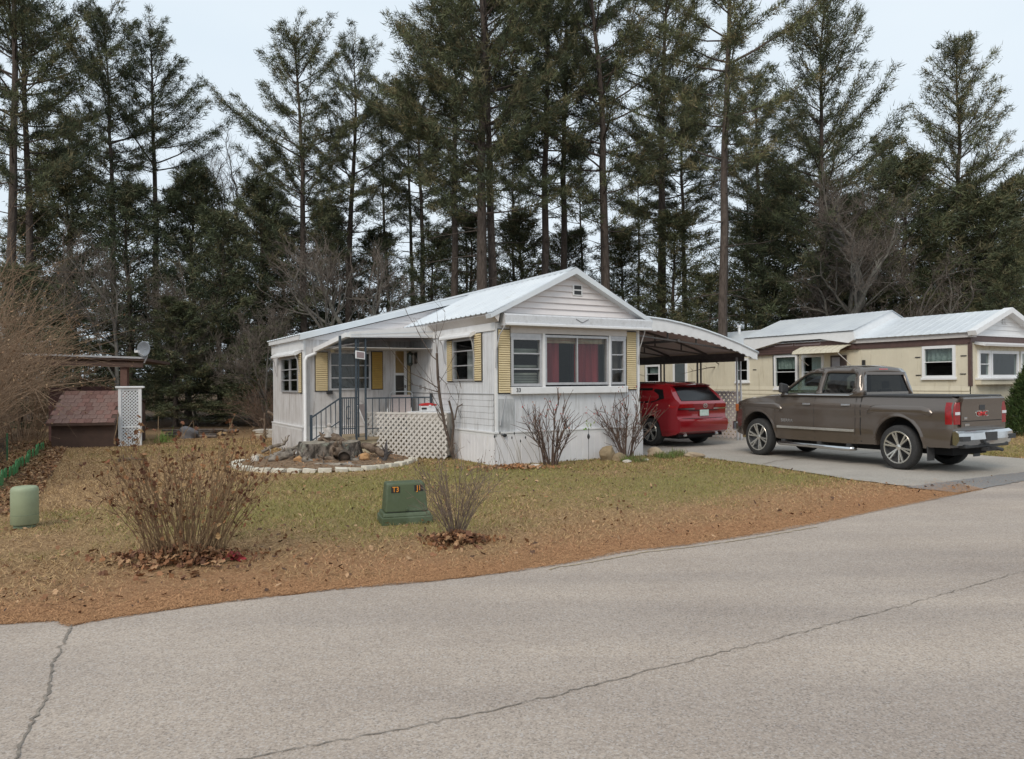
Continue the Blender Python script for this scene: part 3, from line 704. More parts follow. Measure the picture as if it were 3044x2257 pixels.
# shrubs
def shrub(name, label, loc, seed, n, H, spread, r0=.006, col=((.2, .15, .1), (.3, .23, .15)), arch=.3, twigs=4, leaf=None, leafn=0, leafs=(.02, .04), base=.12, group=None, cat='shrub', tlen=.35, leafz=.4, nseg=6):
    r = np.random.default_rng(seed); t = thing(name, label, cat, loc, 0, group); lines = []; rad = []; LP = []
    for i in range(n):
        a = r.uniform(0, 2 * np.pi); rb = base * r.uniform(0, 1) ** .5; p = np.array([np.cos(a) * rb, np.sin(a) * rb, 0.0])
        out = r.uniform(.15, 1) ** .8 * spread; h = H * r.uniform(.55, 1.0) * (1 - .25 * (out / max(spread, 1e-6)) ** 2)
        a2 = a + r.normal(0, .5); ts = np.linspace(0, 1, nseg); wig = r.normal(0, .02 * H / 1.2, (nseg, 3)) * ts[:, None]
        P = p + np.stack([np.cos(a2) * out * ts ** 1.25, np.sin(a2) * out * ts ** 1.25, h * (ts - arch * ts ** 3 * (out / max(spread, 1e-6)))], 1) + wig
        lines.append(P); rr = r0 * r.uniform(.6, 1.3); rad.append(np.linspace(rr, rr * .35, nseg))
        for k in range(r.integers(max(1, twigs - 2), twigs + 2)):
            j = r.integers(nseg // 3, nseg); d = (P[j] - P[j - 1]); d /= np.linalg.norm(d); d = d + r.normal(0, .45, 3); d[2] += .15; d /= np.linalg.norm(d)
            l2 = H * tlen * r.uniform(.3, 1); q = np.array([P[j], P[j] + d * l2 * .5 + r.normal(0, .01, 3), P[j] + d * l2])
            lines.append(q); rad.append(np.array([rr * .5, rr * .4, rr * .22]))
            if q[-1, 2] > H * leafz: LP.append(q[-1]); LP.append(q[1])
        LP.append(P[-1])
    V, F = tubes_np(lines, [np.maximum(x, .0015) for x in rad], 4)
    link('stems', mesh_np('stems', V, F4=F), mat('stem_' + name + str(seed), col[0], col[1], rough=.9, scale=12), t)
    if leaf and leafn:
        LP = np.array(LP); idx = r.integers(0, len(LP), leafn); q = LP[idx] + r.normal(0, .025, (leafn, 3)); q[:, 2] = np.abs(q[:, 2])
        link('leaves', leaf_mesh('leaves', q, size=leafs, seed=seed, cols=leaf, flat=1.2, curl=.5), M_leaf, t)
    return t
# left border brush
BR = ((.30, .185, .11), (.20, .12, .07), (.36, .25, .15))
LB = ['nearest mass of arching tan brush at the left edge behind the green edging', 'tangled tan brush at left between the nearest brush and the shed', 'tan arching brush beside the shed roof', 'tallest brown brush at left reaching up in front of the far-left pines', 'brown brush behind the shed and pergola']
for i_, (x_, y_, h_, s_, n_) in enumerate([(-9.7, 11.8, 4.0, 1.7, 110), (-11.2, 14.2, 4.5, 2.0, 130), (-12.8, 17.3, 4.0, 1.8, 120), (-14.2, 18.3, 6.0, 2.4, 190), (-14.9, 22.6, 3.6, 2.2, 110)]):
    shrub('brush', LB[i_], (x_, y_, 0), 50 + i_, n_, h_, s_, r0=.009, col=((.15, .095, .06), (.31, .215, .14)), arch=.33, twigs=9, leaf=BR, leafn=2600, leafs=(.025, .055), base=.7, tlen=.38, leafz=.15, nseg=8)
shrub('brush', 'rounded brown brush pile-like shrub at the left rear of the white home', (-8.0, 25.5, 0), 60, 160, 1.9, 1.5, r0=.008, col=((.12, .08, .06), (.2, .14, .1)), arch=.4, twigs=8, leaf=((.14, .085, .06), (.2, .12, .08)), leafn=1500, leafs=(.03, .06), base=.6, nseg=7)
# dry hydrangea at left foreground
shrub('dry_shrub', 'large dead-leaved tan shrub in the left foreground above a pile of leaves', (-3.12, 7.12, 0), 21, 135, 1.34, .56, r0=.0062, col=((.13, .075, .04), (.30, .205, .11)), arch=.10, twigs=5,
      leaf=((.19, .08, .04), (.28, .14, .065), (.12, .05, .028), (.30, .19, .09)), leafn=900, leafs=(.025, .07), base=.34, tlen=.20, leafz=.12, nseg=6)
shrub('dry_shrub', 'small bare twiggy shrub right beside the green utility cabinet', (-.60, 7.8, 0), 22, 46, .92, .52, r0=.0046, col=((.10, .07, .055), (.20, .15, .115)), arch=.05, twigs=6,
      leaf=((.14, .09, .07), (.2, .13, .09)), leafn=130, leafs=(.012, .03), base=.07, tlen=.33, leafz=.45)
def pile(label, cx, cy, rx, ry, hh, n, seed, cols=None):
    r = np.random.default_rng(seed); a = r.uniform(0, 2 * np.pi, n); q = np.abs(r.normal(0, .55, n)) * (1 + .35 * np.sin(3 * a + seed)); P = np.stack([cx + np.cos(a) * rx * q, cy + np.sin(a) * ry * q, .015 + hh * np.clip(1 - q, 0, 1) ** .8 * r.uniform(0, 1.1, n)], 1)
    tag(link('leaf_pile', leaf_mesh('leaf_pile', P, size=(.05, .10), seed=seed, flat=.7, cols=cols or ((.34, .17, .085), (.24, .115, .06), (.40, .24, .13), (.15, .07, .04))), M_leaf), label, 'leaves', kind='stuff')
pile('brown curled leaves piled under the large dead-leaved shrub', -3.1, 7.0, .72, .42, .13, 950, 31)
pile('dark curled leaves piled at the foot of the small twiggy shrub', -.58, 7.72, .42, .26, .10, 420, 32)
pile('leaves and needles gathered against the skirting corner of the white home', .05, 14.35, 1.2, .3, .07, 420, 33, ((.42, .2, .09), (.3, .16, .08), (.38, .24, .14)))
pile('red leaves at the right foot of the large dead-leaved shrub', -2.62, 6.98, .16, .12, .06, 22, 34, ((.26, .03, .035), (.18, .03, .03)))
# burning bushes against the front wall
for i_, (lb, a_, b_, h_, sp_, sd_) in enumerate([('leafless shrub with thick stems and a few pink leaves under the picture window', .95, -.55, 1.28, .66, 23), ('leafless shrub with pink-red leaf tips at the right corner of the white home', 2.98, -.42, 1.35, .72, 24)]):
    shrub('bare_shrub', lb, W(a_, b_), sd_, 20, h_ * 1.06, sp_ * .78, r0=.015, col=((.06, .038, .03), (.15, .10, .075)), arch=.02, twigs=9, leaf=((.50, .10, .10), (.42, .2, .13), (.34, .12, .09)), leafn=110 if i_ == 0 else 170, leafs=(.02, .045), base=.16, tlen=.38, leafz=.62, group=None)
# young cherry by the lattice: shaped from its real limbs
sap = thing('sapling', 'slim bare fruit tree with cut stubs in front of the white lattice screen', 'tree', (-1.3, 16.1, 0))
def zp(x, y, dy=0.0):
    v = cam_px(800 + x / 2.665, 780 + y / 2.665, 16.1); return np.array([v.x + 1.3, dy, v.z])
LN = [([(1466, 1560), (1440, 1480), (1400, 1320), (1375, 1200), (1350, 1050), (1338, 900), (1330, 720)], .040, .027),
      ([(1452, 1510), (1448, 1420), (1462, 1300), (1452, 1200), (1425, 1095)], .030, .022), ([(1470, 1250), (1488, 1150), (1545, 1115), (1565, 1075), (1520, 1000), (1490, 900), (1478, 850)], .016, .004),
      ([(1330, 725), (1312, 600), (1322, 430)], .010, .003), ([(1335, 780), (1290, 745), (1210, 620), (1150, 500), (1090, 415)], .012, .003), ([(1330, 735), (1345, 600), (1395, 470), (1400, 400)], .008, .002),
      ([(1345, 1030), (1250, 1000), (1150, 968)], .012, .005), ([(1345, 1000), (1220, 920), (1110, 870), (1010, 740), (900, 600)], .012, .003), ([(1385, 1240), (1340, 1180), (1290, 1110)], .012, .006),
      ([(1395, 1290), (1345, 1220), (1310, 1120), (1280, 1040)], .010, .003), ([(1342, 900), (1400, 960), (1440, 1060), (1475, 1110)], .008, .003), ([(1345, 960), (1390, 880), (1430, 800)], .007, .002),
      ([(1310, 640), (1230, 560), (1170, 470)], .006, .002), ([(1370, 1180), (1300, 1080), (1240, 900)], .008, .002), ([(1490, 1150), (1520, 1250), (1555, 1320)], .006, .002), ([(1350, 1050), (1290, 950), (1180, 800), (1110, 730)], .007, .002),
      ([(1545, 1115), (1580, 1170), (1600, 1260)], .005, .002), ([(1478, 1200), (1500, 1080), (1480, 1000)], .007, .002)]
rr_ = np.random.default_rng(3); ls = []; rs = []
for pts_, ra_, rb_ in LN:
    dd = rr_.uniform(-.35, .35) if ra_ < .02 else rr_.uniform(-.05, .05)
    P = np.array([zp(x, y, dd * k / (len(pts_) - 1)) for k, (x, y) in enumerate(pts_)]); ls.append(P); rs.append(np.linspace(ra_, rb_, len(P)))
    if ra_ < .02:
        for k in range(4):
            j = rr_.integers(1, len(P)); d = P[j] - P[j - 1]; d /= np.linalg.norm(d); d += rr_.normal(0, .5, 3); d[2] += .3; d /= np.linalg.norm(d)
            q = np.array([P[j], P[j] + d * rr_.uniform(.12, .4)]); ls.append(q); rs.append([.004, .0015])
V, F = tubes_np(ls, rs, 7)
link('trunk', mesh_np('trunk', V, F4=F, smooth=True), mat('sapling_bark', (.055, .038, .03), (.115, .085, .065), rough=.85, scale=9, bump=.3), sap)

# ================================================================ WHITE MOBILE HOME
M_white = mat('white_siding', (.66, .67, .69), (.60, .61, .63), rough=.5, scale=3, dirt=(.38, .37, .36), dscale=2.2, dstretch=(6, 6, .5), dlo=.5, dhi=.78)
M_whited = mat('weathered_siding', (.62, .61, .61), (.55, .53, .52), rough=.6, scale=3, dirt=(.34, .31, .29), dscale=2.6, dstretch=(5, 5, .45), dlo=.48, dhi=.72)
M_trim = mat('white_trim', (.74, .74, .74), (.68, .68, .68), rough=.45, scale=4, dirt=(.5, .48, .45), dscale=3, dlo=.6, dhi=.85)
M_skirt = mat('skirting', (.74, .73, .74), (.68, .67, .68), rough=.55, scale=3, dirt=(.5, .45, .38), dscale=1.6, dstretch=(2, 2, .6), dlo=.6, dhi=.85)
M_roof = mat('metal_roof', (.66, .70, .73), (.58, .62, .66), rough=.38, scale=1.2, dirt=(.45, .46, .45), dscale=3, dlo=.6, dhi=.85, metal=.0)
M_alu = mat('aluminium', (.50, .50, .51), (.42, .42, .43), rough=.42, scale=10, metal=.35)
M_yel = mat('shutter_yellow', (.62, .51, .31), (.56, .455, .265), rough=.55, scale=5)
M_black = mat('black_paint', (.018, .018, .02), (.03, .03, .032), rough=.5)
M_dark = mat('dark_interior', (.025, .022, .02), (.035, .03, .028), rough=.9)
M_cur = mat('red_curtain', (.30, .05, .06), (.19, .03, .04), rough=.9, scale=14, stretch=(1, 1, .05))
M_blind = mat('blind', (.34, .34, .29), (.28, .28, .24), rough=.8, scale=6)
M_sheer = mat('sheer_curtain', (.46, .45, .44), (.34, .33, .33), rough=.9, scale=16, stretch=(1, 1, .05))
M_pink = mat('pink_siding', (.72, .68, .67), (.67, .63, .62), rough=.5, scale=3)
M_soil = mat('soil', (.13, .075, .045), (.22, .13, .08), rough=1, scale=14, bump=.8)
M_iron = mat('railing_paint', (.03, .045, .06), (.05, .07, .09), rough=.5, scale=20)
M_cream = mat('cream_paint', (.60, .52, .36), (.54, .46, .31), rough=.7, scale=6, dirt=(.3, .25, .18), dscale=4)
G_win = glass('window_glass', (.72, .76, .76), .02)

home = thing('mobile_home', 'white mobile home numbered 33 with bay window and yellow shutters', 'mobile home', (HO[0], HO[1], 0), HT)

class Plane:
    """wall plane: s along wall, o outwards, z up -> local coordinates of the home"""
    def __init__(s, O, sd, od): s.O = Vector(O); s.s = Vector(sd); s.o = Vector(od)
    def __call__(s, a, o, z): return s.O + s.s * a + s.o * o + Vector((0, 0, z))
FR_ = Plane((0, 0, 0), (1, 0, 0), (0, -1, 0))
SI_ = Plane((0, 0, 0), (0, 1, 0), (-1, 0, 0))
WFa = 4.4; WLa = -2.68
WF_ = Plane((0, WFa, 0), (1, 0, 0), (0, -1, 0))
WL_ = Plane((WLa, 0, 0), (0, 1, 0), (-1, 0, 0))
RT_ = Plane((3.68, 0, 0), (0, 1, 0), (1, 0, 0))

def ribbed(name, P, s0, s1, z0, z1, m, parent, holes=(), pitch=.10, groove=.014, depth=.008, o=0.0):
    """vertical ribbed wall skin with window openings left free"""
    mb = MB(); n = max(1, round((s1 - s0) / pitch)); p = (s1 - s0) / n
    for i in range(n):
        a = s0 + i * p; b = a + p
        segs = [(a, a + groove * .5, o - depth, o), (a + groove * .5, b - groove * .5, o, o), (b - groove * .5, b, o, o - depth)]
        cuts = sorted([(h[2], h[3]) for h in holes if h[0] < (a + b) / 2 < h[1]])
        zz = [(z0, z1)]
        for c0, c1 in cuts:
            zz = [q for (u, v) in zz for q in (((u, min(v, c0)), (max(u, c1), v)) if c0 < v and c1 > u else ((u, v),)) if q[1] - q[0] > 1e-4]
        for u, v in zz:
            for x0, x1, o0, o1 in segs:
                mb.quad(P(x0, o0, u), P(x1, o1, u), P(x1, o1, v), P(x0, o0, v))
    return mb.build(name, m, parent)

def window(P, s0, s1, z0, z1, parent, cols=1, rows=3, fw_=.04, proud=.04, mframe=None, curtain=None, mull=None, rowz=None, label=None, gl=None, depth=.03):
    mframe = mframe or M_alu
    w = MB()
    w.box(s0, s1, -.05, proud, z0, z0 + fw_, P); w.box(s0, s1, -.05, proud, z1 - fw_, z1, P)
    w.box(s0, s0 + fw_, -.049, proud - .001, z0 + fw_, z1 - fw_, P); w.box(s1 - fw_, s1, -.049, proud - .001, z0 + fw_, z1 - fw_, P)
    win = w.build('window', mframe, parent)
    if label: win['label'] = label
    a0, a1, b0, b1 = s0 + fw_, s1 - fw_, z0 + fw_, z1 - fw_
    mm = MB()
    cs = [a0 + (a1 - a0) * k / cols for k in range(cols + 1)]
    rz = rowz or [b0 + (b1 - b0) * k / rows for k in range(1, rows)]
    for c in cs[1:-1]: mm.box(c - .014, c + .014, -.02, proud - .008, b0, b1, P)
    for z in rz: mm.box(a0, a1, -.021, proud - .012, z - .012, z + .012, P)
    if mm.v: mm.build('muntin', mframe, win)
    zz = [b0] + list(rz) + [b1]
    for i in range(cols):
        for j in range(len(zz) - 1):
            g = MB(); oo = .004 + .002 * ((i + j) % 2)
            g.quad(P(cs[i], oo, zz[j]), P(cs[i + 1], oo, zz[j]), P(cs[i + 1], oo, zz[j + 1]), P(cs[i], oo, zz[j + 1])); g.build('pane', gl or G_win, win)
    if curtain:
        for (c0, c1, d0, d1, cm, dep) in curtain:
            c = MB(); n = max(6, int((c1 - c0) / .05)); fold = .018
            if cm in (M_blind,):
                k = int((d1 - d0) / .05)
                for q in range(k):
                    u = d0 + (d1 - d0) * q / k; c.quad(P(c0, -dep, u), P(c1, -dep, u), P(c1, -dep - .02, u + .046), P(c0, -dep - .02, u + .046))
            else:
                for q in range(n):
                    x0 = c0 + (c1 - c0) * q / n; x1 = c0 + (c1 - c0) * (q + 1) / n
                    f0 = fold * math.sin(q * 1.9) + fold * math.sin(q * .7); f1 = fold * math.sin((q + 1) * 1.9) + fold * math.sin((q + 1) * .7)
                    c.quad(P(x0, -dep + f0, d0), P(x1, -dep + f1, d0), P(x1, -dep + f1, d1), P(x0, -dep + f0, d1))
            c.build('curtain', cm, win)
    return win

def shutter(P, s0, s1, z0, z1, parent, m=None, blackedge=True, pitch=.045):
    m = m or M_yel
    if blackedge:
        b = MB(); b.box(s0 - .018, s1 + .018, .005, .02, z0 - .018, z1 + .018, P); base = b.build('shutter', M_black, parent)
    mb = MB(); e = .0
    n = int((z1 - z0) / pitch); p = (z1 - z0) / n
    for k in range(n):
        z = z0 + k * p
        mb.add([P(s0, .021, z), P(s1, .021, z), P(s1, .046, z + .006), P(s0, .046, z + .006), P(s0, .030, z + p - .006), P(s1, .030, z + p - .006), P(s0, .021, z + p), P(s1, .021, z + p)],
               [(0, 1, 2, 3), (3, 2, 5, 4), (4, 5, 7, 6), (0, 3, 4, 6), (1, 7, 5, 2)])
    # thin gap lines show the black backing
    mid = (s0 + s1) / 2
    mb.build('louvre_panel' if blackedge else 'shutter', m, base if blackedge else parent)
    return

# openings
BAYL = (.34, 1.08, 1.58, 2.58); BAYM = (1.14, 2.79, 1.60, 2.64); BAYR = (2.83, 3.25, 1.60, 2.60)
front_holes = [(.33, 3.27, 1.57, 2.66)]
side_holes = [(.87, 1.91, 1.72, 2.58)]
wf_holes = [(-2.07, -1.06, 1.51, 2.40)]
wl_holes = [(4.80, 6.50, 1.46, 2.32)]
ribbed('front_wall', FR_, .02, 3.66, .64, 2.86, M_white, home, front_holes, pitch=.102, groove=.008, depth=.003)
ribbed('side_wall', SI_, .02, 13, 1.42, 2.90, M_white, home, side_holes, pitch=.10)
ribbed('wing_front_wall', WF_, WLa + .02, -.01, .64, 2.75, M_whited, home, wf_holes, pitch=.12, groove=.01, depth=.005)
ribbed('wing_side_wall', WL_, WFa + .02, 7.5, .64, 2.72, M_whited, home, wl_holes, pitch=.20, groove=.01, depth=.005)
ribbed('right_wall', RT_, .02, 13, .64, 2.98, M_white, home, pitch=.10)
mb = MB(); mb.box(0, 3.68, 13.0, 13.05, 0, 3.0); mb.build('rear_wall', M_white, home)
mb = MB(); mb.box(WLa, 0, 7.5, 7.55, 0, 2.7); mb.build('rear_wall', M_white, home)
mb = MB(); mb.box(.05, 3.62, .35, 12.9, .62, .64); mb.box(.05, 3.62, .35, 12.9, 2.86, 2.88); mb.box(.05, 3.62, 3.4, 3.45, .65, 2.85); mb.box(.05, 3.62, 2.6, 2.65, .65, 2.85)
mb.box(WLa + .05, -.05, 6.9, 6.95, .66, 2.6); mb.build('interior', M_dark, home)
# corner posts
mb = MB()
for x, y, s in ((0, 0, 1), (3.68, 0, -1)):
    mb.box(min(x - .006 * s, x + .055 * s), max(x - .006 * s, x + .055 * s), -.012, .055, .66, 2.86)
mb.box(WLa - .012, WLa + .05, WFa - .012, WFa + .05, .66, 2.72)
mb.build('corner_post', M_trim, home, bevel=.006)
# stained panel at the left of the front wall
mb = MB(); mb.quad(FR_(.06, .006, .67), FR_(.44, .006, .67), FR_(.44, .006, 1.33), FR_(.06, .006, 1.33))
mb.build('stained_panel', mat('stained', (.50, .51, .52), (.36, .37, .38), rough=.7, scale=4, stretch=(4, 1, .8), lo=.4, hi=.6, dirt=(.3, .3, .3), dscale=5, dstretch=(3, 1, .7)), home)
# horizontal siding low on the side wall
for k in range(6):
    z0 = .66 + k * .127; mb = MB()
    mb.add([SI_(.06, .006, z0), SI_(4.38, .006, z0), SI_(4.38, .016, z0 + .006), SI_(.06, .016, z0 + .006), SI_(4.38, .010, z0 + .127), SI_(.06, .010, z0 + .127)],
           [(0, 1, 2, 3), (3, 2, 4, 5)]); mb.build('siding_board', M_white, home)
mb = MB(); mb.box(.06, 4.38, 0, .022, 1.415, 1.435, SI_); mb.build('siding_rail', mat('rail_grey', (.35, .35, .35)), home)
# belt trim and skirting, flared slightly
mb = MB()
for P, a, b in ((FR_, -.045, 3.73), (SI_, -.045, 4.4), (WF_, WLa - .045, 0), (WL_, WFa - .045, 7.5), (RT_, -.045, 13)):
    mb.box(a, b, 0, .045, .575, .655, P); mb.box(a, b, 0, .06, .640, .668, P)
mb.build('belt_trim', M_trim, home)
for nm, P, a, b in (('skirting', FR_, -.05, 3.74), ('skirting', SI_, -.05, 4.4), ('skirting', WF_, WLa - .05, 0), ('skirting', WL_, WFa - .05, 7.5), ('skirting', RT_, -.05, 13)):
    ribbed(nm, P, a, b, -.03, .575, M_skirt if P is not WL_ else M_whited, home, pitch=.15, groove=.02, depth=.01, o=.05)
mb = MB(); mb.lathe([(.02, 0), (.045, .005), (.045, .03), (.02, .035)], 12, lambda x, y, z: FR_(.16 + x, .06 + z, .60 + y * .7)); mb.build('skirt_vent', M_black, home)
# upper bands below the eaves
mb = MB(); mb.box(-.02, 4.4, 0, .03, 2.70, 2.86, SI_); mb.build('upper_band', M_trim, home, bevel=.004)
mb = MB()
mb.add([SI_(-.2, .03, 2.86), SI_(13, .03, 2.86), SI_(13, .16, 3.00), SI_(-.2, .16, 3.00), SI_(-.2, .16, 3.04), SI_(13, .16, 3.04), SI_(-.2, 0, 3.04), SI_(13, 0, 3.04)], [(0, 1, 2, 3), (3, 2, 5, 4), (4, 5, 7, 6), (0, 3, 4, 6)])
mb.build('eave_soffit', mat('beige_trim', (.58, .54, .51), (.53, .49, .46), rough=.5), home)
mb = MB(); mb.box(-.2, 13, 0, .16, 2.93, 3.04, RT_); mb.build('eave_soffit', M_trim, home)
# gable with clapboards
RZ = 4.03; EZ = 3.07; CX_ = 1.84
def gz(a): return EZ + (RZ - EZ) * (1 - abs(a - CX_) / (CX_ + .12))
nb_ = 7
for k in range(nb_):
    z0 = 3.055 + k * .127; z1 = min(z0 + .127, RZ - .04)
    def lim(z): 
        h = (CX_ + .02) * (1 - (z - EZ) / (RZ - EZ)); return (CX_ - h, CX_ + h)
    a0, a1 = lim(max(z0, EZ)); b0, b1 = lim(z1)
    mb = MB(); mb.add([FR_(a0, .0, z0), FR_(a1, .0, z0), FR_(a1, .045, z0 + .004), FR_(a0, .045, z0 + .004), FR_(b1, .012, z1), FR_(b0, .012, z1), FR_(a0, .040, z0 + .02), FR_(a1, .040, z0 + .02)],
                      [(0, 1, 2, 3), (3, 2, 7, 6), (6, 7, 4, 5)]); mb.build('siding_board', M_pink, home)
mb = MB(); mb.box(1.86, 2.10, -.02, .055, 3.49, 3.72, FR_); v_ = mb.build('gable_vent', M_trim, home, bevel=.008)
mb = MB()
for z in (3.515, 3.625): mb.box(1.89, 2.07, .05, .058, z, z + .08, FR_)
mb.build('vent_opening', M_black, v_)
# roof : ribbed metal sheets
def roof_sheet(name, A, B, C, D, n, m, parent, rib=.018, w=.05):
    """A,B eave ends; D,C ridge ends; ribs run eave to ridge"""
    A, B, C, D = map(Vector, (A, B, C, D)); nrm = (B - A).cross(D - A).normalized()
    if nrm.z < 0: nrm = -nrm
    mb = MB(); pts = []
    for i in range(n):
        for f, h in ((0, 0), (.62, 0), (.72, rib), (.90, rib)): pts.append(((i + f) / n, h))
    pts.append((1, 0))
    vs = []
    for t, h in pts: vs += [A.lerp(B, t) + nrm * h, D.lerp(C, t) + nrm * h]
    fs = [(2 * i, 2 * i + 2, 2 * i + 3, 2 * i + 1) for i in range(len(pts) - 1)]
    k = len(vs); th = .012
    vs += [v - nrm * (th + (0)) for v in vs[:k]]
    fs += [(k + a, k + b, k + c, k + d) for d, c, b, a in fs[:]]
    fs += [(2 * i + 2, 2 * i, k + 2 * i, k + 2 * i + 2) for i in range(len(pts) - 1)]
    fs += [(0, 1, k + 1, k), (2 * len(pts) - 1, 2 * len(pts) - 2, k + 2 * len(pts) - 2, k + 2 * len(pts) - 1)]
    mb.add(vs, fs)
    return mb.build(name, m, parent)
OV = -.20
LB_ = 13.1
roof_sheet('roof_sheet', (-.20, OV, 3.045), (-.20, WFa, 3.045), (CX_, WFa, RZ + .02), (CX_, OV, RZ + .02), 20, M_roof, home)
roof_sheet('roof_sheet', (3.88, OV, 3.045), (3.88, LB_, 3.045), (CX_, LB_, RZ + .02), (CX_, OV, RZ + .02), 58, M_roof, home)
mb = MB(); mb.add([(CX_ - .16, OV - .01, RZ - .045), (CX_, OV - .01, RZ + .05), (CX_ + .16, OV - .01, RZ - .045), (CX_ - .16, LB_, RZ - .045), (CX_, LB_, RZ + .05), (CX_ + .16, LB_, RZ - .045)], [(0, 1, 4, 3), (1, 2, 5, 4)])
mb.build('ridge_cap', M_roof, home)
for s in (-1, 1):
    e = CX_ + s * (CX_ + .22); mb = MB()
    mb.add([(e, OV - .02, 3.01), (CX_, OV - .02, RZ + .03), (CX_, OV - .02, RZ - .10), (e - s * .02, OV - .02, 2.93 + .0), (e, 0.0, 3.01), (CX_, 0.0, RZ + .03), (CX_, 0.0, RZ - .10), (e - s * .02, 0.0, 2.93)],
           [(0, 1, 2, 3), (0, 1, 5, 4), (3, 2, 6, 7), (0, 3, 7, 4)]); mb.build('rake_board', M_roof, home)
# wing roof (lower pitch) with its white rake and clapboard triangle
WR0 = 2.84; WRs = (3.99 - WR0) / (CX_ - WLa)
roof_sheet('roof_sheet', (WLa - .12, WFa - .12, WR0 - .03), (WLa - .12, 7.75, WR0 - .03), (CX_, 7.75, 3.99), (CX_, WFa - .12, 3.99), 15, M_roof, home)
mb = MB(); mb.add([(WLa - .1, WFa - .13, WR0 - .02), (CX_, WFa - .13, 4.0), (CX_, WFa - .13, 3.87), (WLa - .1, WFa - .13, WR0 - .16), (WLa - .1, WFa, WR0 - .02), (CX_, WFa, 4.0), (CX_, WFa, 3.87), (WLa - .1, WFa, WR0 - .16)], [(0, 1, 2, 3), (0, 4, 5, 1), (3, 2, 6, 7), (0, 3, 7, 4)])
mb.build('rake_board', M_roof, home)
for k in range(8):
    z0 = 2.70 + k * .15; a0 = WLa + max(0, (z0 - (WR0 - .15)) / WRs); a1 = WLa + max(0, (z0 + .15 - (WR0 - .15)) / WRs)
    if a0 > 1.7: break
    mb = MB(); mb.add([WF_(a0, .03, z0), WF_(1.8, .03, z0), WF_(1.8, .008, z0 + .15), WF_(min(a1, 1.8), .008, z0 + .15), WF_(a0, 0, z0), WF_(1.8, 0, z0)], [(0, 1, 2, 3), (4, 5, 1, 0)]); mb.build('siding_board', M_pink, home)
mb = MB(); mb.box(WFa - .05, 7.6, 0, .1, 2.70, WR0 - .04, WL_); mb.box(WFa - .05, 7.6, 0, .03, 2.45, 2.70, WL_); mb.build('eave_soffit', M_trim, home)
# front bay surround
mb = MB()
mb.box(.33, 3.28, .0, .10, 1.42, 1.565, FR_); mb.build('bay_ledge', M_trim, home, bevel=.01)
mb = MB(); mb.box(.33, 3.28, .0, .07, 2.66, 2.80, FR_); mb.build('bay_header', mat('beige_trim', (.5, .5, .5)), home)
mb = MB()
for a0, a1 in ((1.08, 1.14), (2.79, 2.83)): mb.box(a0, a1, -.03, .075, 1.565, 2.66, FR_)
mb.build('bay_post', M_trim, home)
mb = MB(); mb.box(.33, 1.08, -.01, .045, 2.582, 2.659, FR_); mb.build('window_header', M_alu, home); mb = MB(); mb.box(2.83, 3.28, -.01, .045, 2.602, 2.659, FR_); mb.build('window_header', M_alu, home)
mb = MB(); mb.box(3.252, 3.275, -.01, .04, 1.57, 2.60, FR_); mb.build('window_jamb', M_alu, home)
CUR = [(1.12, 1.60, 1.6, 2.56, M_cur, .10), (1.98, 2.62, 1.6, 2.56, M_cur, .10), (1.12, 2.8, 2.48, 2.64, mat('valance', (.55, .47, .33), (.40, .22, .14), scale=9, rough=.9, stretch=(.2, .2, 3)), .075)]
window(FR_, *BAYL, home, rows=3, rowz=[1.93, 2.245], fw_=.055, proud=.05, curtain=[(.36, 1.06, 1.60, 1.86, M_blind, .12), (.36, 1.06, 2.26, 2.36, M_blind, .12), (.36, 1.06, 1.92, 2.02, M_blind, .13)])
window(FR_, *BAYM, home, cols=2, rows=1, rowz=[], fw_=.05, proud=.055, curtain=CUR, label='wide two-pane picture window with dark red curtains')
window(FR_, *BAYR, home, rows=3, rowz=[1.93, 2.25], fw_=.05, proud=.05, curtain=[(2.88, 3.22, 1.62, 2.58, mat('brown_blind', (.12, .10, .085), (.09, .075, .065), rough=.9), .10)])
shutter(FR_, .06, .32, 1.45, 2.72, home); shutter(FR_, 3.31, 3.57, 1.49, 2.76, home)
n33 = text_mesh('33', .115, .003, .95)
o33 = link('house_number', n33, M_black, home); o33.rotation_euler = (R(90), 0, 0); o33.location = (.475, -.104, 1.50)
# folded awning box over the bay
mb = MB()
prof = [(0, 3.03), (.07, 3.045), (.20, 3.035), (.235, 3.0), (.235, 2.855), (.26, 2.835), (.265, 2.80), (.22, 2.785), (0, 2.80)]
vs = [FR_(a, o, z) for a in (.10, 3.86) for o, z in prof]; k = len(prof)
mb.add(vs, [tuple(range(k)), tuple(range(2 * k - 1, k - 1, -1))] + [(i, i + 1, i + 1 + k, i + k) for i in range(k - 1)])
aw = mb.build('folded_awning', mat('awning_white', (.62, .63, .65), (.54, .55, .57), rough=.45, scale=30, dirt=(.42, .42, .42), dscale=8, dlo=.5, dhi=.8), home)
mb = MB(); mb.bar(FR_(1.80, .239, 2.975), FR_(1.96, .239, 2.90), .012, .014); mb.bar(FR_(1.96, .239, 2.90), FR_(2.12, .239, 2.975), .012, .014); mb.build('chevron_mark', mat('grey_mark', (.2, .2, .21)), aw)
mb = MB(); mb.box(.12, 3.84, .262, .275, 2.80, 2.835, FR_); mb.build('awning_rail', M_trim, aw)
mb = MB()
mb.tube([FR_(.10, .24, 2.80), FR_(.03, .12, 2.6), FR_(.0, .05, 2.3), FR_(-.01, .03, 1.95)], .012, 6); mb.build('awning_arm', M_alu, home)
mb = MB(); mb.tube([FR_(3.68, .22, 2.8), FR_(3.62, .1, 2.4), FR_(3.63, .03, 2.05)], .012, 6); mb.build('awning_arm', M_alu, home); mb = MB()
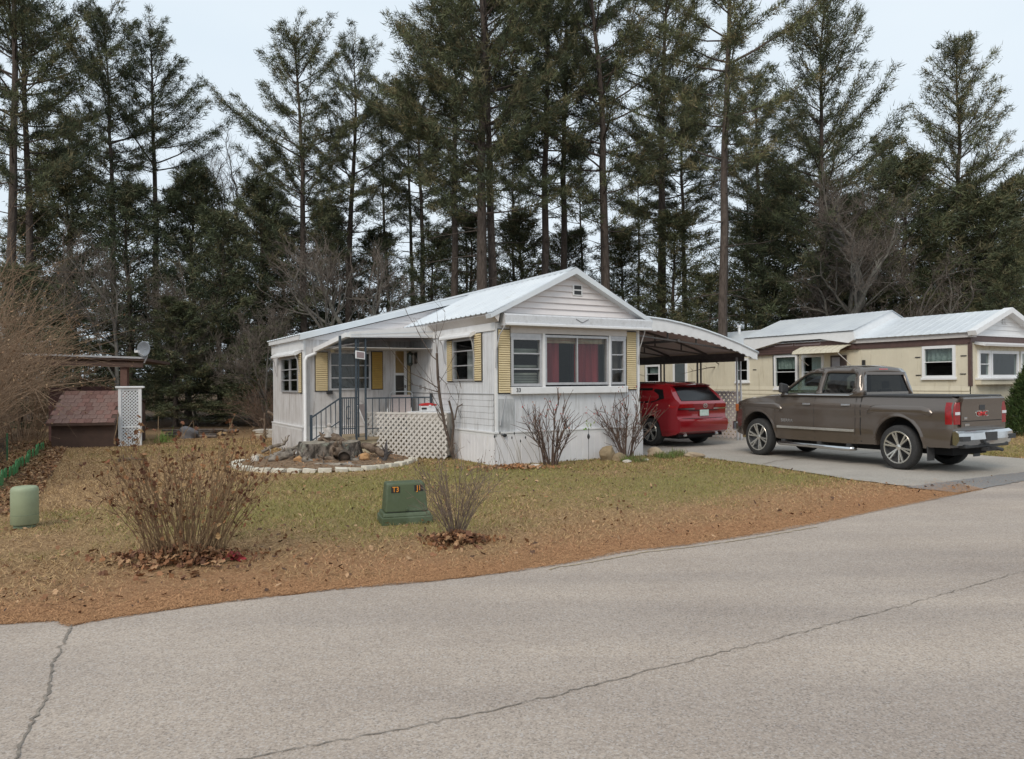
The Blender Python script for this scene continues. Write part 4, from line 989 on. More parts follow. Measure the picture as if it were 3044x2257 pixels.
mb.tube([FR_(.22, .02, 1.40), FR_(.10, .03, .88)], .006, 5); mb.tube([FR_(.10, .03, .90), FR_(.085, .03, .80)], .016, 6); mb.build('awning_arm', M_alu, home)
# side window
window(SI_, .87, 1.91, 1.70, 2.60, home, rows=3, rowz=[2.03, 2.345], curtain=[(.9, 1.55, 1.72, 2.35, M_sheer, .15)])
shutter(SI_, .56, .85, 1.70, 2.68, home); shutter(SI_, 1.95, 2.20, 1.70, 2.60, home)
def roll_awning(P, s0, s1, z, parent, arm=.55):
    mb = MB(); prof = [(0, .12), (.14, .06), (.18, .02), (.18, -.02), (.15, -.03), (0, .05)]; k = len(prof)
    vs = [P(a, o, z + q) for a in (s0, s1) for o, q in prof]; mb.add(vs, [tuple(range(k)), tuple(range(2 * k - 1, k - 1, -1))] + [(i, i + 1, i + 1 + k, i + k) for i in range(k - 1)])
    a_ = mb.build('folded_awning', M_trim, parent); mb = MB()
    for s in (s0 + .03, s1 - .03):
        mb = MB(); mb.tube([P(s, .16, z - .02), P(s, .10, z - .12), P(s - .0, .05, z - arm * .8), P(s, .03, z - arm)], .011, 6); mb.build('awning_arm', M_alu, a_)
roll_awning(SI_, .80, 2.34, 2.64, home)
# wing windows
window(WF_, -2.07, -1.06, 1.51, 2.42, home, rows=3, rowz=[1.80, 2.10], curtain=[(-2.0, -1.1, 1.55, 2.38, mat('grey_curtain', (.16, .15, .14), (.12, .11, .1), rough=.9), .14)])
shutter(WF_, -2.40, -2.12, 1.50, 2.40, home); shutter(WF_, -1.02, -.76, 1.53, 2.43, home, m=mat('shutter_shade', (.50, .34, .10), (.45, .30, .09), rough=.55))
window(WL_, 4.80, 6.50, 1.46, 2.32, home, cols=2, rows=3)
shutter(WL_, 4.50, 4.72, 1.46, 2.38, home); roll_awning(WL_, 4.55, 7.0, 2.36, home, arm=.5)
# door in the nook
mb = MB(); mb.box(-.47, -.12, 0, .03, .66, 2.55, WF_); dr = mb.build('door', M_trim, home)
mb = MB(); mb.box(-.42, -.20, .03, .036, 1.92, 2.48, WF_); mb.build('door_panel', mat('door_amber', (.30, .20, .07), (.24, .16, .06), rough=.4), dr)
mb = MB(); mb.box(-.42, -.20, .03, .036, .75, 1.86, WF_); mb.build('door_glass', mat('door_dark', (.04, .035, .03), rough=.2), dr)
mb = MB(); mb.box(-.185, -.165, .03, .07, 1.55, 1.62, WF_); mb.build('handle', M_black, dr)
shutter(WF_, -.10, -.03, 1.0, 2.55, home)
# lantern on the wall of the nook
mb = MB(); mb.box(3.98, 4.10, 0, .03, 2.14, 2.42, SI_); mb.bar(SI_(4.04, .02, 2.36), SI_(4.04, .17, 2.42), .02); ln = mb.build('wall_lantern', M_black, home)
mb = MB(); mb.lathe([(.02, 2.44), (.09, 2.36), (.07, 2.35), (.07, 2.16), (.085, 2.14), (.03, 2.08)], 8, lambda x, y, z: SI_(4.04 + x, .17 + y, z)); mb.build('lantern_body', mat('lantern_glass', (.05, .07, .06), rough=.15), ln)
mb = MB(); mb.box(3.72, 3.80, 0, .03, 1.52, 1.62, SI_); mb.box(3.45, 3.50, 0, .03, 1.50, 1.58, SI_); mb.build('outlet_box', mat('grey_box', (.3, .3, .3)), home)
# soffit bulb & spot by the wing shutter
mb = MB(); mb.lathe([(.01, .12), (.05, .10), (.06, .04), (.03, 0)], 10, lambda x, y, z: WF_(-2.03 + x, .14 + y, 2.40 + z)); mb.build('porch_bulb', mat('bulb', (.6, .55, .4)), home)
mb = MB(); mb.box(-2.14, -2.02, 0, .10, 1.42, 1.50, WF_); mb.build('spot_lamp', M_black, home)
# white plaque over the siding band + porch roof
PR = [(-2.02, 3.0, 2.79), (0.0, 3.0, 2.985), (0.0, 4.38, 2.88), (-2.36, 4.38, 2.50)]
A_, B_, C_, D_ = [Vector(p) for p in PR]
roof_sheet('porch_roof_sheet', A_, D_, C_, B_, 9, M_roof, home, rib=.02)
mb = MB(); mb.add([A_ + Vector((0, -.03, .02)), B_ + Vector((0, -.03, .02)), B_ + Vector((0, -.03, -.26)), A_ + Vector((0, -.03, -.11)), A_ + Vector((0, .02, .02)), B_ + Vector((0, .02, .02)), B_ + Vector((0, .02, -.26)), A_ + Vector((0, .02, -.11))],
                  [(0, 1, 2, 3), (4, 7, 6, 5), (0, 4, 5, 1), (3, 2, 6, 7), (0, 3, 7, 4), (1, 5, 6, 2)]); mb.build('porch_fascia', M_trim, home)
mb = MB()
for q in (.45, .8): mb.add([A_ + Vector((0.02, -.04, .02 - .13 * q)), B_ + Vector((-.02, -.04, .02 - .28 * q)), B_ + Vector((-.02, -.04, .0 - .28 * q)), A_ + Vector((.02, -.04, .005 - .13 * q))], [(0, 1, 2, 3)])
mb.build('fascia_rib', M_roof, home)
mb = MB(); mb.bar(A_ + Vector((-.05, -.02, -.05)), D_ + Vector((-.05, 0, -.05)), .10, .10); mb.build('gutter', M_trim, home)
mb = MB(); mb.tube([(-2.40, 4.34, 2.44), (-2.42, 4.34, 2.37), (-2.62, 4.33, 2.29), (-2.66, 4.32, 2.20), (-2.665, 4.31, .25), (-2.7, 4.2, .12), (-3.05, 4.0, .04)], .042, 10); mb.build('downspout', M_trim, home, angle=60)
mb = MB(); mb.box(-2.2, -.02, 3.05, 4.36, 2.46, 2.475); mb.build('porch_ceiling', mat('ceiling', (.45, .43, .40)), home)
home['kind_note'] = 'home'
del home['kind_note']

# ---------------------------------------------------------------- porch
porch = thing('porch', 'small raised porch with cream steps and iron railing on the white home', 'porch', (HO[0], HO[1], 0), HT)
mb = MB(); mb.box(-1.95, -.03, 3.05, 4.36, .40, .46); mb.build('deck', mat('deck_tan', (.34, .27, .18)), porch)
mb = MB(); mb.box(-1.93, -.05, 3.10, 4.34, 0, .398); mb.build('deck_side', M_cream, porch)
for k in range(2):
    mb = MB(); mb.box(-2.27 - .3 * k, -1.96 - .3 * k, 3.12, 4.2, 0, .30 - .15 * k); mb.build('step', M_cream, porch, bevel=.01)
posts = [(-2.22, 3.06, 2.72, .05), (-1.86, 3.06, 2.78, .045), (-1.80, 3.08, 2.78, .03), (-1.64, 3.06, 2.80, .04), (-.05, 3.06, 1.42, .05)]
for a, b, z, w in posts:
    mb = MB(); mb.box(a - w / 2, a + w / 2, b - w / 2, b + w / 2, .0 if a < -2 else .4, z); mb.build('post', M_iron, porch, bevel=.004)
mb = MB()
for i in range(5):
    z = 1.1 + i * .34
    for q in range(8):
        a1 = q * math.pi / 4; a2 = (q + 1) * math.pi / 4; mb.bar((-1.83 + .022 * math.cos(a1), 3.055, z + .10 * math.sin(a1)), (-1.83 + .022 * math.cos(a2), 3.055, z + .10 * math.sin(a2)), .010)
mb.build('scroll_work', M_iron, porch)
def rail(p0, p1, z0, z1, n, hb=.80, low=.12):
    mb = MB(); mb.bar((*p0, z0), (*p1, z1), .035, .03); mb.bar((*p0, z0 - hb + low), (*p1, z1 - hb + low), .025, .02)
    r_ = mb.build('hand_rail', M_iron, porch)
    for i in range(1, n):
        t = i / n; x = p0[0] + (p1[0] - p0[0]) * t; y = p0[1] + (p1[1] - p0[1]) * t; z = z0 + (z1 - z0) * t
        m2 = MB(); m2.box(x - .008, x + .008, y - .008, y + .008, z - hb, z); m2.build('baluster', M_iron, r_)
    return r_
rail((-2.22, 3.06), (-1.86, 3.06), 1.345, 1.345, 8)
mb = MB(); [mb.bar((-2.04 + .05 * math.cos(k * .785), 3.05, 1.02 + .16 * math.sin(k * .785)), (-2.04 + .05 * math.cos(k * .785 + .785), 3.05, 1.02 + .16 * math.sin(k * .785 + .785)), .012) for k in range(8)]
mb.bar((-2.04, 3.05, 1.3), (-2.04, 3.05, .62), .018); mb.build('scroll_work', M_iron, porch)
rail((-1.64, 3.06), (-.05, 3.06), 1.33, 1.33, 10)
rail((-2.86, 3.06), (-2.22, 3.06), .93, 1.345, 6, hb=.62)
mb = MB(); mb.box(-2.89, -2.84, 3.035, 3.085, 0, .99); mb.build('post', M_iron, porch)

# square solar panel lamp on the porch post
sl = thing('solar_lamp', 'small tilted white-framed square panel lamp fixed on a porch post', 'lamp', W(-1.80, 2.96, 2.29), HT + R(8))
mb = MB(); mb.box(-.115, .115, -.02, .0, -.09, .09); f_ = mb.build('frame', M_trim, sl, bevel=.006); f_.rotation_euler = (R(-12), R(6), 0)
mb = MB(); mb.box(-.092, .092, -.024, -.019, -.068, .068); q_ = mb.build('panel', mat('mauve_panel', (.26, .2, .2)), sl); q_.rotation_euler = (R(-12), R(6), 0)
mb = MB(); mb.bar((0, 0, .06), (0, .1, .1), .02); mb.build('bracket', M_iron, sl)

# ---------------------------------------------------------------- lattice screens
def lattice(name, label, p0, p1, z0, z1, cell, slat, m, loc_label='', frame=.035, cap=False):
    """p0,p1 world xy; returns thing with individual slats"""
    dx, dy = p1[0] - p0[0], p1[1] - p0[1]; L_ = math.hypot(dx, dy); H_ = z1 - z0
    t = thing(name, label, 'lattice', (p0[0], p0[1], z0), math.atan2(dy, dx))
    def clip(c, sgn):     # line x = c + sgn*z within [0,L]x[0,H]
        pts = []
        for z in (0, H_):
            x = c + sgn * z
            if 0 <= x <= L_: pts.append((x, z))
        for x in (0, L_):
            z = (x - c) / sgn
            if 0 < z < H_: pts.append((x, z))
        return sorted(set(pts))[:2]
    k = -int(H_ / cell) - 2
    cnt = 0
    for sgn, y in ((1, 0.0), (-1, .010)):
        c = -H_ - cell if sgn == 1 else 0.0
        lim = L_ + (0 if sgn == 1 else H_)
        c = -H_ if sgn == 1 else 0
        while c < lim:
            c += cell; q = clip(c, sgn)
            if len(q) == 2 and math.dist(q[0], q[1]) > .03:
                mb = MB(); mb.bar((q[0][0], y, q[0][1]), (q[1][0], y, q[1][1]), .009, slat, upv=(0, 1, 0))
                mb2 = MB(); d = Vector((q[1][0] - q[0][0], 0, q[1][1] - q[0][1])).normalized(); nn = Vector((-d.z, 0, d.x)) * slat / 2
                a, b = Vector((q[0][0], y, q[0][1])), Vector((q[1][0], y, q[1][1])); yy = Vector((0, .0045, 0))
                vs = [p + i * nn + j * yy for p in (a, b) for i, j in ((-1, -1), (1, -1), (1, 1), (-1, 1))]
                mb2.add(vs, [(0, 3, 2, 1), (4, 5, 6, 7), (0, 1, 5, 4), (1, 2, 6, 5), (2, 3, 7, 6), (3, 0, 4, 7)]); mb2.build('slat', m, t); cnt += 1
    fm = MB()
    if frame:
        fm.box(-.012, L_ + .012, -.012, .024, H_ - frame, H_ + .004); fm.box(-.012, frame * .8, -.013, .025, 0, H_ - frame); fm.build('frame', m, t)
    return t
M_lat = mat('lattice_white', (.60, .57, .53), (.52, .49, .45), rough=.6, scale=5)
lt = lattice('lattice_screen', 'white diagonal lattice screen in front of the porch', W(-1.53, 3.35)[:2], W(-.36, 1.55)[:2], .02, 1.01, .139, .046, M_lat)
# table with pale cloth behind the screen
tb = thing('patio_table', 'white round-edged table under a pale cloth behind the lattice screen', 'table', W(-.22, 2.35, 0), HT - R(50))
mb = MB(); mb.box(-.62, .42, -.30, .34, .985, 1.02); mb.build('table_top', mat('white_plastic', (.78, .79, .80), rough=.35), tb, bevel=.012)
mb = MB(); nq = 40
per = [(-.60, -.28), (.40, -.28), (.40, .32), (-.60, .32), (-.60, -.28)]
for i in range(4):
    (x0, y0), (x1, y1) = per[i], per[i + 1]
    for k in range(12):
        t0, t1 = k / 12, (k + 1) / 12; f0 = .015 * math.sin(k * 1.7); f1 = .015 * math.sin((k + 1) * 1.7)
        q0 = (x0 + (x1 - x0) * t0 + f0, y0 + (y1 - y0) * t0 + f0); q1 = (x0 + (x1 - x0) * t1 + f1, y0 + (y1 - y0) * t1 + f1)
        mb.quad((*q0, .06), (*q1, .06), (*q1, .984), (*q0, .984))
mb.build('table_cloth', mat('cloth_beige', (.46, .43, .38), (.40, .37, .33), rough=.9), tb)
cl = thing('cooler', 'small white cooler with a domed red lid on the patio table', 'cooler', W(-.40, 2.45, 1.022), HT - R(12))
mb = MB(); mb.add([(-.17, -.11, 0), (.17, -.11, 0), (.17, .11, 0), (-.17, .11, 0), (-.18, -.12, .13), (.18, -.12, .13), (.18, .12, .13), (-.18, .12, .13)], [(0, 3, 2, 1), (4, 5, 6, 7), (0, 1, 5, 4), (1, 2, 6, 5), (2, 3, 7, 6), (3, 0, 4, 7)])
mb.build('tub', mat('white_plastic', (.78, .79, .80)), cl, bevel=.012)
mb = MB(); pr = [(-.185, .132), (-.185, .155), (-.12, .18), (0, .195), (.12, .18), (.185, .155), (.185, .132)]
mb.prism(pr, -.125, .125, lambda a, o, z: (a, o, z)); mb.build('lid', mat('red_plastic', (.55, .03, .03), (.48, .025, .025), rough=.35), cl, bevel=.01)
mb = MB(); mb.box(-.165, -.05, -.128, -.118, .05, .09); mb.build('handle', M_black, cl)
mb = MB(); mb.box(.0, .05, -.137, -.124, .11, .15); mb.build('latch', M_trim, cl)

# folding lawn chairs behind the railing
M_web = mat('pink_webbing', (.60, .52, .50), (.54, .46, .44), rough=.8, scale=30)
def lawn_chair(label, a, b, z, rz, s=1.0):
    t = thing('lawn_chair', label, 'chair', W(a, b, z), HT + rz, 'folding lawn chairs on the porch'); t.scale = (s, s, s)
    mb = MB(); mb.add([(-.24, -.25, .38), (.24, -.25, .38), (.24, .22, .34), (-.24, .22, .34), (-.24, -.25, .40), (.24, -.25, .40), (.24, .22, .36), (-.24, .22, .36)], [(0, 1, 5, 4), (4, 5, 6, 7), (1, 2, 6, 5), (2, 3, 7, 6), (3, 0, 4, 7), (3, 2, 1, 0)]); mb.build('seat', M_web, t)
    mb = MB(); mb.add([(-.24, .22, .36), (.24, .22, .36), (.23, .42, .92), (-.23, .42, .92), (-.24, .24, .36), (.24, .24, .36), (.23, .44, .92), (-.23, .44, .92)], [(0, 1, 2, 3), (5, 4, 7, 6), (0, 4, 5, 1), (2, 6, 7, 3), (0, 3, 7, 4), (1, 5, 6, 2)]); mb.build('backrest', M_web, t)
    fr = mat('chair_tube', (.75, .75, .75), rough=.3, metal=.2)
    mb = MB()
    for x in (-.27, .27): mb.tube([(x, .2, .33), (x, .45, .95), (x * .8, .47, 1.0)], .013, 8)
    mb.tube([(-.216, .47, 1.0), (.216, .47, 1.0)], .013, 8)
    mb.build('back_frame', fr, t, angle=60)
    for x in (-.28, .28):
        mb = MB(); mb.tube([(x, -.3, 0), (x, -.28, .58), (x, -.22, .62), (x, .25, .60)], .013, 8); mb.build('armrest', fr, t, angle=60)
        mb = MB(); mb.tube([(x, .38, 0), (x, -.22, .40)], .012, 8); mb.build('leg', fr, t, angle=60)
    return t
lawn_chair('pink-webbed folding lawn chair behind the cooler with its back to the wall', -.55, 3.75, .46, R(-25))
lawn_chair('lower pink-webbed lawn chair left of the other one on the porch', -1.12, 3.72, .30, R(55), .95)

# ---------------------------------------------------------------- carport
cp = thing('carport', 'white arched metal carport with dark trusses beside the white home', 'carport', (HO[0], HO[1], 0), HT)
M_cpd = mat('carport_steel', (.07, .062, .058), (.10, .09, .085), rough=.6)
M_cpu = mat('carport_under', (.66, .58, .55), (.60, .53, .50), rough=.7)
AC = [(3.72, 3.26), (4.3, 3.27), (4.94, 3.23), (5.5, 3.19), (6.15, 3.10), (6.8, 2.98), (7.4, 2.84), (8.1, 2.65), (8.80, 2.42)]
def arcz(a): return float(np.interp(a, [p[0] for p in AC], [p[1] for p in AC]))
B0, B1 = 1.2, 7.6
mb = MB(); nn_ = len(AC); vs = [(a, b, z) for b in (B0, B1) for a, z in AC] + [(a, b, z - .02) for b in (B0, B1) for a, z in AC]
mb.add(vs, [(i, i + 1, i + 1 + nn_, i + nn_) for i in range(nn_ - 1)]); mb.build('roof_panel', M_roof, cp, smooth=True)
mb = MB(); mb.add([(a, b, z - .025) for b in (B0, B1) for a, z in AC], [(i, i + 1, i + 1 + nn_, i + nn_) for i in range(nn_ - 1)]); mb.build('ceiling_panel', M_cpu, cp, smooth=True)
# front fascia with scalloped lower edge
tk = .30; nsc = 44; vs = []; fs = []
aa = np.linspace(3.72, 8.78, nsc + 1)
mb = MB()
for i in range(nsc):
    a0, a1 = aa[i], aa[i + 1]; t_ = lambda a: .34 - .12 * (a - 3.72) / 5.06
    low = .022 if i % 2 else 0.0
    A = (a0, B0 - .03, arcz(a0)); Bq = (a1, B0 - .03, arcz(a1)); Cq = (a1, B0 - .03, arcz(a1) - t_(a1) + low); Dq = (a0, B0 - .03, arcz(a0) - t_(a0) + low)
    mb.quad(A, Bq, Cq, Dq); mb.quad(*[(x, y + .025, z) for x, y, z in (A, Bq, Cq, Dq)]); mb.quad(Dq, Cq, (Cq[0], Cq[1] + .025, Cq[2]), (Dq[0], Dq[1] + .025, Dq[2]))
mb.build('fascia', M_trim, cp)
mb = MB(); mb.tube([(a, B0 - .04, arcz(a) + .015) for a in aa[::2]], .028, 8); mb.build('edge_trim', M_roof, cp, smooth=True)
mb = MB(); mb.tube([(8.82, B0 - .02, 2.42), (8.82, B1, 2.42)], .045, 8); mb.build('gutter', M_alu, cp, smooth=True)
for a_, z_, h_ in ((3.78, 2.72, .12), (6.0, 2.70, .07), (8.58, 2.38, .12)):
    mb = MB(); mb.box(a_ - .03, a_ + .03, B0 + .02, B1, z_ - h_ / 2, z_ + h_ / 2); mb.build('beam', M_cpd, cp)
mb = MB(); mb.box(8.62, 8.64, B0 + .3, B1, 2.20, 2.36); mb.build('valance', M_cpd, cp)
for b in (1.3, 2.9, 4.5, 6.1, 7.5):
    mb = MB(); aa2 = np.linspace(3.75, 8.6, 11)
    for i in range(10):
        mb.bar((aa2[i], b, arcz(aa2[i]) - .05), (aa2[i + 1], b, arcz(aa2[i + 1]) - .05), .05, .045)
        l0 = 2.86 - .44 * (i / 10) ** 1.2; l1 = 2.86 - .44 * ((i + 1) / 10) ** 1.2
        mb.bar((aa2[i], b, l0), (aa2[i + 1], b, l1), .045, .04)
        if 0 < i < 9 and i % 2 == 0: mb.bar((aa2[i], b, l0), (aa2[i], b, arcz(aa2[i]) - .05), .03)
    mb.build('truss', M_cpd, cp)
for b in (1.72, 3.25, 4.85, 6.4, 7.4):
    mb = MB(); mb.box(8.56, 8.60, b - .02, b + .02, 0, 2.36); mb.build('post', M_alu if b < 2 else M_cpd, cp); mb = MB(); mb.box(8.70, 8.735, b - .02, b + .02, 0, 2.36); mb.build('post', M_alu if b < 2 else M_cpd, cp)
lattice('lattice_screen', 'white lattice panel along the far side of the carport behind the red car', W(9.0, 1.95)[:2], W(9.0, 5.5)[:2], .03, 1.36, .165, .066, mat('lattice_pinkish', (.74, .68, .66), (.68, .62, .60), rough=.6))  # light pinkish-white slats, the panel's own colour

# ================================================================ YELLOW MOBILE HOME
YO = (13.52, 22.0)
yh = thing('mobile_home', 'pale yellow mobile home with brown band and white windows behind the pickup', 'mobile home', (YO[0], YO[1], 0), R(30))
M_y = mat('yellow_siding', (.66, .61, .48), (.61, .56, .44), rough=.6, scale=2, dirt=(.42, .36, .25), dscale=2, dstretch=(3, 3, .4), dlo=.55, dhi=.8)
M_brn = mat('brown_band', (.085, .05, .045), (.11, .065, .055), rough=.55, scale=8)
M_vin = mat('vinyl_white', (.78, .79, .80), (.74, .75, .76), rough=.4)
YS = Plane((0, 0, 0), (0, 1, 0), (-1, 0, 0)); YF = Plane((0, 0, 0), (1, 0, 0), (0, -1, 0))
LY = 16.5
yw = [(.42, 1.44, 1.70, 2.69), (6.12, 7.18, 1.36, 2.62), (5.01, 5.92, 1.36, 2.58), (8.40, 9.10, 1.62, 2.56), (12.0, 12.6, 1.0, 2.44), (13.6, 14.6, 1.60, 2.44)]
ribbed('side_wall', YS, .05, LY, 1.46, 2.74, M_y, yh, yw, pitch=.2, groove=.008, depth=.004)
for k in range(5):
    z0 = .68 + k * .156; mb = MB(); mb.add([YS(.02, .004, z0), YS(LY, .004, z0), YS(LY, .03, z0 + .012), YS(.02, .03, z0 + .012), YS(LY, .008, z0 + .156), YS(.02, .008, z0 + .156)], [(0, 1, 2, 3), (3, 2, 4, 5)]); mb.build('siding_board', M_y, yh)
ribbed('skirting', YS, 0, LY, 0, .68, mat('skirt_cream', (.55, .52, .42)), yh, pitch=.2, o=.03)
ribbed('front_wall', YF, .02, 3.66, 0, 2.74, M_y, yh, [(.36, 2.6, 1.66, 2.52)], pitch=.2)
mb = MB(); mb.box(3.6, 3.66, 0, LY, 0, 2.8); mb.build('right_wall', M_y, yh)
mb = MB(); mb.box(.05, 3.6, LY - .05, LY, 0, 2.8); mb.build('rear_wall', M_y, yh)
mb = MB(); mb.box(.3, 3.5, .4, LY - .3, .66, .68); mb.box(1.2, 1.24, .4, LY - .2, .7, 2.7); mb.build('interior', M_dark, yh)
mb = MB(); mb.box(-.02, LY, 0, .03, 2.70, 2.90, YS); mb.build('brown_band', M_brn, yh)
mb = MB(); mb.box(-.03, 3.7, 0, .03, 2.76, 2.95, YF); mb.build('brown_band', M_brn, yh)
mb = MB(); mb.box(-.03, .06, -.03, .06, 1.46, 2.75); mb.build('corner_post', M_brn, yh)
mb = MB(); mb.box(-.12, LY, -.12, .1, 2.90, 3.04, YS); mb.build('eave_fascia', mat('fascia_grey', (.55, .53, .52)), yh)
mb = MB(); mb.box(-.05, 3.72, 0, .06, 2.95, 3.02, YF); mb.build('eave_fascia', M_vin, yh)
roof_sheet('roof_sheet', (-.18, -.25, 3.05), (-.18, LY + .1, 3.05), (1.83, LY + .1, 3.80), (1.83, -.25, 3.80), 60, M_roof, yh, rib=.006)
roof_sheet('roof_sheet', (3.85, -.25, 3.05), (3.85, LY + .1, 3.05), (1.83, LY + .1, 3.80), (1.83, -.25, 3.80), 60, M_roof, yh, rib=.006)
# front gable
for k in range(6):
    z0 = 3.02 + k * .13; h = 1.95 * (1 - (z0 - 3.02) / .80); 
    if h < .15: break
    h2 = max(.05, 1.95 * (1 - (z0 + .13 - 3.02) / .80)); mb = MB()
    mb.add([YF(1.83 - h, .0, z0), YF(1.83 + h, .0, z0), YF(1.83 + h, .03, z0), YF(1.83 - h, .03, z0), YF(1.83 + h2, .008, z0 + .13), YF(1.83 - h2, .008, z0 + .13)], [(0, 1, 2, 3), (3, 2, 4, 5)]); mb.build('siding_board', M_vin, yh)
for s in (-1, 1):
    e = 1.83 + s * 2.03; mb = MB()
    mb.add([(e, -.27, 3.08), (1.83, -.27, 3.84), (1.83, -.27, 3.68), (e - s * .05, -.27, 2.95), (e, -.02, 3.08), (1.83, -.02, 3.84), (1.83, -.02, 3.68), (e - s * .05, -.02, 2.95)], [(0, 1, 2, 3), (0, 1, 5, 4), (3, 2, 6, 7), (0, 3, 7, 4)]); mb.build('rake_board', M_vin, yh)
mb = MB()
for k in range(5): mb.box(1.70, 1.96, .03, .05, 3.34 + k * .05, 3.37 + k * .05, YF)
mb.build('gable_vent', M_trim, yh)
# raised middle roof over the side room, with its white gable wall towards the street
RA, RB = 3.62, 8.45
roof_sheet('roof_sheet', (-.32, RA, 3.34), (-.32, RB, 3.34), (1.83, RB, 4.10), (1.83, RA, 4.10), 24, M_roof, yh, rib=.006)
roof_sheet('roof_sheet', (3.95, RA, 3.34), (3.95, RB, 3.34), (1.83, RB, 4.10), (1.83, RA, 4.10), 24, M_roof, yh, rib=.006)
for q_ in (RA + .04, RB - .04):
    mb = MB(); mb.add([(-.26, q_, 3.0), (-.26, q_, 3.32), (1.83, q_, 4.08), (3.9, q_, 3.32), (3.9, q_, 3.0)], [(0, 1, 2, 3, 4)]); mb.build('gable_wall', M_vin, yh)
mb = MB(); mb.prism([(RA + .02, 3.02), (RA + .02, 3.31), (RB - .02, 3.31), (RB - .02, 3.02), (8.07, 2.84), (6.62, 3.12), (4.98, 3.12), (3.85, 2.92)], .14, .27, YS); mb.build('white_band', M_vin, yh)
mb = MB(); mb.prism([(8.4, 2.62), (8.07, 2.81), (6.62, 3.09), (4.98, 3.09), (3.83, 2.91), (3.6, 2.72)], .03, .12, YS); gp = mb.build('brown_gable', M_brn, yh)
for a0, a1 in ((5.05, 6.15), (6.22, 7.05)):
    mb = MB(); mb.box(a0, a1, .12, .135, 2.93, 2.97, YS); mb.box(a0, a1, .12, .135, 3.03, 3.06, YS); mb.box(a0, a0 + .03, .12, .136, 2.93, 3.06, YS); mb.box(a1 - .03, a1, .12, .136, 2.93, 3.06, YS); mb.build('trim_frame', mat('mauve_trim', (.25, .2, .2)), gp)
mb = MB()
for k in range(3): mb.box(4.0, 8.3, .12, .128, 2.66 + k * .09, 2.672 + k * .09, YS)
mb.build('clapboard_line', mat('brown_dk', (.05, .03, .03)), gp)
Gy = glass('window_glass_y', (.6, .68, .66), .03)
lace = mat('lace', (.50, .52, .50), (.3, .33, .32), rough=.9, scale=12)
for (s0, s1, z0, z1), cur in zip(yw[:4] + yw[5:], ([(.5, 1.36, 2.2, 2.62, lace, .12)], [(6.2, 7.1, 2.1, 2.56, lace, .12)], [(5.1, 5.6, 1.9, 2.5, M_vin, .12)], None, [(13.7, 14.5, 2.05, 2.4, lace, .12)])):
    window(YS, s0, s1, z0, z1, yh, rows=2, fw_=.085, proud=.05, mframe=M_vin, curtain=cur, gl=Gy)
    if s0 < 10:
        mb = MB(); mb.box(s0 - .03, s1 + .03, 0, .075, z0 - .05, z0 + .02, YS); mb.build('sill', M_vin, yh, bevel=.005)
mb = MB(); mb.box(12.0, 12.6, 0, .05, .75, 2.44, YS); mb.build('side_door', mat('slate_door', (.10, .12, .13), rough=.4), yh)
mb = MB(); mb.box(12.62, 12.75, 0, .04, .7, 2.48, YS); mb.box(11.86, 11.98, 0, .04, .7, 2.48, YS); mb.build('door_trim', M_vin, yh)
for b_, z_ in ((1.62, 2.36), (1.60, 1.80), (.22, 2.36), (.24, 1.82), (8.16, 2.1)):
    mb = MB(); mb.box(b_ - .11, b_ + .06, .0, .02, z_ - .014, z_ + .014, YS); mb.build('shutter_hook', M_black, yh)
mb = MB(); mb.box(4.1, 4.72, 0, .04, .66, 2.52, YS); yd = mb.build('door', mat('door_brown', (.07, .05, .045), rough=.4), yh)
mb = MB(); mb.box(4.35, 4.66, .04, .046, 2.1, 2.46, YS); mb.build('door_pane', mat('pane_grey', (.35, .35, .38), rough=.15), yd)
mb = MB(); mb.box(3.40, 3.48, 0, .08, 2.12, 2.33, YS); mb.build('wall_lantern', M_black, yh)
# cream door awning
mb = MB()
pr = [(0, 2.90), (.35, 2.84), (.72, 2.70), (.78, 2.60), (.76, 2.59), (.70, 2.68), (.33, 2.815), (0, 2.87)]
vs = [YS(b, o, z) for b in (3.85, 5.75) for o, z in pr]; k = len(pr)
mb.add(vs, [tuple(range(k)), tuple(range(2 * k - 1, k - 1, -1))] + [(i, i + 1, i + 1 + k, i + k) for i in range(k - 1)]); ya = mb.build('door_awning', mat('awning_cream', (.60, .56, .44), (.55, .5, .4)), yh)
mb = MB()
for b in np.linspace(3.9, 5.7, 9): mb.tube([YS(b, 0, 2.905), YS(b, .35, 2.845), YS(b, .72, 2.705), YS(b, .785, 2.60)], .008, 4)
mb.build('awning_seam', mat('awning_cream2', (.5, .46, .36)), ya)
mb = MB(); mb.bar(YS(3.95, .74, 2.62), YS(3.95, .02, 2.2), .02); mb.bar(YS(5.65, .74, 2.62), YS(5.65, .02, 2.2), .02); mb.build('awning_brace', M_trim, ya)
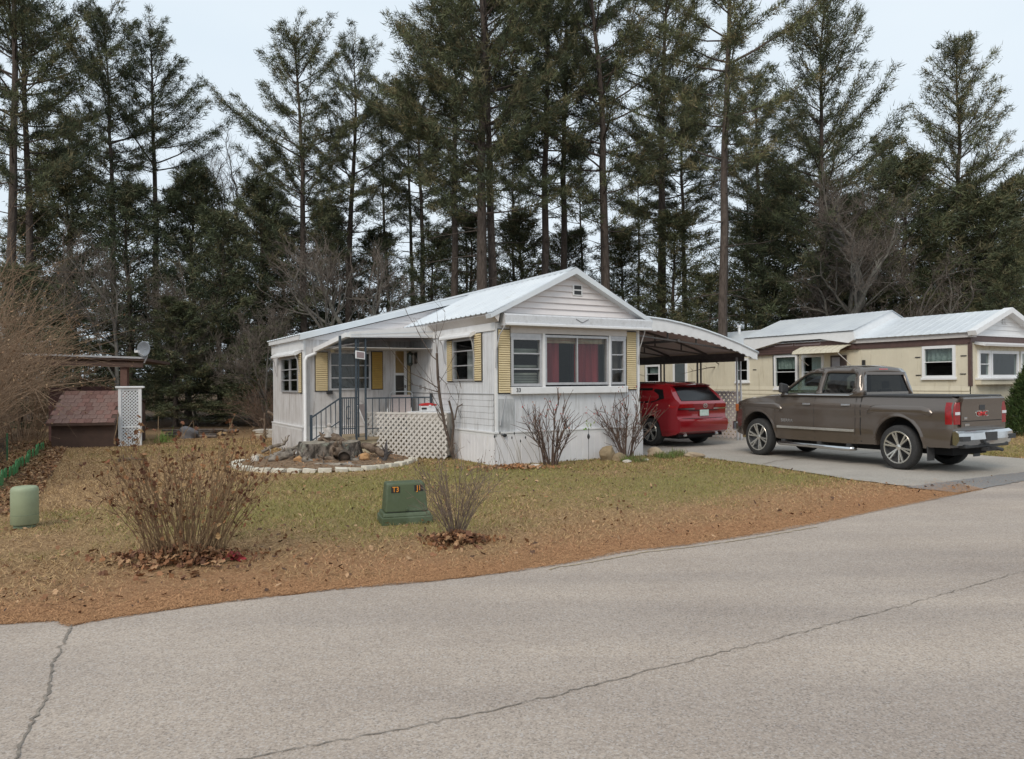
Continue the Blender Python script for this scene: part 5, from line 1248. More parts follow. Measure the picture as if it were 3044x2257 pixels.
# front bay of the yellow home
mb = MB(); mb.box(.25, 2.75, 0, .16, 1.50, 1.64, YF); mb.build('bay_ledge', M_y, yh)
mb = MB(); mb.box(.23, 2.77, 0, .20, 1.641, 1.70, YF); mb.build('bay_sill', M_vin, yh, bevel=.006)
window(YF, .36, 1.02, 1.70, 2.52, yh, rows=2, fw_=.09, proud=.05, mframe=M_vin, gl=Gy)
window(YF, 1.04, 2.62, 1.70, 2.52, yh, rows=1, rowz=[], fw_=.09, proud=.05, mframe=M_vin, gl=Gy)
window(YF, 2.75, 3.35, 1.70, 2.52, yh, rows=2, fw_=.07, proud=.05, mframe=M_vin, gl=Gy)
mb = MB(); mb.add([YF(.2, 0, 2.78), YF(.2, .32, 2.70), YF(.2, .30, 2.64), YF(.2, 0, 2.70), YF(3.5, 0, 2.78), YF(3.5, .32, 2.70), YF(3.5, .30, 2.64), YF(3.5, 0, 2.70)], [(0, 1, 2, 3), (4, 7, 6, 5), (0, 4, 5, 1), (1, 5, 6, 2), (2, 6, 7, 3)]); mb.build('folded_awning', M_vin, yh)
# roof vent pipe
mb = MB(); mb.tube([(1.6, 10.4, 3.6), (1.6, 10.4, 3.98)], .06, 10); mb.tube([(1.6, 10.4, 3.96), (1.6, 10.4, 4.04)], .085, 10); mb.build('vent_pipe', M_vin, yh, angle=50)

# evergreen bush at the yellow home's front corner
def conifer_bush(name, label, loc, H, rad, seed):
    r = np.random.default_rng(seed); t = thing(name, label, 'shrub', loc)
    n = 2600; z = H * r.uniform(.02, 1, n) ** .9; rr = rad * (1 - z / H) ** .75 * r.uniform(.45, 1.08, n) + .03; a = r.uniform(0, 2 * np.pi, n)
    P = np.stack([np.cos(a) * rr, np.sin(a) * rr, z], 1); D = np.stack([np.cos(a), np.sin(a), np.full(n, .9)], 1)
    V, F, C = tufts_np(P, D, r, 9, .13, .012, ((.05, .085, .028), (.07, .11, .035), (.09, .12, .04)), spread=.5)
    link('foliage', mesh_np('foliage', V, F3=F, colattr=C), M_needle, t)
    mb = MB(); mb.tube([(0, 0, 0), (0, 0, H * .8)], [.04, .01], 6); mb.build('stem', M_bark, t)
conifer_bush('evergreen_bush', 'pointed green arborvitae bush in front of the yellow home at the right edge', (15.35, 21.9, 0), 2.15, .95, 3)

# ================================================================ VEHICLES
def skin_body(outline, width_fn, step=.07, zlift=None):
    """closed body: side skins from a 2D outline (x fwd,z up) displaced by width_fn(x,z), joined round the outline"""
    pts = [Vector(p) for p in outline]; dense = []
    for i in range(len(pts)):
        a, b = pts[i], pts[(i + 1) % len(pts)]; m = max(1, int((b - a).length / step))
        for j in range(m): dense.append(a.lerp(b, j / m))
    xs_ = [p.x for p in dense]; zs_ = [p.y for p in dense]; inner = []
    poly = [(p.x, p.y) for p in dense]
    gx_, gy_ = np.meshgrid(np.arange(min(xs_) + step / 2, max(xs_), step), np.arange(min(zs_) + step / 2, max(zs_), step))
    ins = inpoly(gx_.ravel(), gy_.ravel(), poly)
    pa = np.array(poly)
    for x, y, k in zip(gx_.ravel(), gy_.ravel(), ins):
        if k and np.min((pa[:, 0] - x) ** 2 + (pa[:, 1] - y) ** 2) > (step * .45) ** 2: inner.append(Vector((x, y)))
    n = len(dense)
    res = delaunay_2d_cdt(dense + inner, [], [list(range(n))], 1, 1e-5)
    V2, F2 = res[0], res[2]
    return [tuple(v) for v in V2], [tuple(f) for f in F2], [tuple(p) for p in dense]

def body_object(name, outline, width_fn, m, parent, crown_fn=None, step=.07, across=6, angle=32, skip=None):
    V2, F2, ring = skin_body(outline, width_fn, step)
    bm = bmesh.new()
    for sg in (-1, 1):
        vv = [bm.verts.new((x, sg * width_fn(x, z), z)) for x, z in V2]
        for f in F2:
            try: bm.faces.new([vv[i] for i in (f if sg == 1 else f[::-1])])
            except ValueError: pass
    # band round the outline
    rows = []
    for x, z in ring:
        w = width_fn(x, z); row = []
        for k in range(across + 1):
            t = -1 + 2 * k / across; cz, cx = (crown_fn(x, z, t) if crown_fn else (0, 0)); row.append(bm.verts.new((x + cx, w * t, z + cz)))
        rows.append(row)
    n = len(rows)
    for i in range(n):
        j = (i + 1) % n
        if skip and skip((ring[i][0] + ring[j][0]) / 2, (ring[i][1] + ring[j][1]) / 2): continue
        for k in range(across):
            bm.faces.new((rows[i][k], rows[i][k + 1], rows[j][k + 1], rows[j][k]))
    bmesh.ops.remove_doubles(bm, verts=bm.verts, dist=.0008)
    bmesh.ops.recalc_face_normals(bm, faces=bm.faces)
    me = bpy.data.meshes.new(name); bm.to_mesh(me); bm.free()
    me.shade_smooth(); me.set_sharp_from_angle(angle=R(angle))
    return link(name, me, m, parent)

def arc(cx, cz, r, a0, a1, n):
    return [(cx + r * math.cos(R(a0 + (a1 - a0) * i / n)), cz + r * math.sin(R(a0 + (a1 - a0) * i / n))) for i in range(n + 1)]
def sstep(a, b, x):
    t = min(1, max(0, (x - a) / (b - a))); return t * t * (3 - 2 * t)

def wheel(parent, x, y, r, w, rim_r, side, m_rim, spokes=6, split=True, loc_label=None):
    """side=+1: outer face towards +y"""
    t = MB(); hw = w / 2
    prof = [(rim_r * .98, -hw), (r * .90, -hw), (r * .975, -hw * .82), (r, -hw * .55), (r, hw * .55), (r * .975, hw * .82), (r * .90, hw), (rim_r * 1.0, hw)]
    n = 40; vs = []; fs = []
    for k in range(n):
        a = 2 * math.pi * k / n
        for rr, yy in prof: vs.append((x + rr * math.cos(a), y + yy * side, r + rr * math.sin(a)))
    m_ = len(prof)
    for k in range(n):
        for i in range(m_ - 1): fs.append((k * m_ + i, k * m_ + i + 1, ((k + 1) % n) * m_ + i + 1, ((k + 1) % n) * m_ + i))
    t.add(vs, fs)
    wo_ = t.build('wheel', mat('tyre_rubber', (.022, .022, .023), (.035, .034, .033), rough=.85, scale=20), parent, smooth=True)
    # rim barrel and dark hub plate
    b = MB(); prof = [(rim_r * 1.02, hw * .98), (rim_r * .96, hw * 1.0), (rim_r * .90, hw * .80), (rim_r * .88, -hw * .2), (.0, -hw * .25)]; vs = []; fs = []
    for k in range(n):
        a = 2 * math.pi * k / n
        for rr, yy in prof: vs.append((x + rr * math.cos(a), y + yy * side, r + rr * math.sin(a)))
    m_ = len(prof)
    for k in range(n):
        for i in range(m_ - 1): fs.append((k * m_ + i, k * m_ + i + 1, ((k + 1) % n) * m_ + i + 1, ((k + 1) % n) * m_ + i))
    b.add(vs, fs); b.build('rim_barrel', mat('rim_dark', (.06, .06, .062), rough=.5, metal=.5), wo_, smooth=True)
    s = MB()
    for k in range(spokes):
        a = 2 * math.pi * k / spokes + .26
        for da, w0, w1 in ((-.14, .030, .040), (.14, .030, .040)) if split else ((0, .05, .07),):
            c0, s0 = math.cos(a + da * .2), math.sin(a + da * .2); c1, s1 = math.cos(a + da), math.sin(a + da)
            p0 = Vector((x + c0 * rim_r * .16, y + side * hw * .60, r + s0 * rim_r * .16)); p1 = Vector((x + c1 * rim_r * .95, y + side * hw * .92, r + s1 * rim_r * .95))
            t0 = Vector((-s0, 0, c0)) * w0 * .6; t1 = Vector((-s1, 0, c1)) * w1 * .55; o = Vector((0, side * .022, 0))
            s.add([p0 - t0, p0 + t0, p1 + t1, p1 - t1, p0 - t0 * .6 + o, p0 + t0 * .6 + o, p1 + t1 * .6 + o, p1 - t1 * .6 + o], [(0, 1, 2, 3), (4, 5, 6, 7), (0, 1, 5, 4), (1, 2, 6, 5), (2, 3, 7, 6), (3, 0, 4, 7)])
    s.lathe([(rim_r * .2, 0), (rim_r * .19, .02), (rim_r * .1, .035), (.001, .036)], 20, lambda a, b_, z: (x + a, y + side * (hw * .60 + z), r + b_))
    vs = []; fs = []
    for k in range(n):
        a = 2 * math.pi * k / n
        for rr, yy in ((rim_r * .93, hw * .93), (rim_r * .93, hw * 1.01), (rim_r * 1.0, hw * 1.03), (rim_r * 1.02, hw * .98)): vs.append((x + rr * math.cos(a), y + yy * side, r + rr * math.sin(a)))
    for k in range(n):
        for i in range(3): fs.append((k * 4 + i, k * 4 + i + 1, ((k + 1) % n) * 4 + i + 1, ((k + 1) % n) * 4 + i))
    s.add(vs, fs)
    s.build('rim', m_rim, wo_, angle=35)
    return wo_

M_chr = mat('chrome', (.62, .62, .62), (.55, .55, .55), rough=.12, metal=1.0, scale=5)
M_rimt = mat('rim_alloy', (.62, .60, .55), (.54, .52, .48), rough=.25, metal=.75, scale=5)
M_red = mat('lamp_red', (.30, .004, .006), (.20, .003, .004), rough=.25, coat=.25, scale=20)
M_blkp = mat('black_plastic', (.03, .03, .032), (.045, .045, .046), rough=.6, scale=30)
M_wellb = mat('wheel_well', (.012, .012, .013), rough=1)

# ---------------------------------------------------------------- pickup : x forward from rear axle, +y = left side (towards camera)
tr = thing('pickup_truck', 'brown crew cab pickup truck with chrome bumper parked on the driveway', 'pickup truck')
M_tk = mat('truck_brown', (.12, .097, .080), (.125, .10, .083), rough=.26, metal=.45, scale=2, coat=1.0)
WB = 3.645; TRr = .405; TW = 1.0
def tw_(x, z):
    w = TW - .02
    w -= .085 * sstep(1.10, 1.34, z) + .04 * sstep(.62, .4, z)
    w -= .14 * sstep(3.95, 4.55, x) ** 1.5 + .10 * sstep(-.95, -1.22, x) ** 2 * .6
    w += .035 * (math.exp(-((x - 0) / .62) ** 4) + math.exp(-((x - WB) / .60) ** 4)) * sstep(1.22, .98, z) * sstep(.45, .6, z)
    w -= .012 * math.exp(-((z - .92) / .06) ** 2)
    w -= .02 * math.exp(-((z - .56) / .05) ** 2) * (1 if .6 < x < 3.1 else 0)
    return w
out = [(-1.02, .45), (-1.06, .62), (-1.10, .78), (-1.10, 1.22), (-1.14, 1.30), (-1.02, 1.335), (.84, 1.335), (.86, 1.33), (2.75, 1.325), (3.0, 1.33), (3.5, 1.295), (4.1, 1.235), (4.36, 1.17), (4.46, 1.05), (4.50, .85), (4.52, .62), (4.46, .46), (4.2, .42)]
ar = arc(WB, TRr + .06, .50, -12, 192, 22)
out += [(p[0] if True else 0, max(p[1], .42)) for p in ar]
out += [(3.05, .40), (2.2, .40), (1.2, .40), (.56, .42)]
out += [(p[0], max(p[1], .42)) for p in arc(0, TRr + .06, .50, -12, 192, 22)]
out += [(-.6, .44), (-.85, .45)]
out = [p for i, p in enumerate(out) if i == 0 or math.dist(p, out[i - 1]) > .01][::-1]
def tcrown(x, z, t):
    q = 1 - t * t
    if z > 1.12 and x > 2.9: return (.055 * q + .015 * math.exp(-((abs(t) - .55) / .12) ** 2), 0)
    if x > 4.3: return (0, .10 * q)
    return (0, 0)
body = body_object('body', out, tw_, M_tk, tr, tcrown, step=.075, across=10)
# cab shell (pillars + roof) around glass
CABZ = 1.86
def cw(z): return .925 - .17 * ((z - 1.33) / .53) ** 1.25 if z > 1.33 else .925
cab_out = [(.84, 1.32), (.86, 1.45), (.93, 1.78), (.99, 1.845), (1.15, CABZ + .01), (1.6, CABZ + .02), (2.05, CABZ), (2.25, 1.82), (2.45, 1.72), (2.95, 1.38), (3.02, 1.32)]
# build cab as loops of side frames so that window openings are real
def cabside(poly_holes, m, name):
    from mathutils.geometry import delaunay_2d_cdt as cdt
    V = []; E_ = []; faces = []
    loops = [cab_out] + poly_holes
    for lp in loops:
        dense = []
        for i in range(len(lp)):
            a, b = Vector(lp[i]), Vector(lp[(i + 1) % len(lp)]); mm_ = max(1, int((b - a).length / .08))
            for j in range(mm_): dense.append(a.lerp(b, j / mm_))
        s0 = len(V); V += dense; n_ = len(dense); E_ += [(s0 + i, s0 + (i + 1) % n_) for i in range(n_)]
    r_ = cdt(V, E_, [], 1, 1e-5)
    bm = bmesh.new()
    for sg in (-1, 1):
        vv = [bm.verts.new((v.x, sg * cw(v.y), v.y)) for v in r_[0]]
        for f in r_[2]:
            c = sum((r_[0][i] for i in f), Vector((0, 0))) / len(f)
            if any(inpoly(np.array([c.x]), np.array([c.y]), h)[0] for h in poly_holes): continue
            bm.faces.new([vv[i] for i in f])
    # roof band with crown, only between rear-window top and windscreen top
    top = [p for p in cab_out if p[1] > 1.70]
    # rear header, windscreen header
    rows = []
    for x, z in top:
        w = cw(z); rows.append([bm.verts.new((x, w * t, z + .035 * (1 - t * t) * (1 if z > 1.8 else .5))) for t in np.linspace(-1, 1, 9)])
    for i in range(len(rows) - 1):
        for k in range(8): bm.faces.new((rows[i][k], rows[i][k + 1], rows[i + 1][k + 1], rows[i + 1][k]))
    # rear wall strips around the back glass: pillars + sill
    for sg in (-1, 1):
        q = [(.84, 1.32, 1.0), (.86, 1.45, 1.0), (.93, 1.78, 1.0)]
        vo = [bm.verts.new((x, sg * cw(z), z)) for x, z, _ in q]; vi = [bm.verts.new((x - .005, sg * (cw(z) - .115), z)) for x, z, _ in q]
        for i in range(2): bm.faces.new((vo[i], vi[i], vi[i + 1], vo[i + 1]))
        q = [(3.02, 1.32), (2.45, 1.72), (2.25, 1.82)]
        vo = [bm.verts.new((x, sg * cw(z), z)) for x, z in q]; vi = [bm.verts.new((x + .01, sg * (cw(z) - .07), z)) for x, z in q]
        for i in range(2): bm.faces.new((vo[i], vi[i], vi[i + 1], vo[i + 1]))
    bmesh.ops.remove_doubles(bm, verts=bm.verts, dist=.001); bmesh.ops.recalc_face_normals(bm, faces=bm.faces)
    me = bpy.data.meshes.new(name); bm.to_mesh(me); bm.free(); me.shade_smooth(); me.set_sharp_from_angle(angle=R(30))
    o = link(name, me, m, tr); md = o.modifiers.new('solid', 'SOLIDIFY'); md.thickness = .03; md.offset = -1
    return o
H1 = [(1.99, 1.375), (2.80, 1.365), (2.86, 1.40), (2.36, 1.735), (2.20, 1.785), (1.93, 1.79), (1.90, 1.77)]
H2 = [(1.06, 1.42), (1.12, 1.375), (1.86, 1.375), (1.80, 1.77), (1.76, 1.79), (1.10, 1.775), (1.04, 1.74)]
cabside([H1, H2], M_tk, 'cab')
G_t = glass('truck_glass', (.42, .50, .47), .03); G_td = glass('truck_glass_dark', (.20, .22, .24), .04); G_tr = glass('truck_glass_rear', (.10, .10, .10), .0)
for sg in (-1, 1):
    for hh, g, l_ in ((H1, G_t, None), (H2, G_td, None)):
        mb = MB(); mb.add([(x, sg * (cw(z) - .022), z) for x, z in hh], [tuple(range(len(hh)))]); mb.build('side_window', g, tr)
        mb = MB(); c = Vector((sum(p[0] for p in hh) / len(hh), sum(p[1] for p in hh) / len(hh))); k = len(hh)
        vs = [(x, sg * (cw(z) + .004), z) for x, z in hh] + [(x + (c.x - x) * .045, sg * (cw(z) - .004), z + (c.y - z) * .06) for x, z in hh]
        mb.add(vs, [(i, (i + 1) % k, (i + 1) % k + k, i + k) for i in range(k)]); mb.build('window_seal', M_blkp, tr)
mb = MB(); mb.add([(.835, -.80, 1.40), (.835, .80, 1.40), (.925, .70, 1.755), (.925, -.70, 1.755)], [(0, 1, 2, 3)]); mb.build('rear_window', G_tr, tr)
mb = MB(); mb.add([(.828, -.81, 1.33), (.828, .81, 1.33), (.834, .81, 1.41), (.834, -.81, 1.41)], [(0, 1, 2, 3)]); mb.box(.89, .93, -.72, .72, 1.745, 1.80)
mb.build('rear_window_frame', M_tk, tr)
mb = MB(); mb.add([(2.95, -.86, 1.38), (2.95, .86, 1.38), (2.30, .74, 1.80), (2.30, -.74, 1.80)], [(0, 1, 2, 3)]); mb.build('windscreen', G_t, tr)
mb = MB(); mb.box(.93, .99, -.16, .16, 1.80, 1.865); mb.build('brake_light', mat('lamp_pink', (.6, .08, .09), rough=.2), tr, bevel=.01)
# seats and dash seen through the glass
for x_, y_ in ((1.25, .42), (1.25, -.42), (2.05, .42), (2.05, -.42)):
    mb = MB(); mb.add([(x_ - .02, y_ - .24, .95), (x_ + .12, y_ - .24, .95), (x_ - .02, y_ - .22, 1.45), (x_ - .12, y_ - .22, 1.45), (x_ - .02, y_ + .24, .95), (x_ + .12, y_ + .24, .95), (x_ - .02, y_ + .22, 1.45), (x_ - .12, y_ + .22, 1.45)], [(0, 1, 2, 3), (4, 7, 6, 5), (0, 4, 5, 1), (1, 5, 6, 2), (2, 6, 7, 3), (3, 7, 4, 0)])
    mb.box(x_ - .13, x_ - .05, y_ - .11, y_ + .11, 1.47, 1.62); mb.build('seat', mat('seat_grey', (.07, .065, .06), rough=.8), tr, bevel=.03)
mb = MB(); mb.box(2.65, 2.9, -.84, .84, 1.1, 1.37); mb.build('dashboard', M_blkp, tr)
# tonneau cover
mb = MB(); mb.box(-1.08, .82, -.86, .86, 1.336, 1.362); mb.build('bed_cover', mat('tonneau', (.03, .03, .032), (.04, .04, .042), rough=.45, scale=30), tr, bevel=.012)
for sg in (-1, 1):
    mb = MB(); mb.bar((-1.05, sg * .90, 1.338), (.82, sg * .90, 1.338), .06, .02); mb.build('bed_rail', M_blkp, tr)
# chrome sill strip, side moulding, handles, badge
for sg in (-1, 1):
    mb = MB(); mb.tube([(2.86, sg * .942, 1.352), (1.9, sg * .946, 1.345), (1.14, sg * .946, 1.345), (1.05, sg * .938, 1.375)], .012, 6); mb.build('chrome_strip', M_chr, tr)
    mb = MB(); mb.bar((3.06, sg * (tw_(3.06, .66) + .008), .66), (1.0, sg * (tw_(1.0, .66) + .008), .66), .024, .05); mb.build('side_moulding', M_rimt, tr, bevel=.004)
    for x_ in (1.20, 2.22):
        mb = MB(); mb.bar((x_ - .11, sg * (tw_(x_, 1.16) + .025), 1.155), (x_ + .11, sg * (tw_(x_, 1.16) + .025), 1.155), .03, .04); mb.build('handle', M_chr, tr, bevel=.008)
    for x_ in (3.12, 2.03, .98):    # door shut lines
        mb = MB()
        zs_ = np.linspace(.45, 1.32, 10); pp = [(x_ + (.04 if x_ < 1.5 and z < .6 else 0), sg * (tw_(x_, z) + .0015), z) for z in zs_]
        for a, b in zip(pp[:-1], pp[1:]): mb.quad((a[0] - .005, a[1], a[2]), (a[0] + .005, a[1], a[2]), (b[0] + .005, b[1], b[2]), (b[0] - .005, b[1], b[2]))
        mb.build('door_gap', M_wellb, tr)
    mb = MB(); x_ = .855; pp = [(x_, sg * (tw_(x_, z) + .0015), z) for z in np.linspace(.45, 1.33, 10)]
    for a, b in zip(pp[:-1], pp[1:]): mb.quad((a[0] - .010, a[1], a[2]), (a[0] + .010, a[1], a[2]), (b[0] + .010, b[1], b[2]), (b[0] - .010, b[1], b[2]))
    mb.build('bed_gap', M_wellb, tr)
    # squared fender flares
    for cx in (0, WB):
        mb = MB(); pts = arc(cx, TRr + .06, .515, -5, 185, 26)
        for (a, c_), (b, d_) in zip(pts[:-1], pts[1:]):
            y0 = sg * (tw_(a, c_) + .012); y1 = sg * (tw_(b, d_) + .012)
            r0_ = (a - cx, c_ - TRr - .06); r1_ = (b - cx, d_ - TRr - .06); k = 1.10
            mb.quad((a, y0, c_), (b, y1, d_), (cx + r1_[0] * k, y1 - sg * .014, TRr + .06 + r1_[1] * k), (cx + r0_[0] * k, y0 - sg * .014, TRr + .06 + r0_[1] * k))
            mb.quad((a, y0, c_), (b, y1, d_), (b, y1 - sg * .09, d_ ), (a, y0 - sg * .09, c_))
        mb.build('wheel_arch', M_tk, tr, angle=40)
        # raised fender crease above the arch
        top_ = [(cx - .72, 1.06), (cx - .66, 1.13), (cx - .50, 1.17), (cx + .50, 1.17), (cx + .62, 1.14), (cx + .68, 1.06)]
        mb = MB(); n_ = len(top_)
        vs = [(x, sg * (tw_(x, z) + .003), z) for x, z in top_] + [(x * .985 + cx * .015, sg * (tw_(x, z - .05) + .05), z - .045) for x, z in top_] + [(x, sg * (tw_(x, z - .16) + .004), z - (.13 if 0 < i < n_ - 1 else .02)) for i, (x, z) in enumerate(top_)]
        mb.add(vs, [(i, i + 1, i + 1 + n_, i + n_) for i in range(n_ - 1)] + [(i + n_, i + 1 + n_, i + 1 + 2 * n_, i + 2 * n_) for i in range(n_ - 1)]); mb.build('fender_crease', M_tk, tr, smooth=True)
        mb = MB(); mb.prism(arc(cx, TRr + .06, .50, 0, 180, 16), .55 * sg, .58 * sg, lambda a, o, z: (a, o, z)); mb.build('wheel_well', M_wellb, tr)
        wheel(tr, cx, sg * .88, TRr, .27, .295, sg, M_rimt, spokes=6)
    mb = MB(); mb.tube([(3.1, sg * .90, .33), (3.0, sg * 1.0, .315), (1.1, sg * 1.0, .30), (1.0, sg * .9, .32)], .042, 10); mb.build('side_step', M_chr, tr, smooth=True)
    for x_ in (2.9, 1.9, 1.15):
        mb = MB(); mb.box(x_ - .05, x_ + .05, min(sg * .7, sg * .98), max(sg * .7, sg * .98), .33, .40); mb.build('step_bracket', M_blkp, tr)
    mb = MB(); mb.box(-.60, -.585, min(sg * .72, sg * .96), max(sg * .72, sg * .96), .20, .46); mb.build('mud_flap', M_blkp, tr)
    mb = MB(); mb.add([(2.72, sg * .96, 1.40), (2.84, sg * .96, 1.40), (2.86, sg * 1.20, 1.39), (2.74, sg * 1.20, 1.38), (2.72, sg * .97, 1.56), (2.82, sg * .97, 1.56), (2.84, sg * 1.19, 1.60), (2.75, sg * 1.19, 1.60)], [(0, 3, 2, 1), (4, 5, 6, 7), (0, 1, 5, 4), (1, 2, 6, 5), (2, 3, 7, 6), (3, 0, 4, 7)]); mb.build('mirror', M_blkp, tr, bevel=.03)
    # tail lamp wraps the corner
    mb = MB(); zs_ = (.86, 1.0, 1.12, 1.24)
    pl = lambda z: [(-.96, sg * (tw_(-.96, z) + .006)), (-1.05, sg * (tw_(-1.05, z) + .008)), (-1.122, sg * (tw_(-1.08, z) - .03)), (-1.128, sg * .76)]
    vs = [(x, y, z) for z in zs_ for x, y in pl(z)]
    mb.add(vs, [(4 * r_ + i, 4 * r_ + i + 1, 4 * r_ + i + 5, 4 * r_ + i + 4) for r_ in range(3) for i in range(3)]); tl_ = mb.build('tail_lamp', M_red, tr, angle=50)
    mb = MB(); mb.bar((-1.13, sg * .93, 1.05), (-1.132, sg * .775, 1.05), .010, .05); mb.build('reversing_lamp', mat('lamp_clear', (.7, .7, .72), rough=.1), tl_)
    mb = MB(); mb.box(4.36, 4.47, min(sg * .78, sg * .90), max(sg * .78, sg * .90), .95, 1.12); mb.build('headlamp', mat('lamp_amber', (.35, .10, .03), rough=.15), tr, bevel=.02)
# tailgate panel
mb = MB(); prof = [(-1.13, .80), (-1.14, .83), (-1.14, 1.16), (-1.155, 1.22), (-1.185, 1.30), (-1.175, 1.325), (-1.10, 1.34)]
vs = [(x, y, z) for y in (-.74, .74) for x, z in prof]; k = len(prof); mb.add(vs, [(i, i + 1, i + 1 + k, i + k) for i in range(k - 1)] + [tuple(range(k)), tuple(range(2 * k - 1, k - 1, -1))])
tg = mb.build('tailgate', M_tk, tr, angle=25)
mb = MB(); mb.box(-1.150, -1.138, -.10, .10, 1.10, 1.19); mb.build('handle', M_blkp, tg, bevel=.01)
mb = MB(); mb.box(-1.146, -1.139, -.72, .72, .905, .915); mb.build('crease', M_wellb, tg)
me = text_mesh('GMC', .105, .006, 1.5)
o_ = link('emblem', me, mat('emblem_red', (.55, .03, .03), (.5, .02, .02), rough=.25, metal=.3), tg); o_.matrix_local = Matrix(((0, 0, -1, -1.148), (-1, 0, 0, 0), (0, 1, 0, 1.03), (0, 0, 0, 1)))
me = text_mesh('GMC', .145, .003, 1.50)
o_ = link('emblem_rim', me, M_chr, tg); o_.matrix_local = Matrix(((0, 0, -1, -1.143), (-1, 0, 0, 0), (0, 1, 0, 1.03), (0, 0, 0, 1)))
for y_, z_, w_ in ((.60, .96, .10), (.55, .845, .16)):
    mb = MB(); mb.box(-1.15, -1.139, y_ - w_ / 2, y_ + w_ / 2, z_ - .02, z_ + .02); mb.build('badge', M_chr, tg, bevel=.004)
me = text_mesh('SIERRA', .085, .003, 1.3); o_ = link('door_badge', me, M_chr, tr)
o_.matrix_local = Matrix(((-1, 0, 0, 2.78), (0, 0, 1, tw_(2.78, .80) + .004), (0, 1, 0, .80), (0, 0, 0, 1)))
# rear bumper
mb = MB()
for y0, y1 in ((-.99, .99),):
    pr = [(-1.10, .52), (-1.10, .74), (-1.24, .75), (-1.31, .71), (-1.32, .60), (-1.26, .50)]; ysx = np.linspace(-1, 1, 17); k = len(pr)
    vs = []
    for q in ysx:
        bow = .09 * (abs(q) ** 3); lowc = .0 if abs(q) > .35 else .0
        vs += [(x + bow * (1 if i not in (0, 1) else 0), q * .985, z) for i, (x, z) in enumerate(pr)]
    fs = [(j * k + i, j * k + (i + 1) % k, (j + 1) * k + (i + 1) % k, (j + 1) * k + i) for j in range(16) for i in range(k)] + [tuple(range(k)), tuple(range(17 * k - 1, 16 * k - 1, -1))]
    mb.add(vs, fs)
bp = mb.build('rear_bumper', M_chr, tr, angle=28)
mb = MB(); mb.box(-1.325, -1.30, -.20, .20, .57, .72); mb.build('plate_recess', M_blkp, bp)
for sg in (-1, 1):
    mb = MB(); mb.box(-1.29, -1.16, min(sg * .70, sg * .97), max(sg * .70, sg * .97), .58, .66); mb.build('corner_step', M_blkp, bp)
mb = MB(); mb.box(-1.24, -1.1, -.80, .80, .45, .515); mb.build('lower_valance', M_blkp, tr, bevel=.02)
mb = MB(); mb.box(-1.42, -1.05, -.035, .035, .40, .47); mb.box(-1.32, -1.2, -.16, .16, .39, .45); mb.tube([(-1.40, 0, .44), (-1.52, 0, .42)], .03, 8); mb.build('tow_hitch', M_blkp, tr)
mb = MB(); mb.box(-.9, 4.2, -.62, .62, .30, .44); mb.box(-.08, .08, -.8, .8, .30, .44); mb.box(3.57, 3.72, -.8, .8, .28, .42); mb.build('chassis', M_wellb, tr)
mb = MB(); mb.box(4.42, 4.60, -.88, .88, .50, .72); mb.build('front_bumper', M_chr, tr, bevel=.04)
mb = MB(); mb.box(4.44, 4.54, -.60, .60, .76, 1.12); mb.build('grille', M_blkp, tr, bevel=.02)
# place: rear-left tyre contact on the ground, nose pointing away from the street
TTH = R(29.2); TD = Vector((-math.sin(TTH), math.cos(TTH), 0)); TLt = Vector((-math.cos(TTH), -math.sin(TTH), 0))
TC = Vector((7.13, 13.63, 0)) - TLt * .93
tr.scale = (.905, .85, 1); tr.location = (TC.x - .15, TC.y, .012); tr.rotation_euler = (0, 0, math.atan2(TD.y, TD.x))

# ---------------------------------------------------------------- red crossover
cr_ = thing('car', 'red crossover parked under the carport with its tail towards the street', 'car')
M_cr = mat('car_red', (.27, .008, .014), (.25, .007, .012), rough=.25, metal=.25, coat=1.0, scale=2)
SW = .94; SWB = 2.775; SR = .36
def sw_(x, z):
    w = SW
    w -= .10 * sstep(.95, 1.10, z) * .35 + .26 * max(0, (z - 1.10) / .5) ** 1.15
    w -= .10 * sstep(-.62, -1.0, x) ** 1.6 + .14 * sstep(3.2, 3.75, x) ** 1.4
    w -= .05 * sstep(.42, .25, z)
    w += .02 * math.exp(-((x - 0) / .5) ** 4) * sstep(1.0, .8, z) * sstep(.3, .5, z)
    return w
so = [(-.86, .33), (-.98, .40), (-1.02, .55), (-1.015, .66), (-.93, .71), (-.90, .80), (-.92, .95), (-.955, 1.08), (-.93, 1.12), (-.82, 1.20), (-.60, 1.42), (-.50, 1.515), (-.30, 1.565), (.4, 1.60), (1.1, 1.59), (1.55, 1.52), (2.3, 1.18), (2.45, 1.10), (3.2, 1.0), (3.6, .86), (3.76, .68), (3.80, .45), (3.7, .25)]
so += [(p[0], max(p[1], .24)) for p in arc(SWB, SR + .02, .42, -15, 195, 20)]
so += [(2.0, .22), (.8, .22)]
so += [(p[0], max(p[1], .24)) for p in arc(0, SR + .02, .42, -15, 195, 20)]
so += [(-.6, .27)]
so = [p for i, p in enumerate(so) if i == 0 or math.dist(p, so[i - 1]) > .01][::-1]
def scrown(x, z, t):
    q = 1 - t * t
    if z > 1.5: return (.05 * q, -.02 * q)
    if x < -.45: return (0, -.06 * q)
    if x > 2.3: return (.05 * q, .06 * q)
    return (.02 * q, 0)
body_object('body', so, sw_, M_cr, cr_, scrown, step=.07, across=10, angle=38)
def rearpt(y, z, off=.012):   # on the tail surface
    prof = [(.33, -.86), (.40, -.98), (.55, -1.02), (.66, -1.015), (.71, -.93), (.80, -.90), (.95, -.92), (1.08, -.955), (1.12, -.93), (1.20, -.82), (1.42, -.60), (1.515, -.50)]
    x = float(np.interp(z, [p[0] for p in prof], [p[1] for p in prof])); t = y / sw_(x, z); return (x - .06 * (1 - t * t) - off, y, z)
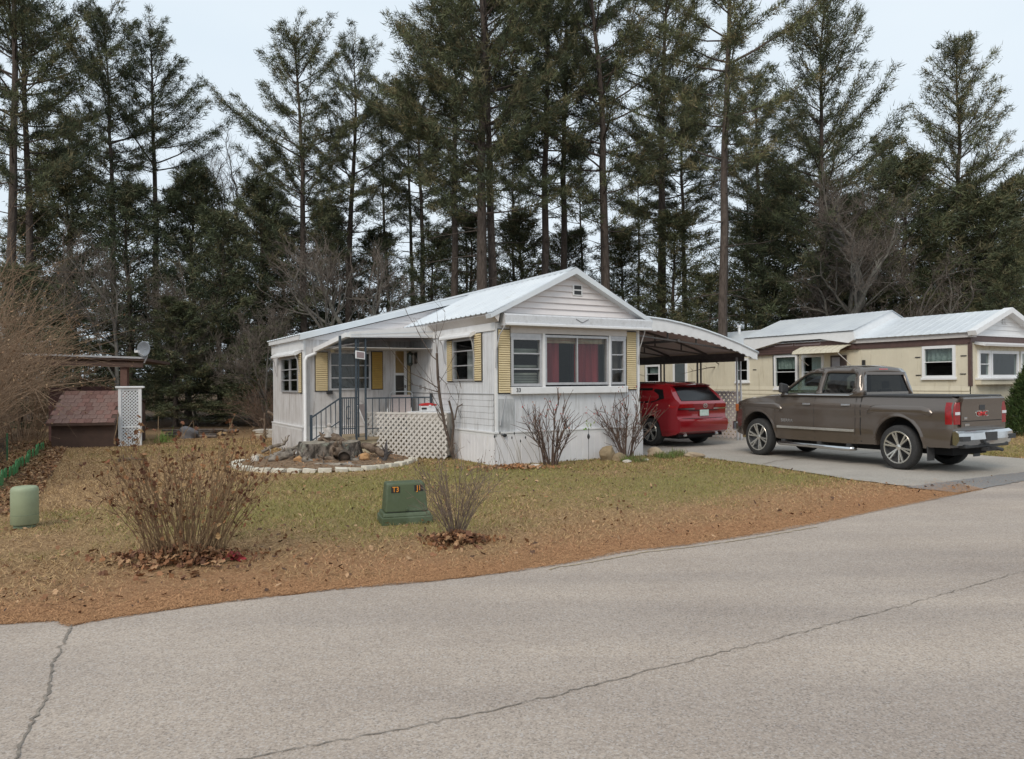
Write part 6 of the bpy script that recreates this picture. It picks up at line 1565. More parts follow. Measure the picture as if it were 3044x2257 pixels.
def patch(name, quadpts, m, parent, nu=10, nv=5, off=.012):
    """bilinear patch in (y,z) projected on the tail"""
    a, b, c, d = [Vector(q) for q in quadpts]; mb = MB(); vs = []
    for j in range(nv + 1):
        for i in range(nu + 1):
            p = (a.lerp(b, i / nu)).lerp(d.lerp(c, i / nu), j / nv); vs.append(rearpt(p.x, p.y, off))
    mb.add(vs, [(j * (nu + 1) + i, j * (nu + 1) + i + 1, (j + 1) * (nu + 1) + i + 1, (j + 1) * (nu + 1) + i) for j in range(nv) for i in range(nu)])
    return mb.build(name, m, parent, smooth=True)
patch('rear_window', [(.70, 1.16), (-.70, 1.16), (-.60, 1.50), (.60, 1.50)], mat('car_glass_dark', (.006, .006, .007), rough=.12, spec=.35), cr_, off=.014)
mb = MB(); mb.box(-.50, -.44, -.02, .02, 1.5, 1.52); 
sp = MB(); sp.add([(-.52, -.66, 1.515), (-.52, .66, 1.515), (-.28, .68, 1.565), (-.28, -.68, 1.565), (-.66, -.64, 1.545), (-.66, .64, 1.545), (-.30, .66, 1.60), (-.30, -.66, 1.60), (-.68, 0, 1.56)], [(0, 1, 2, 3), (4, 8, 5, 6, 7), (0, 4, 8, 5, 1), (1, 5, 6, 2), (0, 3, 7, 4)]); sp.build('spoiler', M_cr, cr_, bevel=.01)
for sg in (-1, 1):
    patch('tail_lamp', [(sg * .36, .985), (sg * .84, .985), (sg * .82, 1.09), (sg * .42, 1.09)], M_red, cr_, off=.016)
    patch('lamp_strip', [(sg * .34, .945), (sg * .86, .945), (sg * .86, .975), (sg * .34, .975)], M_chr, cr_, off=.018, nv=1)
    mb = MB(); pts = [(-.72, 1.05), (-.90, 1.05), (-.86, .98), (-.70, .985)]; mb.add([(x, sg * (sw_(x, z) + .006), z) for x, z in pts], [(0, 1, 2, 3)]); mb.build('tail_lamp', M_red, cr_)
    gq = [(.0, 1.14), (-.45, 1.24), (-.38, 1.38), (.0, 1.48)]
    for pts in ([(-.46, 1.22), (-.02, 1.10), (.02, 1.46), (-.30, 1.44)], [(.06, 1.10), (.98, 1.08), (1.0, 1.47), (.08, 1.48)], [(1.05, 1.08), (2.0, 1.10), (1.55, 1.40), (1.08, 1.47)]):
        mb = MB(); mb.add([(x, sg * (sw_(x, z) + .004), z) for x, z in pts], [(0, 1, 2, 3)]); mb.build('side_window', mat('car_glass_dark', (.006, .006, .007)), cr_)
    mb = MB(); mb.bar((.0, sg * .72, 1.625), (1.3, sg * .72, 1.63), .03, .03); mb.build('roof_rail', M_blkp, cr_)
    for cx in (0, SWB):
        mb = MB(); mb.prism(arc(cx, SR + .02, .42, 0, 180, 16), .50 * sg, .53 * sg, lambda a, o, z: (a, o, z)); mb.build('wheel_well', M_wellb, cr_)
        wheel(cr_, cx, sg * .81, SR, .235, .245, sg, M_rimt, spokes=5)
    mb = MB(); mb.box(-.90, -.80, min(sg * .50, sg * .62), max(sg * .50, sg * .62), .27, .33); mb.build('exhaust', M_chr, cr_, bevel=.02)
    mb = MB(); mb.add([(1.75, sg * .95, 1.12), (1.88, sg * .95, 1.12), (1.88, sg * 1.12, 1.12), (1.78, sg * 1.12, 1.12), (1.75, sg * .95, 1.26), (1.86, sg * .95, 1.25), (1.86, sg * 1.11, 1.25), (1.78, sg * 1.11, 1.25)], [(0, 3, 2, 1), (4, 5, 6, 7), (0, 1, 5, 4), (1, 2, 6, 5), (2, 3, 7, 6), (3, 0, 4, 7)]); mb.build('mirror', M_cr, cr_, bevel=.02)
patch('garnish', [(.52, .905), (-.52, .905), (-.50, .935), (.50, .935)], mat('dark_red', (.05, .004, .006), rough=.4), cr_, off=.006, nv=1)
patch('hatch_gap', [(.72, .715), (-.72, .715), (-.72, .727), (.72, .727)], M_wellb, cr_, off=.004, nv=1)
mb = MB(); mb.box(-1.005, -.985, -.155, .155, .775, .93); pl_ = mb.build('number_plate', mat('plate_pale', (.55, .62, .58), (.40, .52, .46), rough=.5, scale=14), cr_, bevel=.008)
mb = MB()
for rx, rz, cz in ((.075, .052, 1.035), (.030, .050, 1.035), (.055, .018, 1.06)):
    for k in range(20):
        a = 2 * math.pi * k / 20; b = 2 * math.pi * (k + 1) / 20
        mb.bar((-1.03, rx * math.cos(a), cz + rz * math.sin(a)), (-1.03, rx * math.cos(b), cz + rz * math.sin(b)), .010)
mb.build('emblem', M_chr, cr_)
mb = MB(); mb.box(-.86, -.80, -.78, .78, .26, .36); mb.box(-.7, 3.6, -.6, .6, .2, .3); mb.build('underbody', M_wellb, cr_)
SA = R(32.5); SDv = Vector((-math.sin(SA), math.cos(SA), 0)); SLf = Vector((-math.cos(SA), -math.sin(SA), 0))
SCn = Vector((3.52, 19.15, 0)) - SLf * .93
cr_.location = (SCn.x, SCn.y, .012); cr_.rotation_euler = (0, 0, math.atan2(SDv.y, SDv.x))

# ================================================================ YARD THINGS
# ---- round bed with stump
def ellipse_poly(cx, cy, rx, ry, n=40, seed=0, amp=.0):
    r = np.random.default_rng(seed); return [(cx + rx * math.cos(2 * math.pi * k / n) * (1 + r.normal(0, amp)), cy + ry * math.sin(2 * math.pi * k / n) * (1 + r.normal(0, amp))) for k in range(n)]
vs = [(BEDC[0], BEDC[1], .16)]; nr = 10; na = 48; r_ = np.random.default_rng(5)
for j in range(1, nr + 1):
    for k in range(na):
        a = 2 * math.pi * k / na; q = j / nr; vs.append((BEDC[0] + BEDR[0] * q * math.cos(a), BEDC[1] + BEDR[1] * q * math.sin(a), .035 + .12 * (1 - q ** 2) + (r_.normal(0, .012) if j < nr else -.01)))
fs = [(0, 1 + k, 1 + (k + 1) % na) for k in range(na)] + [(1 + j * na + k, 1 + (j + 1) * na + k, 1 + (j + 1) * na + (k + 1) % na, 1 + j * na + (k + 1) % na) for j in range(nr - 1) for k in range(na)]
me = bpy.data.meshes.new('garden_bed'); me.from_pydata(vs, [], fs); me.shade_smooth()
tag(link('garden_bed', me, mat('bed_soil', (.12, .075, .045), (.30, .20, .12), rough=1, scale=16, bump=.9, bdist=.03)), kind='structure')
P = []
rr0 = np.random.default_rng(12)
for k in range(420):
    a = rr0.uniform(0, 2 * np.pi); q = rr0.uniform(0, 1) ** .5 * .93; P.append((BEDC[0] + BEDR[0] * q * math.cos(a), BEDC[1] + BEDR[1] * q * math.sin(a), .05 + .12 * (1 - q ** 2)))
tag(link('bed_litter', leaf_mesh('bed_litter', P, size=(.03, .07), seed=12, cols=((.36, .18, .09), (.24, .12, .06), (.42, .26, .15))), M_leaf), 'orange-brown leaves and needles lying in the round garden bed', 'leaves', kind='stuff')
# edging blocks
ed = thing('stone_edging', 'curved row of pale flat blocks edging the front of the stump bed', 'edging', (BEDC[0], BEDC[1], 0))
M_blk = mat('pale_block', (.66, .62, .52), (.56, .52, .44), rough=.8, scale=9, bump=.3, dirt=(.34, .30, .22), dscale=8, dlo=.55, dhi=.8)
bmb = MB(); bmb.box(-.118, .118, -.09, .09, 0, .08); bme = bmb.mesh('paver')
bme.materials.append(M_blk); re_ = np.random.default_rng(2)
NB = 22
for k in range(NB):
    t = k / (NB - 1); a = R(175) + t * R(190)
    rx, ry = BEDR[0] + .0, BEDR[1] + .0
    o = link('paver', bme, None, ed); o.location = (rx * math.cos(a) + re_.normal(0, .012), ry * math.sin(a) + re_.normal(0, .012), -.008)
    o.rotation_euler = (re_.normal(0, .05), re_.normal(0, .05) + .06, math.atan2(ry * math.cos(a), -rx * math.sin(a)) + re_.normal(0, .08)); o.scale = (re_.uniform(.92, 1.08), re_.uniform(.9, 1.1), re_.uniform(.9, 1.15))
# stump
st = thing('tree_stump', 'wide weathered grey tree stump in the middle of the round bed', 'stump', (-3.86, 15.65, .10)); st.scale = (1.05, 1.0, .82)
M_stump = mat('stump_bark', (.035, .028, .022), (.19, .16, .135), rough=1, scale=5, stretch=(2, 2, .7), bump=1.0, bscale=16, bdist=.05, lo=.4, hi=.6, dirt=(.26, .27, .22), dscale=4, dlo=.55, dhi=.7)
r_ = np.random.default_rng(8); na = 72; prof = [(1.25, -.05), (1.12, .04), (1.03, .14), (.98, .28), (.96, .40), (.93, .43)]
ph = r_.uniform(0, 6.28, 6); vs = []
def lump(a): return 1 + .10 * math.sin(3 * a + ph[0]) * .6 + .07 * math.sin(5 * a + ph[1]) + .05 * math.sin(9 * a + ph[2]) + .035 * math.sin(17 * a + ph[3]) + .02 * math.sin(31 * a + ph[4])
for q, z in prof:
    for k in range(na):
        a = 2 * math.pi * k / na; l = 1 + (lump(a) - 1) * (1.8 if z < .1 else 1.0); vs.append((.60 * q * l * math.cos(a), .52 * q * l * math.sin(a), z + (.02 * math.sin(4 * a) if z > .35 else 0)))
fs = [(j * na + k, j * na + (k + 1) % na, (j + 1) * na + (k + 1) % na, (j + 1) * na + k) for j in range(len(prof) - 1) for k in range(na)]
me = bpy.data.meshes.new('bark'); me.from_pydata(vs, [], fs); me.shade_smooth(); link('bark', me, M_stump, st)
tv = [vs[(len(prof) - 1) * na + k] for k in range(na)]
me = bpy.data.meshes.new('cut_top'); me.from_pydata(tv + [(0, 0, .445)], [], [(k, (k + 1) % na, na) for k in range(na)]); link('cut_top', me, mat('cut_wood', (.32, .28, .22), (.18, .155, .125), rough=.95, scale=7, bump=.4), st)
def driftwood(name, label, loc, pts, rad, seed, m=None, n=9, cat='driftwood'):
    r = np.random.default_rng(seed); t = MB(); P = []; Rr = []
    for i in range(len(pts) - 1):
        a = Vector(pts[i]); b = Vector(pts[i + 1])
        for k in range(4): P.append(a.lerp(b, k / 4) + Vector(r.normal(0, rad[0] * .16, 3))); Rr.append((rad[i] + (rad[i + 1] - rad[i]) * k / 4) * r.uniform(.8, 1.2))
    P.append(Vector(pts[-1])); Rr.append(rad[-1]); t.tube(P, Rr, n)
    for k in range(5):
        j = r.integers(1, len(P) - 1); d = Vector(r.normal(0, 1, 3)); d.z = abs(d.z); d.normalize(); t.tube([P[j], P[j] + d * rad[0] * 2.2, P[j] + d * rad[0] * 3.6 + Vector(r.normal(0, rad[0] * .4, 3))], [Rr[j] * .5, Rr[j] * .35, .006], 5)
    o = t.build(name, m or mat('driftwood_grey', (.11, .09, .075), (.34, .30, .25), rough=1, scale=8, bump=.8, lo=.35, hi=.65), None, smooth=True); o.location = loc; return tag(o, label, cat)
M_brroot = mat('root_brown', (.075, .05, .037), (.22, .165, .12), rough=1, scale=9, bump=.8)
driftwood('driftwood', 'thick forked root with a dark hollow leaning on the front of the stump', (-3.62, 15.12, .12), [(-.15, .35, .28), (.02, .12, .22), (.10, -.05, .08)], [.08, .12, .14], 1, M_brroot)
mb = MB(); mb.tube([(.10, -.06, .10), (.12, -.20, .07)], [.13, .12], 12, caps=False); mb.tube([(.11, -.13, .085), (.111, -.14, .084)], [.115, .115], 12); o = mb.build('hollow_log', mat('hollow', (.05, .04, .03), (.12, .09, .07), rough=1), None, smooth=True); o.location = (-3.47, 15.04, .12); tag(o, 'short dark hollow log end at the foot of the stump', 'log')
driftwood('driftwood', 'dark twisted root lying on top of the stump under the figurine', (-3.80, 15.65, .48), [(-.28, 0, 0), (-.1, .02, .06), (.12, 0, .05), (.34, -.02, -.04)], [.05, .09, .08, .03], 2, M_brroot)
driftwood('driftwood', 'pale grey branchy driftwood left of the stump', (-4.85, 15.9, .08), [(-.35, -.2, .02), (-.1, -.05, .1), (.15, .1, .2), (.45, .2, .26)], [.05, .06, .05, .03], 3)
driftwood('driftwood', 'grey root ball with splayed ends at the left of the bed', (-4.70, 15.1, .08), [(-.2, -.1, .05), (0, 0, .12), (.25, .12, .16)], [.05, .10, .05], 4)
driftwood('driftwood', 'grey antler-like driftwood at the corner of the wing behind the bed', (-5.75, 17.9, .02), [(-.25, 0, .02), (0, 0, .15), (.28, 0, .22), (.40, 0, .42)], [.045, .05, .04, .015], 5)
driftwood('driftwood', 'brown log sloping down at the right of the stump', (-3.0, 15.6, .12), [(-.15, .05, .26), (.15, 0, .15), (.42, -.08, .04)], [.07, .08, .07], 6, M_brroot)
driftwood('driftwood', 'long flat bleached branch lying behind the front edging blocks', (-3.55, 14.5, .06), [(-.55, 0, .0), (-.2, .04, .03), (.2, -.02, .03), (.6, .03, .0)], [.03, .04, .045, .02], 7)
driftwood('driftwood', 'upright dark spiky root at the right end of the bed', (-2.60, 15.2, .05), [(0, 0, 0), (.02, 0, .2), (.05, 0, .46)], [.05, .04, .008], 8, mat('black_root', (.04, .035, .035), (.1, .09, .09), rough=1, scale=9))
# figurine
fg = thing('figurine', 'small grey stone figurine standing on the stump', 'figurine', (-3.84, 15.64, .54))
M_fg = mat('figurine_stone', (.50, .47, .44), (.30, .27, .25), rough=.9, scale=14, bump=.4)
mb = MB(); mb.lathe([(.10, 0), (.11, .02), (.075, .05), (.085, .10), (.06, .17), (.045, .20), (.03, .215)], 14); mb.build('body', M_fg, fg, smooth=True)
mb = MB(); mb.lathe([(.02, .205), (.045, .225), (.05, .255), (.04, .285), (.01, .30)], 12); mb.build('head', M_fg, fg, smooth=True)
for s in (-1, 1):
    mb = MB(); mb.add([(s * .05, .02, .08), (s * .12, .03, .10), (s * .13, .04, .19), (s * .06, .02, .20), (s * .05, .04, .08), (s * .12, .05, .10), (s * .13, .06, .19), (s * .06, .04, .20)], [(0, 1, 2, 3), (4, 7, 6, 5), (0, 4, 5, 1), (1, 5, 6, 2), (2, 6, 7, 3), (3, 7, 4, 0)]); mb.build('wing', M_fg, fg)
def rock(label, loc, sx, sy, sz, m, seed, name='rock'):
    bm = bmesh.new(); bmesh.ops.create_icosphere(bm, subdivisions=3, radius=1); r = np.random.default_rng(seed); ph = r.uniform(0, 6, 6)
    for v in bm.verts:
        c = v.co; k = 1 + .16 * math.sin(2.3 * c.x + ph[0]) * math.cos(2.1 * c.y + ph[1]) + .09 * math.sin(5 * c.z + ph[2] + 3 * c.x) + .05 * math.sin(9 * c.x + ph[3]) * math.sin(8 * c.y + ph[4]) + r.normal(0, .008)
        v.co = Vector((c.x * sx * k, c.y * sy * k, c.z * sz * k))
    me = bpy.data.meshes.new('rock'); bm.to_mesh(me); bm.free(); me.shade_smooth(); me.set_sharp_from_angle(angle=R(28))
    o = link(name, me, m); o.location = (loc[0], loc[1], loc[2] + sz * .55); o.rotation_euler = (0, 0, r.uniform(0, 6)); return tag(o, label, 'rock')
RKo = mat('rock_orange', (.44, .25, .11), (.34, .19, .09), rough=.95, scale=6, bump=.6); RKt = mat('rock_tan', (.42, .34, .24), (.30, .23, .16), rough=.95, scale=6, bump=.6); RKg = mat('rock_pale', (.55, .51, .45), (.40, .36, .31), rough=.95, scale=6, bump=.6); RKb = mat('rock_brown', (.20, .15, .09), (.30, .23, .14), rough=.95, scale=5, bump=.8)
rock('orange rock in front of the stump, left of the hollow log', (-4.25, 14.95, .09), .17, .13, .09, RKo, 1)
rock('orange-tan rock at the right of the stump in the bed', (-3.05, 15.25, .09), .17, .12, .10, RKo, 2)
rock('pale round rock at the left end of the bed', (-5.35, 15.5, .03), .12, .10, .10, RKg, 3)
rock('tan rock behind the pale round rock in the bed', (-5.45, 16.0, .05), .15, .10, .08, RKt, 4)
rock('small tan stone in the middle of the round bed', (-4.7, 15.1, .06), .06, .05, .05, RKt, 5)
rock('small grey stone near the bleached branch in the bed', (-3.25, 14.75, .05), .09, .06, .04, mat('rock_grey', (.25, .25, .26), (.18, .18, .19), rough=.95), 6)
rock('mossy brown boulder leaning on the skirting left of the right shrub', W(2.45, -.42, 0), .16, .14, .20, RKb, 7)
rock('flat brown stone under the mossy boulder at the skirting', W(2.62, -.60, 0), .20, .13, .10, RKb, 8)
rock('tan angular rock at the right corner of the white home', W(3.92, -.25, 0), .22, .17, .12, RKt, 9)
rock('long tan stone by the driveway edge past the house corner', W(4.45, -.9, 0), .22, .10, .07, RKt, 10)
rock('small white stone in front of the right shrub', W(2.5, -1.0, 0), .09, .06, .04, RKg, 11)
rock('second small pale stone in front of the right shrub', W(3.05, -.95, 0), .07, .06, .03, RKg, 12)
rock('pale stone below the left shrub at the skirting', W(.45, -.75, 0), .14, .09, .05, RKg, 13)
# low plants by the right corner
def tuft_plant(label, loc, rad, H, n, cols, seed, name='ground_plant', wid=.006):
    r = np.random.default_rng(seed); a = r.uniform(0, 6.28, n); q = rad * r.uniform(0, 1, n) ** .5
    P = np.stack([np.cos(a) * q, np.sin(a) * q, np.full(n, .0)], 1); V, F, C = tufts_np(P, np.tile([0, 0, 1.0], (n, 1)), r, 7, H, wid, cols, spread=.55, upb=.5)
    V[:, 2] = np.abs(V[:, 2]); o = link(name, mesh_np(name, V, F3=F, colattr=C), mat('grass_blade', (1, 1, 1))); o.location = loc; return tag(o, label, 'plant')
GC = ((.10, .15, .04), (.14, .18, .06), (.2, .18, .09))
tuft_plant('low green plant left of the right shrub at the house corner', W(2.75, -.95), .26, .12, 60, GC, 1)
tuft_plant('low green plant between the right shrub and the corner rock', W(3.75, -.75), .24, .13, 60, GC, 2)
tuft_plant('low green plant beside the driveway edge near the long stone', W(4.3, -.55), .22, .13, 50, GC, 3)
# dried flower stalks at the skirting
cf = thing('dried_flowers', 'clump of dead flower stalks with dark seed heads against the skirting', 'plant', W(.25, -.33))
r_ = np.random.default_rng(4)
for k in range(10):
    x = r_.uniform(-.35, .55); h = r_.uniform(.45, .66); tx = x - r_.uniform(.02, .30)
    mb = MB(); mb.tube([(x, 0, 0), (x * .6 + tx * .4, 0, h * .5), (tx, 0, h)], [.004, .003, .0025], 4); s_ = mb.build('stalk', mat('stalk', (.14, .10, .07), (.2, .15, .1)), cf)
    mb = MB(); mb.lathe([(.004, h - .015), (.014, h), (.012, h + .025), (.003, h + .045)], 7, lambda a, b, z: (a + tx, b, z)); mb.build('seed_head', M_black, s_)
# staked solar flower between the two bushes
sg_ = thing('garden_stake', 'thin garden stake with a dark bulb and green leafy top between the two shrubs', 'garden stake', W(1.98, -.40))
mb = MB(); mb.tube([(0, 0, 0), (0, 0, .70)], .006, 6); mb.build('stake', mat('stake_grey', (.12, .12, .12)), sg_)
mb = MB(); mb.lathe([(.005, .46), (.025, .49), (.03, .53), (.012, .58)], 10); mb.build('bulb', M_black, sg_, smooth=True)
P = np.stack([r_.normal(0, .06, 26), r_.normal(0, .03, 26), r_.uniform(.66, .86, 26)], 1)
link('leaves', leaf_mesh('leaves', P, size=(.04, .07), seed=3, cols=((.16, .28, .08), (.3, .38, .12)), flat=1), M_leaf, sg_)
pl2 = thing('sapling', 'thin leafless seedling beside the tree trunk at the side wall', 'plant', W(.15, .9) [:2] + (0,))
ls = []; rs = []
for k in range(7):
    a = r_.uniform(-.7, .7); ls.append(np.array([(0, 0, 0), (a * .2, 0, .25), (a * .45, .05, r_.uniform(.4, .6))])); rs.append([.005, .004, .002])
V, F = tubes_np(ls, rs, 4); link('stems', mesh_np('stems', V, F4=F), M_twig, pl2)

# ---- utility cabinet T3 J1
uc = thing('utility_cabinet', 'green tapered utility cabinet marked T3 and J1 on the lawn', 'utility box', (-1.30, 8.96, 0), R(17))
M_gr = mat('cabinet_green', (.070, .095, .045), (.050, .070, .034), rough=.6, scale=3, dirt=(.12, .155, .10), dscale=3, dlo=.45, dhi=.7, bump=.15)
def frustum(mb, x0, x1, y0, y1, z0, z1, ix, iy0, iy1):
    return mb.add([(x0, y0, z0), (x1, y0, z0), (x1, y1, z0), (x0, y1, z0), (x0 + ix, y0 + iy0, z1), (x1 - ix, y0 + iy0, z1), (x1 - ix, y1 - iy1, z1), (x0 + ix, y1 - iy1, z1)], [(0, 3, 2, 1), (4, 5, 6, 7), (0, 1, 5, 4), (1, 2, 6, 5), (2, 3, 7, 6), (3, 0, 4, 7)])
mb = MB(); frustum(mb, -.30, .30, -.22, .22, -.02, .085, .0, .0, .0); mb.build('base', M_gr, uc, bevel=.012)
mb = MB(); frustum(mb, -.285, .285, -.205, .205, .085, .13, .012, .012, .012); mb.build('plinth', M_gr, uc, bevel=.01)
mb = MB(); frustum(mb, -.255, .255, -.17, .17, .13, .47, .028, .045, .02); mb.build('hood', M_gr, uc, bevel=.022, segs=3)
mb = MB()
for x in (-.18, -.06, .06, .18): mb.box(x - .004, x + .004, -.224, -.218, 0, .07)
mb.build('rib', M_gr, uc)
ls_ = .045 / .34
def facepos(x, z): return (x, -.17 + ls_ * (z - .13) - .004, z)
for s_, x, z in (('T3', -.125, .398), ('J1', .150, .405)):
    mb = MB(); w_ = .052; h_ = .036; k = math.atan(ls_)
    a, b, c, d = facepos(x - w_, z - h_), facepos(x + w_, z - h_), facepos(x + w_, z + h_), facepos(x - w_, z + h_); mb.add([a, b, c, d], [(0, 1, 2, 3)]); dk = mb.build('decal', mat('decal_black', (.015, .013, .012)), uc)
    o = link('lettering', text_mesh(s_, .085, .0008, .84), mat('decal_orange', (.75, .28, .02), rough=.5), dk); o.location = Vector(facepos(x, z)) + Vector((0, -.003, 0)); o.rotation_euler = (R(90) - k, 0, 0)
# ---- telecom pedestal
pd = thing('utility_pedestal', 'pale green round-topped utility pedestal at the left edge of the lawn', 'utility box', (-5.70, 8.72, 0))
M_pg = mat('pedestal_green', (.30, .345, .22), (.26, .30, .19), rough=.55, scale=4, dirt=(.24, .27, .18), dscale=4, dlo=.5, dhi=.8)
mb = MB(); mb.lathe([(.138, .045), (.143, .05), (.143, .43), (.138, .462), (.118, .48), (.06, .487)], 40); mb.build('cover', M_pg, pd, angle=50)
mb = MB(); mb.lathe([(.115, -.02), (.115, .05)], 28); mb.build('collar', mat('pedestal_dark', (.16, .22, .15)), pd, angle=50)
mb = MB(); mb.lathe([(.1445, .155), (.1455, .158), (.1445, .161)], 36); mb.build('seam', mat('seam_green', (.2, .24, .15)), pd)
# ---- scalloped green edging
eg = thing('plastic_edging', 'low bright green plastic garden edging along the brush at left', 'edging', (0, 0, 0))
M_eg = mat('edging_green', (.06, .26, .09), (.05, .20, .07), rough=.5, scale=3)
A0 = Vector((-7.95, 11.4, 0)); A1 = Vector((-12.2, 19.4, 0)); n_ = 30
pm = MB(); L1 = (A1 - A0).length / n_; pm.prism([(0, -.05), (L1, -.05), (L1, .17)] + [(L1 / 2 + L1 / 2 * math.cos(R(k * 30)), .17 + .055 * math.sin(R(k * 30))) for k in range(1, 6)] + [(0, .17)], 0, .015, lambda a, o, z: (a, o, z)); pme = pm.mesh('edging_piece'); pme.materials.append(M_eg)
for k in range(n_):
    o = link('edging_piece', pme, None, eg); o.location = A0 + (A1 - A0) * (k / n_) + Vector((.05 * math.sin(k * .9), 0, 0)); o.rotation_euler = (.04 * math.sin(k * 2.1), 0, math.atan2(A1.y - A0.y, A1.x - A0.x))
# black mesh fence behind it
fn = thing('wire_fence', 'sagging black mesh fence behind the green edging at left', 'fence', (-8.35, 11.2, 0), math.atan2(A1.y - A0.y, A1.x - A0.x))
for k in range(5):
    mb = MB(); mb.box(k * 1.5 - .015, k * 1.5 + .015, -.015, .015, 0, .62); mb.build('post', mat('fence_green', (.03, .12, .05)) if k else mat('fence_white', (.4, .42, .42)), fn)
mb = MB()
for k in range(61): mb.bar((k * .1, .01, .02), (k * .1, .01, .55), .004)
for k in range(7): mb.bar((0, .01, .03 + k * .085), (6, .01, .03 + k * .085), .004)
tag(mb.build('mesh', M_black, fn), kind='stuff')

# ---- shed, lean-to, dish, lattice pillar
sh = thing('shed', 'low dark brown storage box with a red shingled sloping roof at left', 'shed', (-11.62, 20.5, 0), math.atan2(.31, 1.54))
M_sh = mat('shed_brown', (.075, .045, .035), (.10, .06, .045), rough=.8, scale=5)
M_shr = mat('red_shingle', (.20, .11, .09), (.26, .15, .12), rough=.95, scale=5, bump=.4)
mb = MB(); frustum(mb, -.78, .78, -.45, .60, 0, .62, 0, 0, 0); mb.build('wall', M_sh, sh)
mb = MB(); mb.add([(-.84, -.62, .60), (.84, -.62, .60), (.84, .55, 1.44), (-.84, .55, 1.44), (-.84, -.62, .66), (.84, -.62, .66), (.84, .55, 1.50), (-.84, .55, 1.50)], [(0, 3, 2, 1), (4, 5, 6, 7), (0, 1, 5, 4), (1, 2, 6, 5), (2, 3, 7, 6), (3, 0, 4, 7)]); rf = mb.build('roof', M_sh, sh)
mb = MB(); mb.box(-.78, .78, .5, .6, .62, 1.43); mb.build('back_wall', M_sh, sh)
dv = Vector((0, 1.17, .84)); rs_ = np.random.default_rng(9); sm = MB(); sm.add([(-.088, 0, 0), (.088, 0, 0), (.088, .158, .1134), (-.088, .158, .1134), (-.088, -.009, .012), (.088, -.009, .012), (.088, .150, .1194), (-.088, .150, .1194)], [(0, 3, 2, 1), (4, 5, 6, 7), (0, 1, 5, 4), (1, 2, 6, 5), (2, 3, 7, 6), (3, 0, 4, 7)]); sme = [sm.mesh('shingle') for _ in range(3)]
for i_, q in enumerate(sme): q.materials.append(mat('shingle%d' % i_, *(((.22, .115, .095), (.26, .15, .125)), ((.17, .09, .075), (.21, .115, .095)), ((.25, .16, .135), (.21, .13, .11)))[i_], rough=.95, scale=20))
for j in range(8):
    y = -.62 + 1.17 * j / 8; z = .662 + .84 * j / 8
    for i in range(9):
        x = -.74 + i * .185 + (.05 if j % 2 else -.02)
        if abs(x) > .76: continue
        o = link('shingle', sme[rs_.integers(0, 3)], None, rf); o.location = (x, y, z + .004 * (i % 2))
lt2 = thing('lean_to', 'flat-roofed brown lean-to on a square post behind the shed', 'shelter', (-12.4, 21.6, 0), R(8))
mb = MB(); mb.add([(-2.4, -.6, 2.52), (1.9, -.6, 2.36), (1.9, 1.6, 2.30), (-2.4, 1.6, 2.45), (-2.4, -.6, 2.60), (1.9, -.6, 2.44), (1.9, 1.6, 2.38), (-2.4, 1.6, 2.53)], [(0, 3, 2, 1), (4, 5, 6, 7), (0, 1, 5, 4), (1, 2, 6, 5), (2, 3, 7, 6), (3, 0, 4, 7)]); mb.build('roof', M_sh, lt2)
mb = MB(); mb.bar((-2.4, -.62, 2.60), (1.93, -.62, 2.44), .02, .05); mb.build('drip_edge', M_alu, lt2)
for x in (-2.2, 1.25):
    mb = MB(); mb.box(x - .09, x + .09, -.45, -.27, 0, 2.40); mb.build('post', mat('post_red', (.12, .06, .045), (.16, .085, .065)), lt2)
mb = MB(); mb.bar((-2.3, -.5, 2.38), (1.8, -.5, 2.24), .06, .14); mb.build('beam', M_sh, lt2)
bx = thing('storage_box', 'small brown-red crate behind the shed roof', 'box', (-12.9, 22.6, 0)); 
mb = MB(); mb.box(-.95, -.10, -.3, .3, 0, 1.62); mb.build('crate', mat('crate_red', (.16, .075, .065), (.2, .1, .085)), bx); mb = MB(); mb.box(.02, .62, -.3, .3, 0, 1.64); mb.build('crate', mat('crate_red', (.16, .075, .065)), bx)
tp = thing('tarp', 'blue and grey tarp heaped behind the shed roof', 'tarp', (-11.9, 22.0, 0))
r_ = np.random.default_rng(2); gx_, gy_ = np.meshgrid(np.linspace(-.95, .95, 22), np.linspace(-.4, .4, 8)); gz_ = 1.42 + .05 * np.sin(gx_ * 5) + .03 * np.cos(gy_ * 9 + gx_ * 3) - .2 * (gy_ / .4) ** 2 - .1 * (gx_ / .95) ** 4; ii_ = np.arange(21)[None] + np.arange(7)[:, None] * 22
link('sheet', mesh_np('sheet', np.stack([gx_.ravel(), gy_.ravel(), gz_.ravel()], 1), F4=np.stack([ii_, ii_ + 1, ii_ + 23, ii_ + 22], -1).reshape(-1, 4), smooth=True), mat('tarp_blue', (.05, .06, .20), (.13, .12, .11), rough=.5, scale=2, lo=.42, hi=.52), tp)
mb = MB(); mb.box(-.9, .9, -.38, .38, 0, 1.25); mb.build('pile', M_sh, tp)
ds = thing('satellite_dish', 'grey satellite dish on the right end of the lean-to roof', 'satellite dish', (-10.42, 21.15, 2.40), R(-20)); ds.scale = (.9, .9, .9)
mb = MB(); vs = []; nr, na = 6, 28
for j in range(nr + 1):
    for k in range(na):
        a = 2 * math.pi * k / na; q = j / nr; vs.append((.27 * q * math.cos(a), -.02 + .07 * (1 - q * q), .32 + .25 * q * math.sin(a)))
mb.add(vs, [(j * na + k, j * na + (k + 1) % na, (j + 1) * na + (k + 1) % na, (j + 1) * na + k) for j in range(nr) for k in range(na)]); o = mb.build('dish', mat('dish_grey', (.22, .24, .27), (.18, .20, .22), rough=.45), ds, smooth=True)
md = o.modifiers.new('s', 'SOLIDIFY'); md.thickness = .012
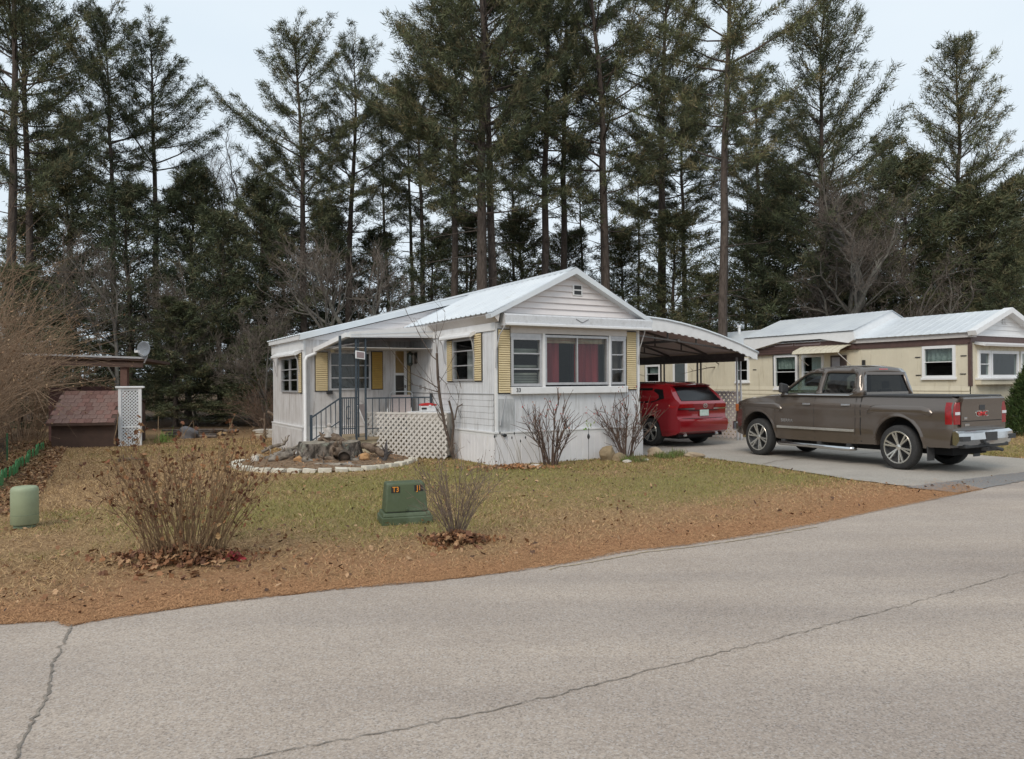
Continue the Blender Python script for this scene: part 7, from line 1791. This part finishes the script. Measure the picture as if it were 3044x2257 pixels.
mb = MB(); mb.tube([(0, .08, .30), (0, .12, .1), (0, .0, -.12)], .022, 8); mb.build('mast', M_alu, ds, smooth=True)
mb = MB(); mb.tube([(0, .02, .10), (0, -.28, .22)], .012, 6); mb.box(-.04, .10, -.34, -.26, .20, .27); mb.build('feed_arm', M_trim, ds)
# lattice pillar
pil = lattice('lattice_pillar', 'tall narrow white lattice panel with a cap rail beside the shed', (-10.74, 20.42), (-10.24, 20.56), .0, 1.58, .088, .030, mat('lattice_blue_white', (.72, .74, .76), (.66, .68, .70), rough=.5), frame=.06)
mb = MB(); L2 = math.hypot(.5, .14); mb.box(-.10, L2 + .10, -.06, .10, 1.585, 1.64); mb.build('cap', M_vin, pil, bevel=.012)
mb = MB(); mb.box(L2 - .045, L2 + .03, -.03, .05, 0, 1.58); mb.build('post', M_vin, pil); mb = MB(); mb.box(-.03, .045, -.03, .05, 0, 1.58); mb.build('post', M_vin, pil)
mb = MB(); mb.box(.0, L2, -.018, .03, .50, .54); mb.build('middle_rail', M_vin, pil)

# ---- log and lumber at the back
lg = thing('log_pile', 'low pile of grey planks and logs at the edge of the woods', 'log pile', (-9.9, 23.9, 0), R(12))
r_ = np.random.default_rng(6)
for k in range(9):
    z = .05 + .09 * (k // 4); y = (k % 4) * .18; mb = MB(); x0 = r_.uniform(-1.3, -.3); mb.tube([(x0, y, z), (x0 + r_.uniform(.9, 2.0), y + r_.normal(0, .25), z + r_.normal(0, .03))], r_.uniform(.03, .06), 8); mb.build('log', mat('log_dark', (.13, .10, .085), (.24, .2, .17), rough=1), lg, angle=50)
for nm, px_, ex_, ey_, s_ in (('paving_slabs', 'stack of pale flat stone slabs at the edge of the woods left of the home', -7.5, 23.6, .9),):
    sl_ = thing('stone_slabs', px_, 'stones', (ex_, ey_, 0))
    for k in range(5):
        mb = MB(); w_ = r_.uniform(.5, .95); mb.box(-w_ / 2 + r_.normal(0, .2), w_ / 2, -.3, .3, .10 * k * .5, .10 * k * .5 + .045); mb.build('slab', RKg, sl_, bevel=.01)
rock('grey boulder left of the log pile at the edge of the woods', (-10.2, 23.4, 0), .32, .25, .22, mat('rock_lav', (.26, .245, .25), (.18, .17, .17), rough=.95, scale=5), 21)
rock('tan rock under the stone slabs at the woods edge', (-7.75, 23.0, 0), .2, .15, .10, RKt, 22)
# standing weathered posts by the wing corner
for i_, (lb, x_, y_, pts, rad) in enumerate([
   ('thin upright weathered stick at the far left of the white home', -7.05, 21.2, [(0, 0, 0), (.02, 0, .45), (.03, 0, .86)], [.045, .04, .035]),
   ('bent brown driftwood post leaning at the wing corner', -6.45, 20.6, [(.12, 0, 0), (.06, 0, .45), (-.08, 0, .78), (-.30, 0, .92)], [.06, .055, .045, .03]),
   ('pale short driftwood post beside the bent one at the wing corner', -6.15, 20.0, [(0, 0, 0), (.0, 0, .35), (-.04, 0, .72)], [.06, .05, .03])]):
    driftwood('driftwood_post', lb, (x_, y_, 0), pts, rad, 40 + i_, M_brroot if i_ != 2 else None, cat='post')
tuft_plant('bright green weed at the edge of the woods right of the lattice pillar', (-10.0, 21.4, 0), .10, .28, 26, ((.18, .3, .06), (.25, .36, .1)), 9, name='weed')
driftwood('fallen_branch', 'small dark branch lying on the tan lawn in front of the shed', (-8.2, 15.9, .03), [(-.2, 0, .02), (0, .05, .06), (.3, .1, .03)], [.03, .03, .012], 61, M_brroot, cat='branch')

# more loose debris heaped round the stump
r_ = np.random.default_rng(77)
for k in range(1, 7):
    a = R(150 + k * 26); d = r_.uniform(.75, 1.05); x = -3.86 + d * math.cos(a); y = 15.65 + d * .8 * math.sin(a)
    driftwood('root_piece', ['gnarled root piece at the back left of the stump', 'gnarled root piece at the left of the stump', 'gnarled root piece at the front left foot of the stump', 'short root piece in front of the stump', 'short root piece at the front foot of the stump beside the hollow log', 'root piece at the front right of the stump', 'root piece at the right of the stump', 'root piece hidden at the back right of the stump', 'root piece behind the stump'][k],
              (x, y, .08), [(-.16, 0, 0), (0, r_.uniform(-.05, .05), .08), (.18, 0, .02)], [.05, .07, .04], 80 + k, M_brroot if k % 2 else None, cat='root')
mb = MB(); mb.box(-.012, .012, -.19, -.165, .15, .18); mb.build('hasp', M_gr, uc, bevel=.004)
mb = MB(); mb.box(-.23, .23, -.1745, -.170, .135, .139); mb.build('lid_seam', M_black, uc)
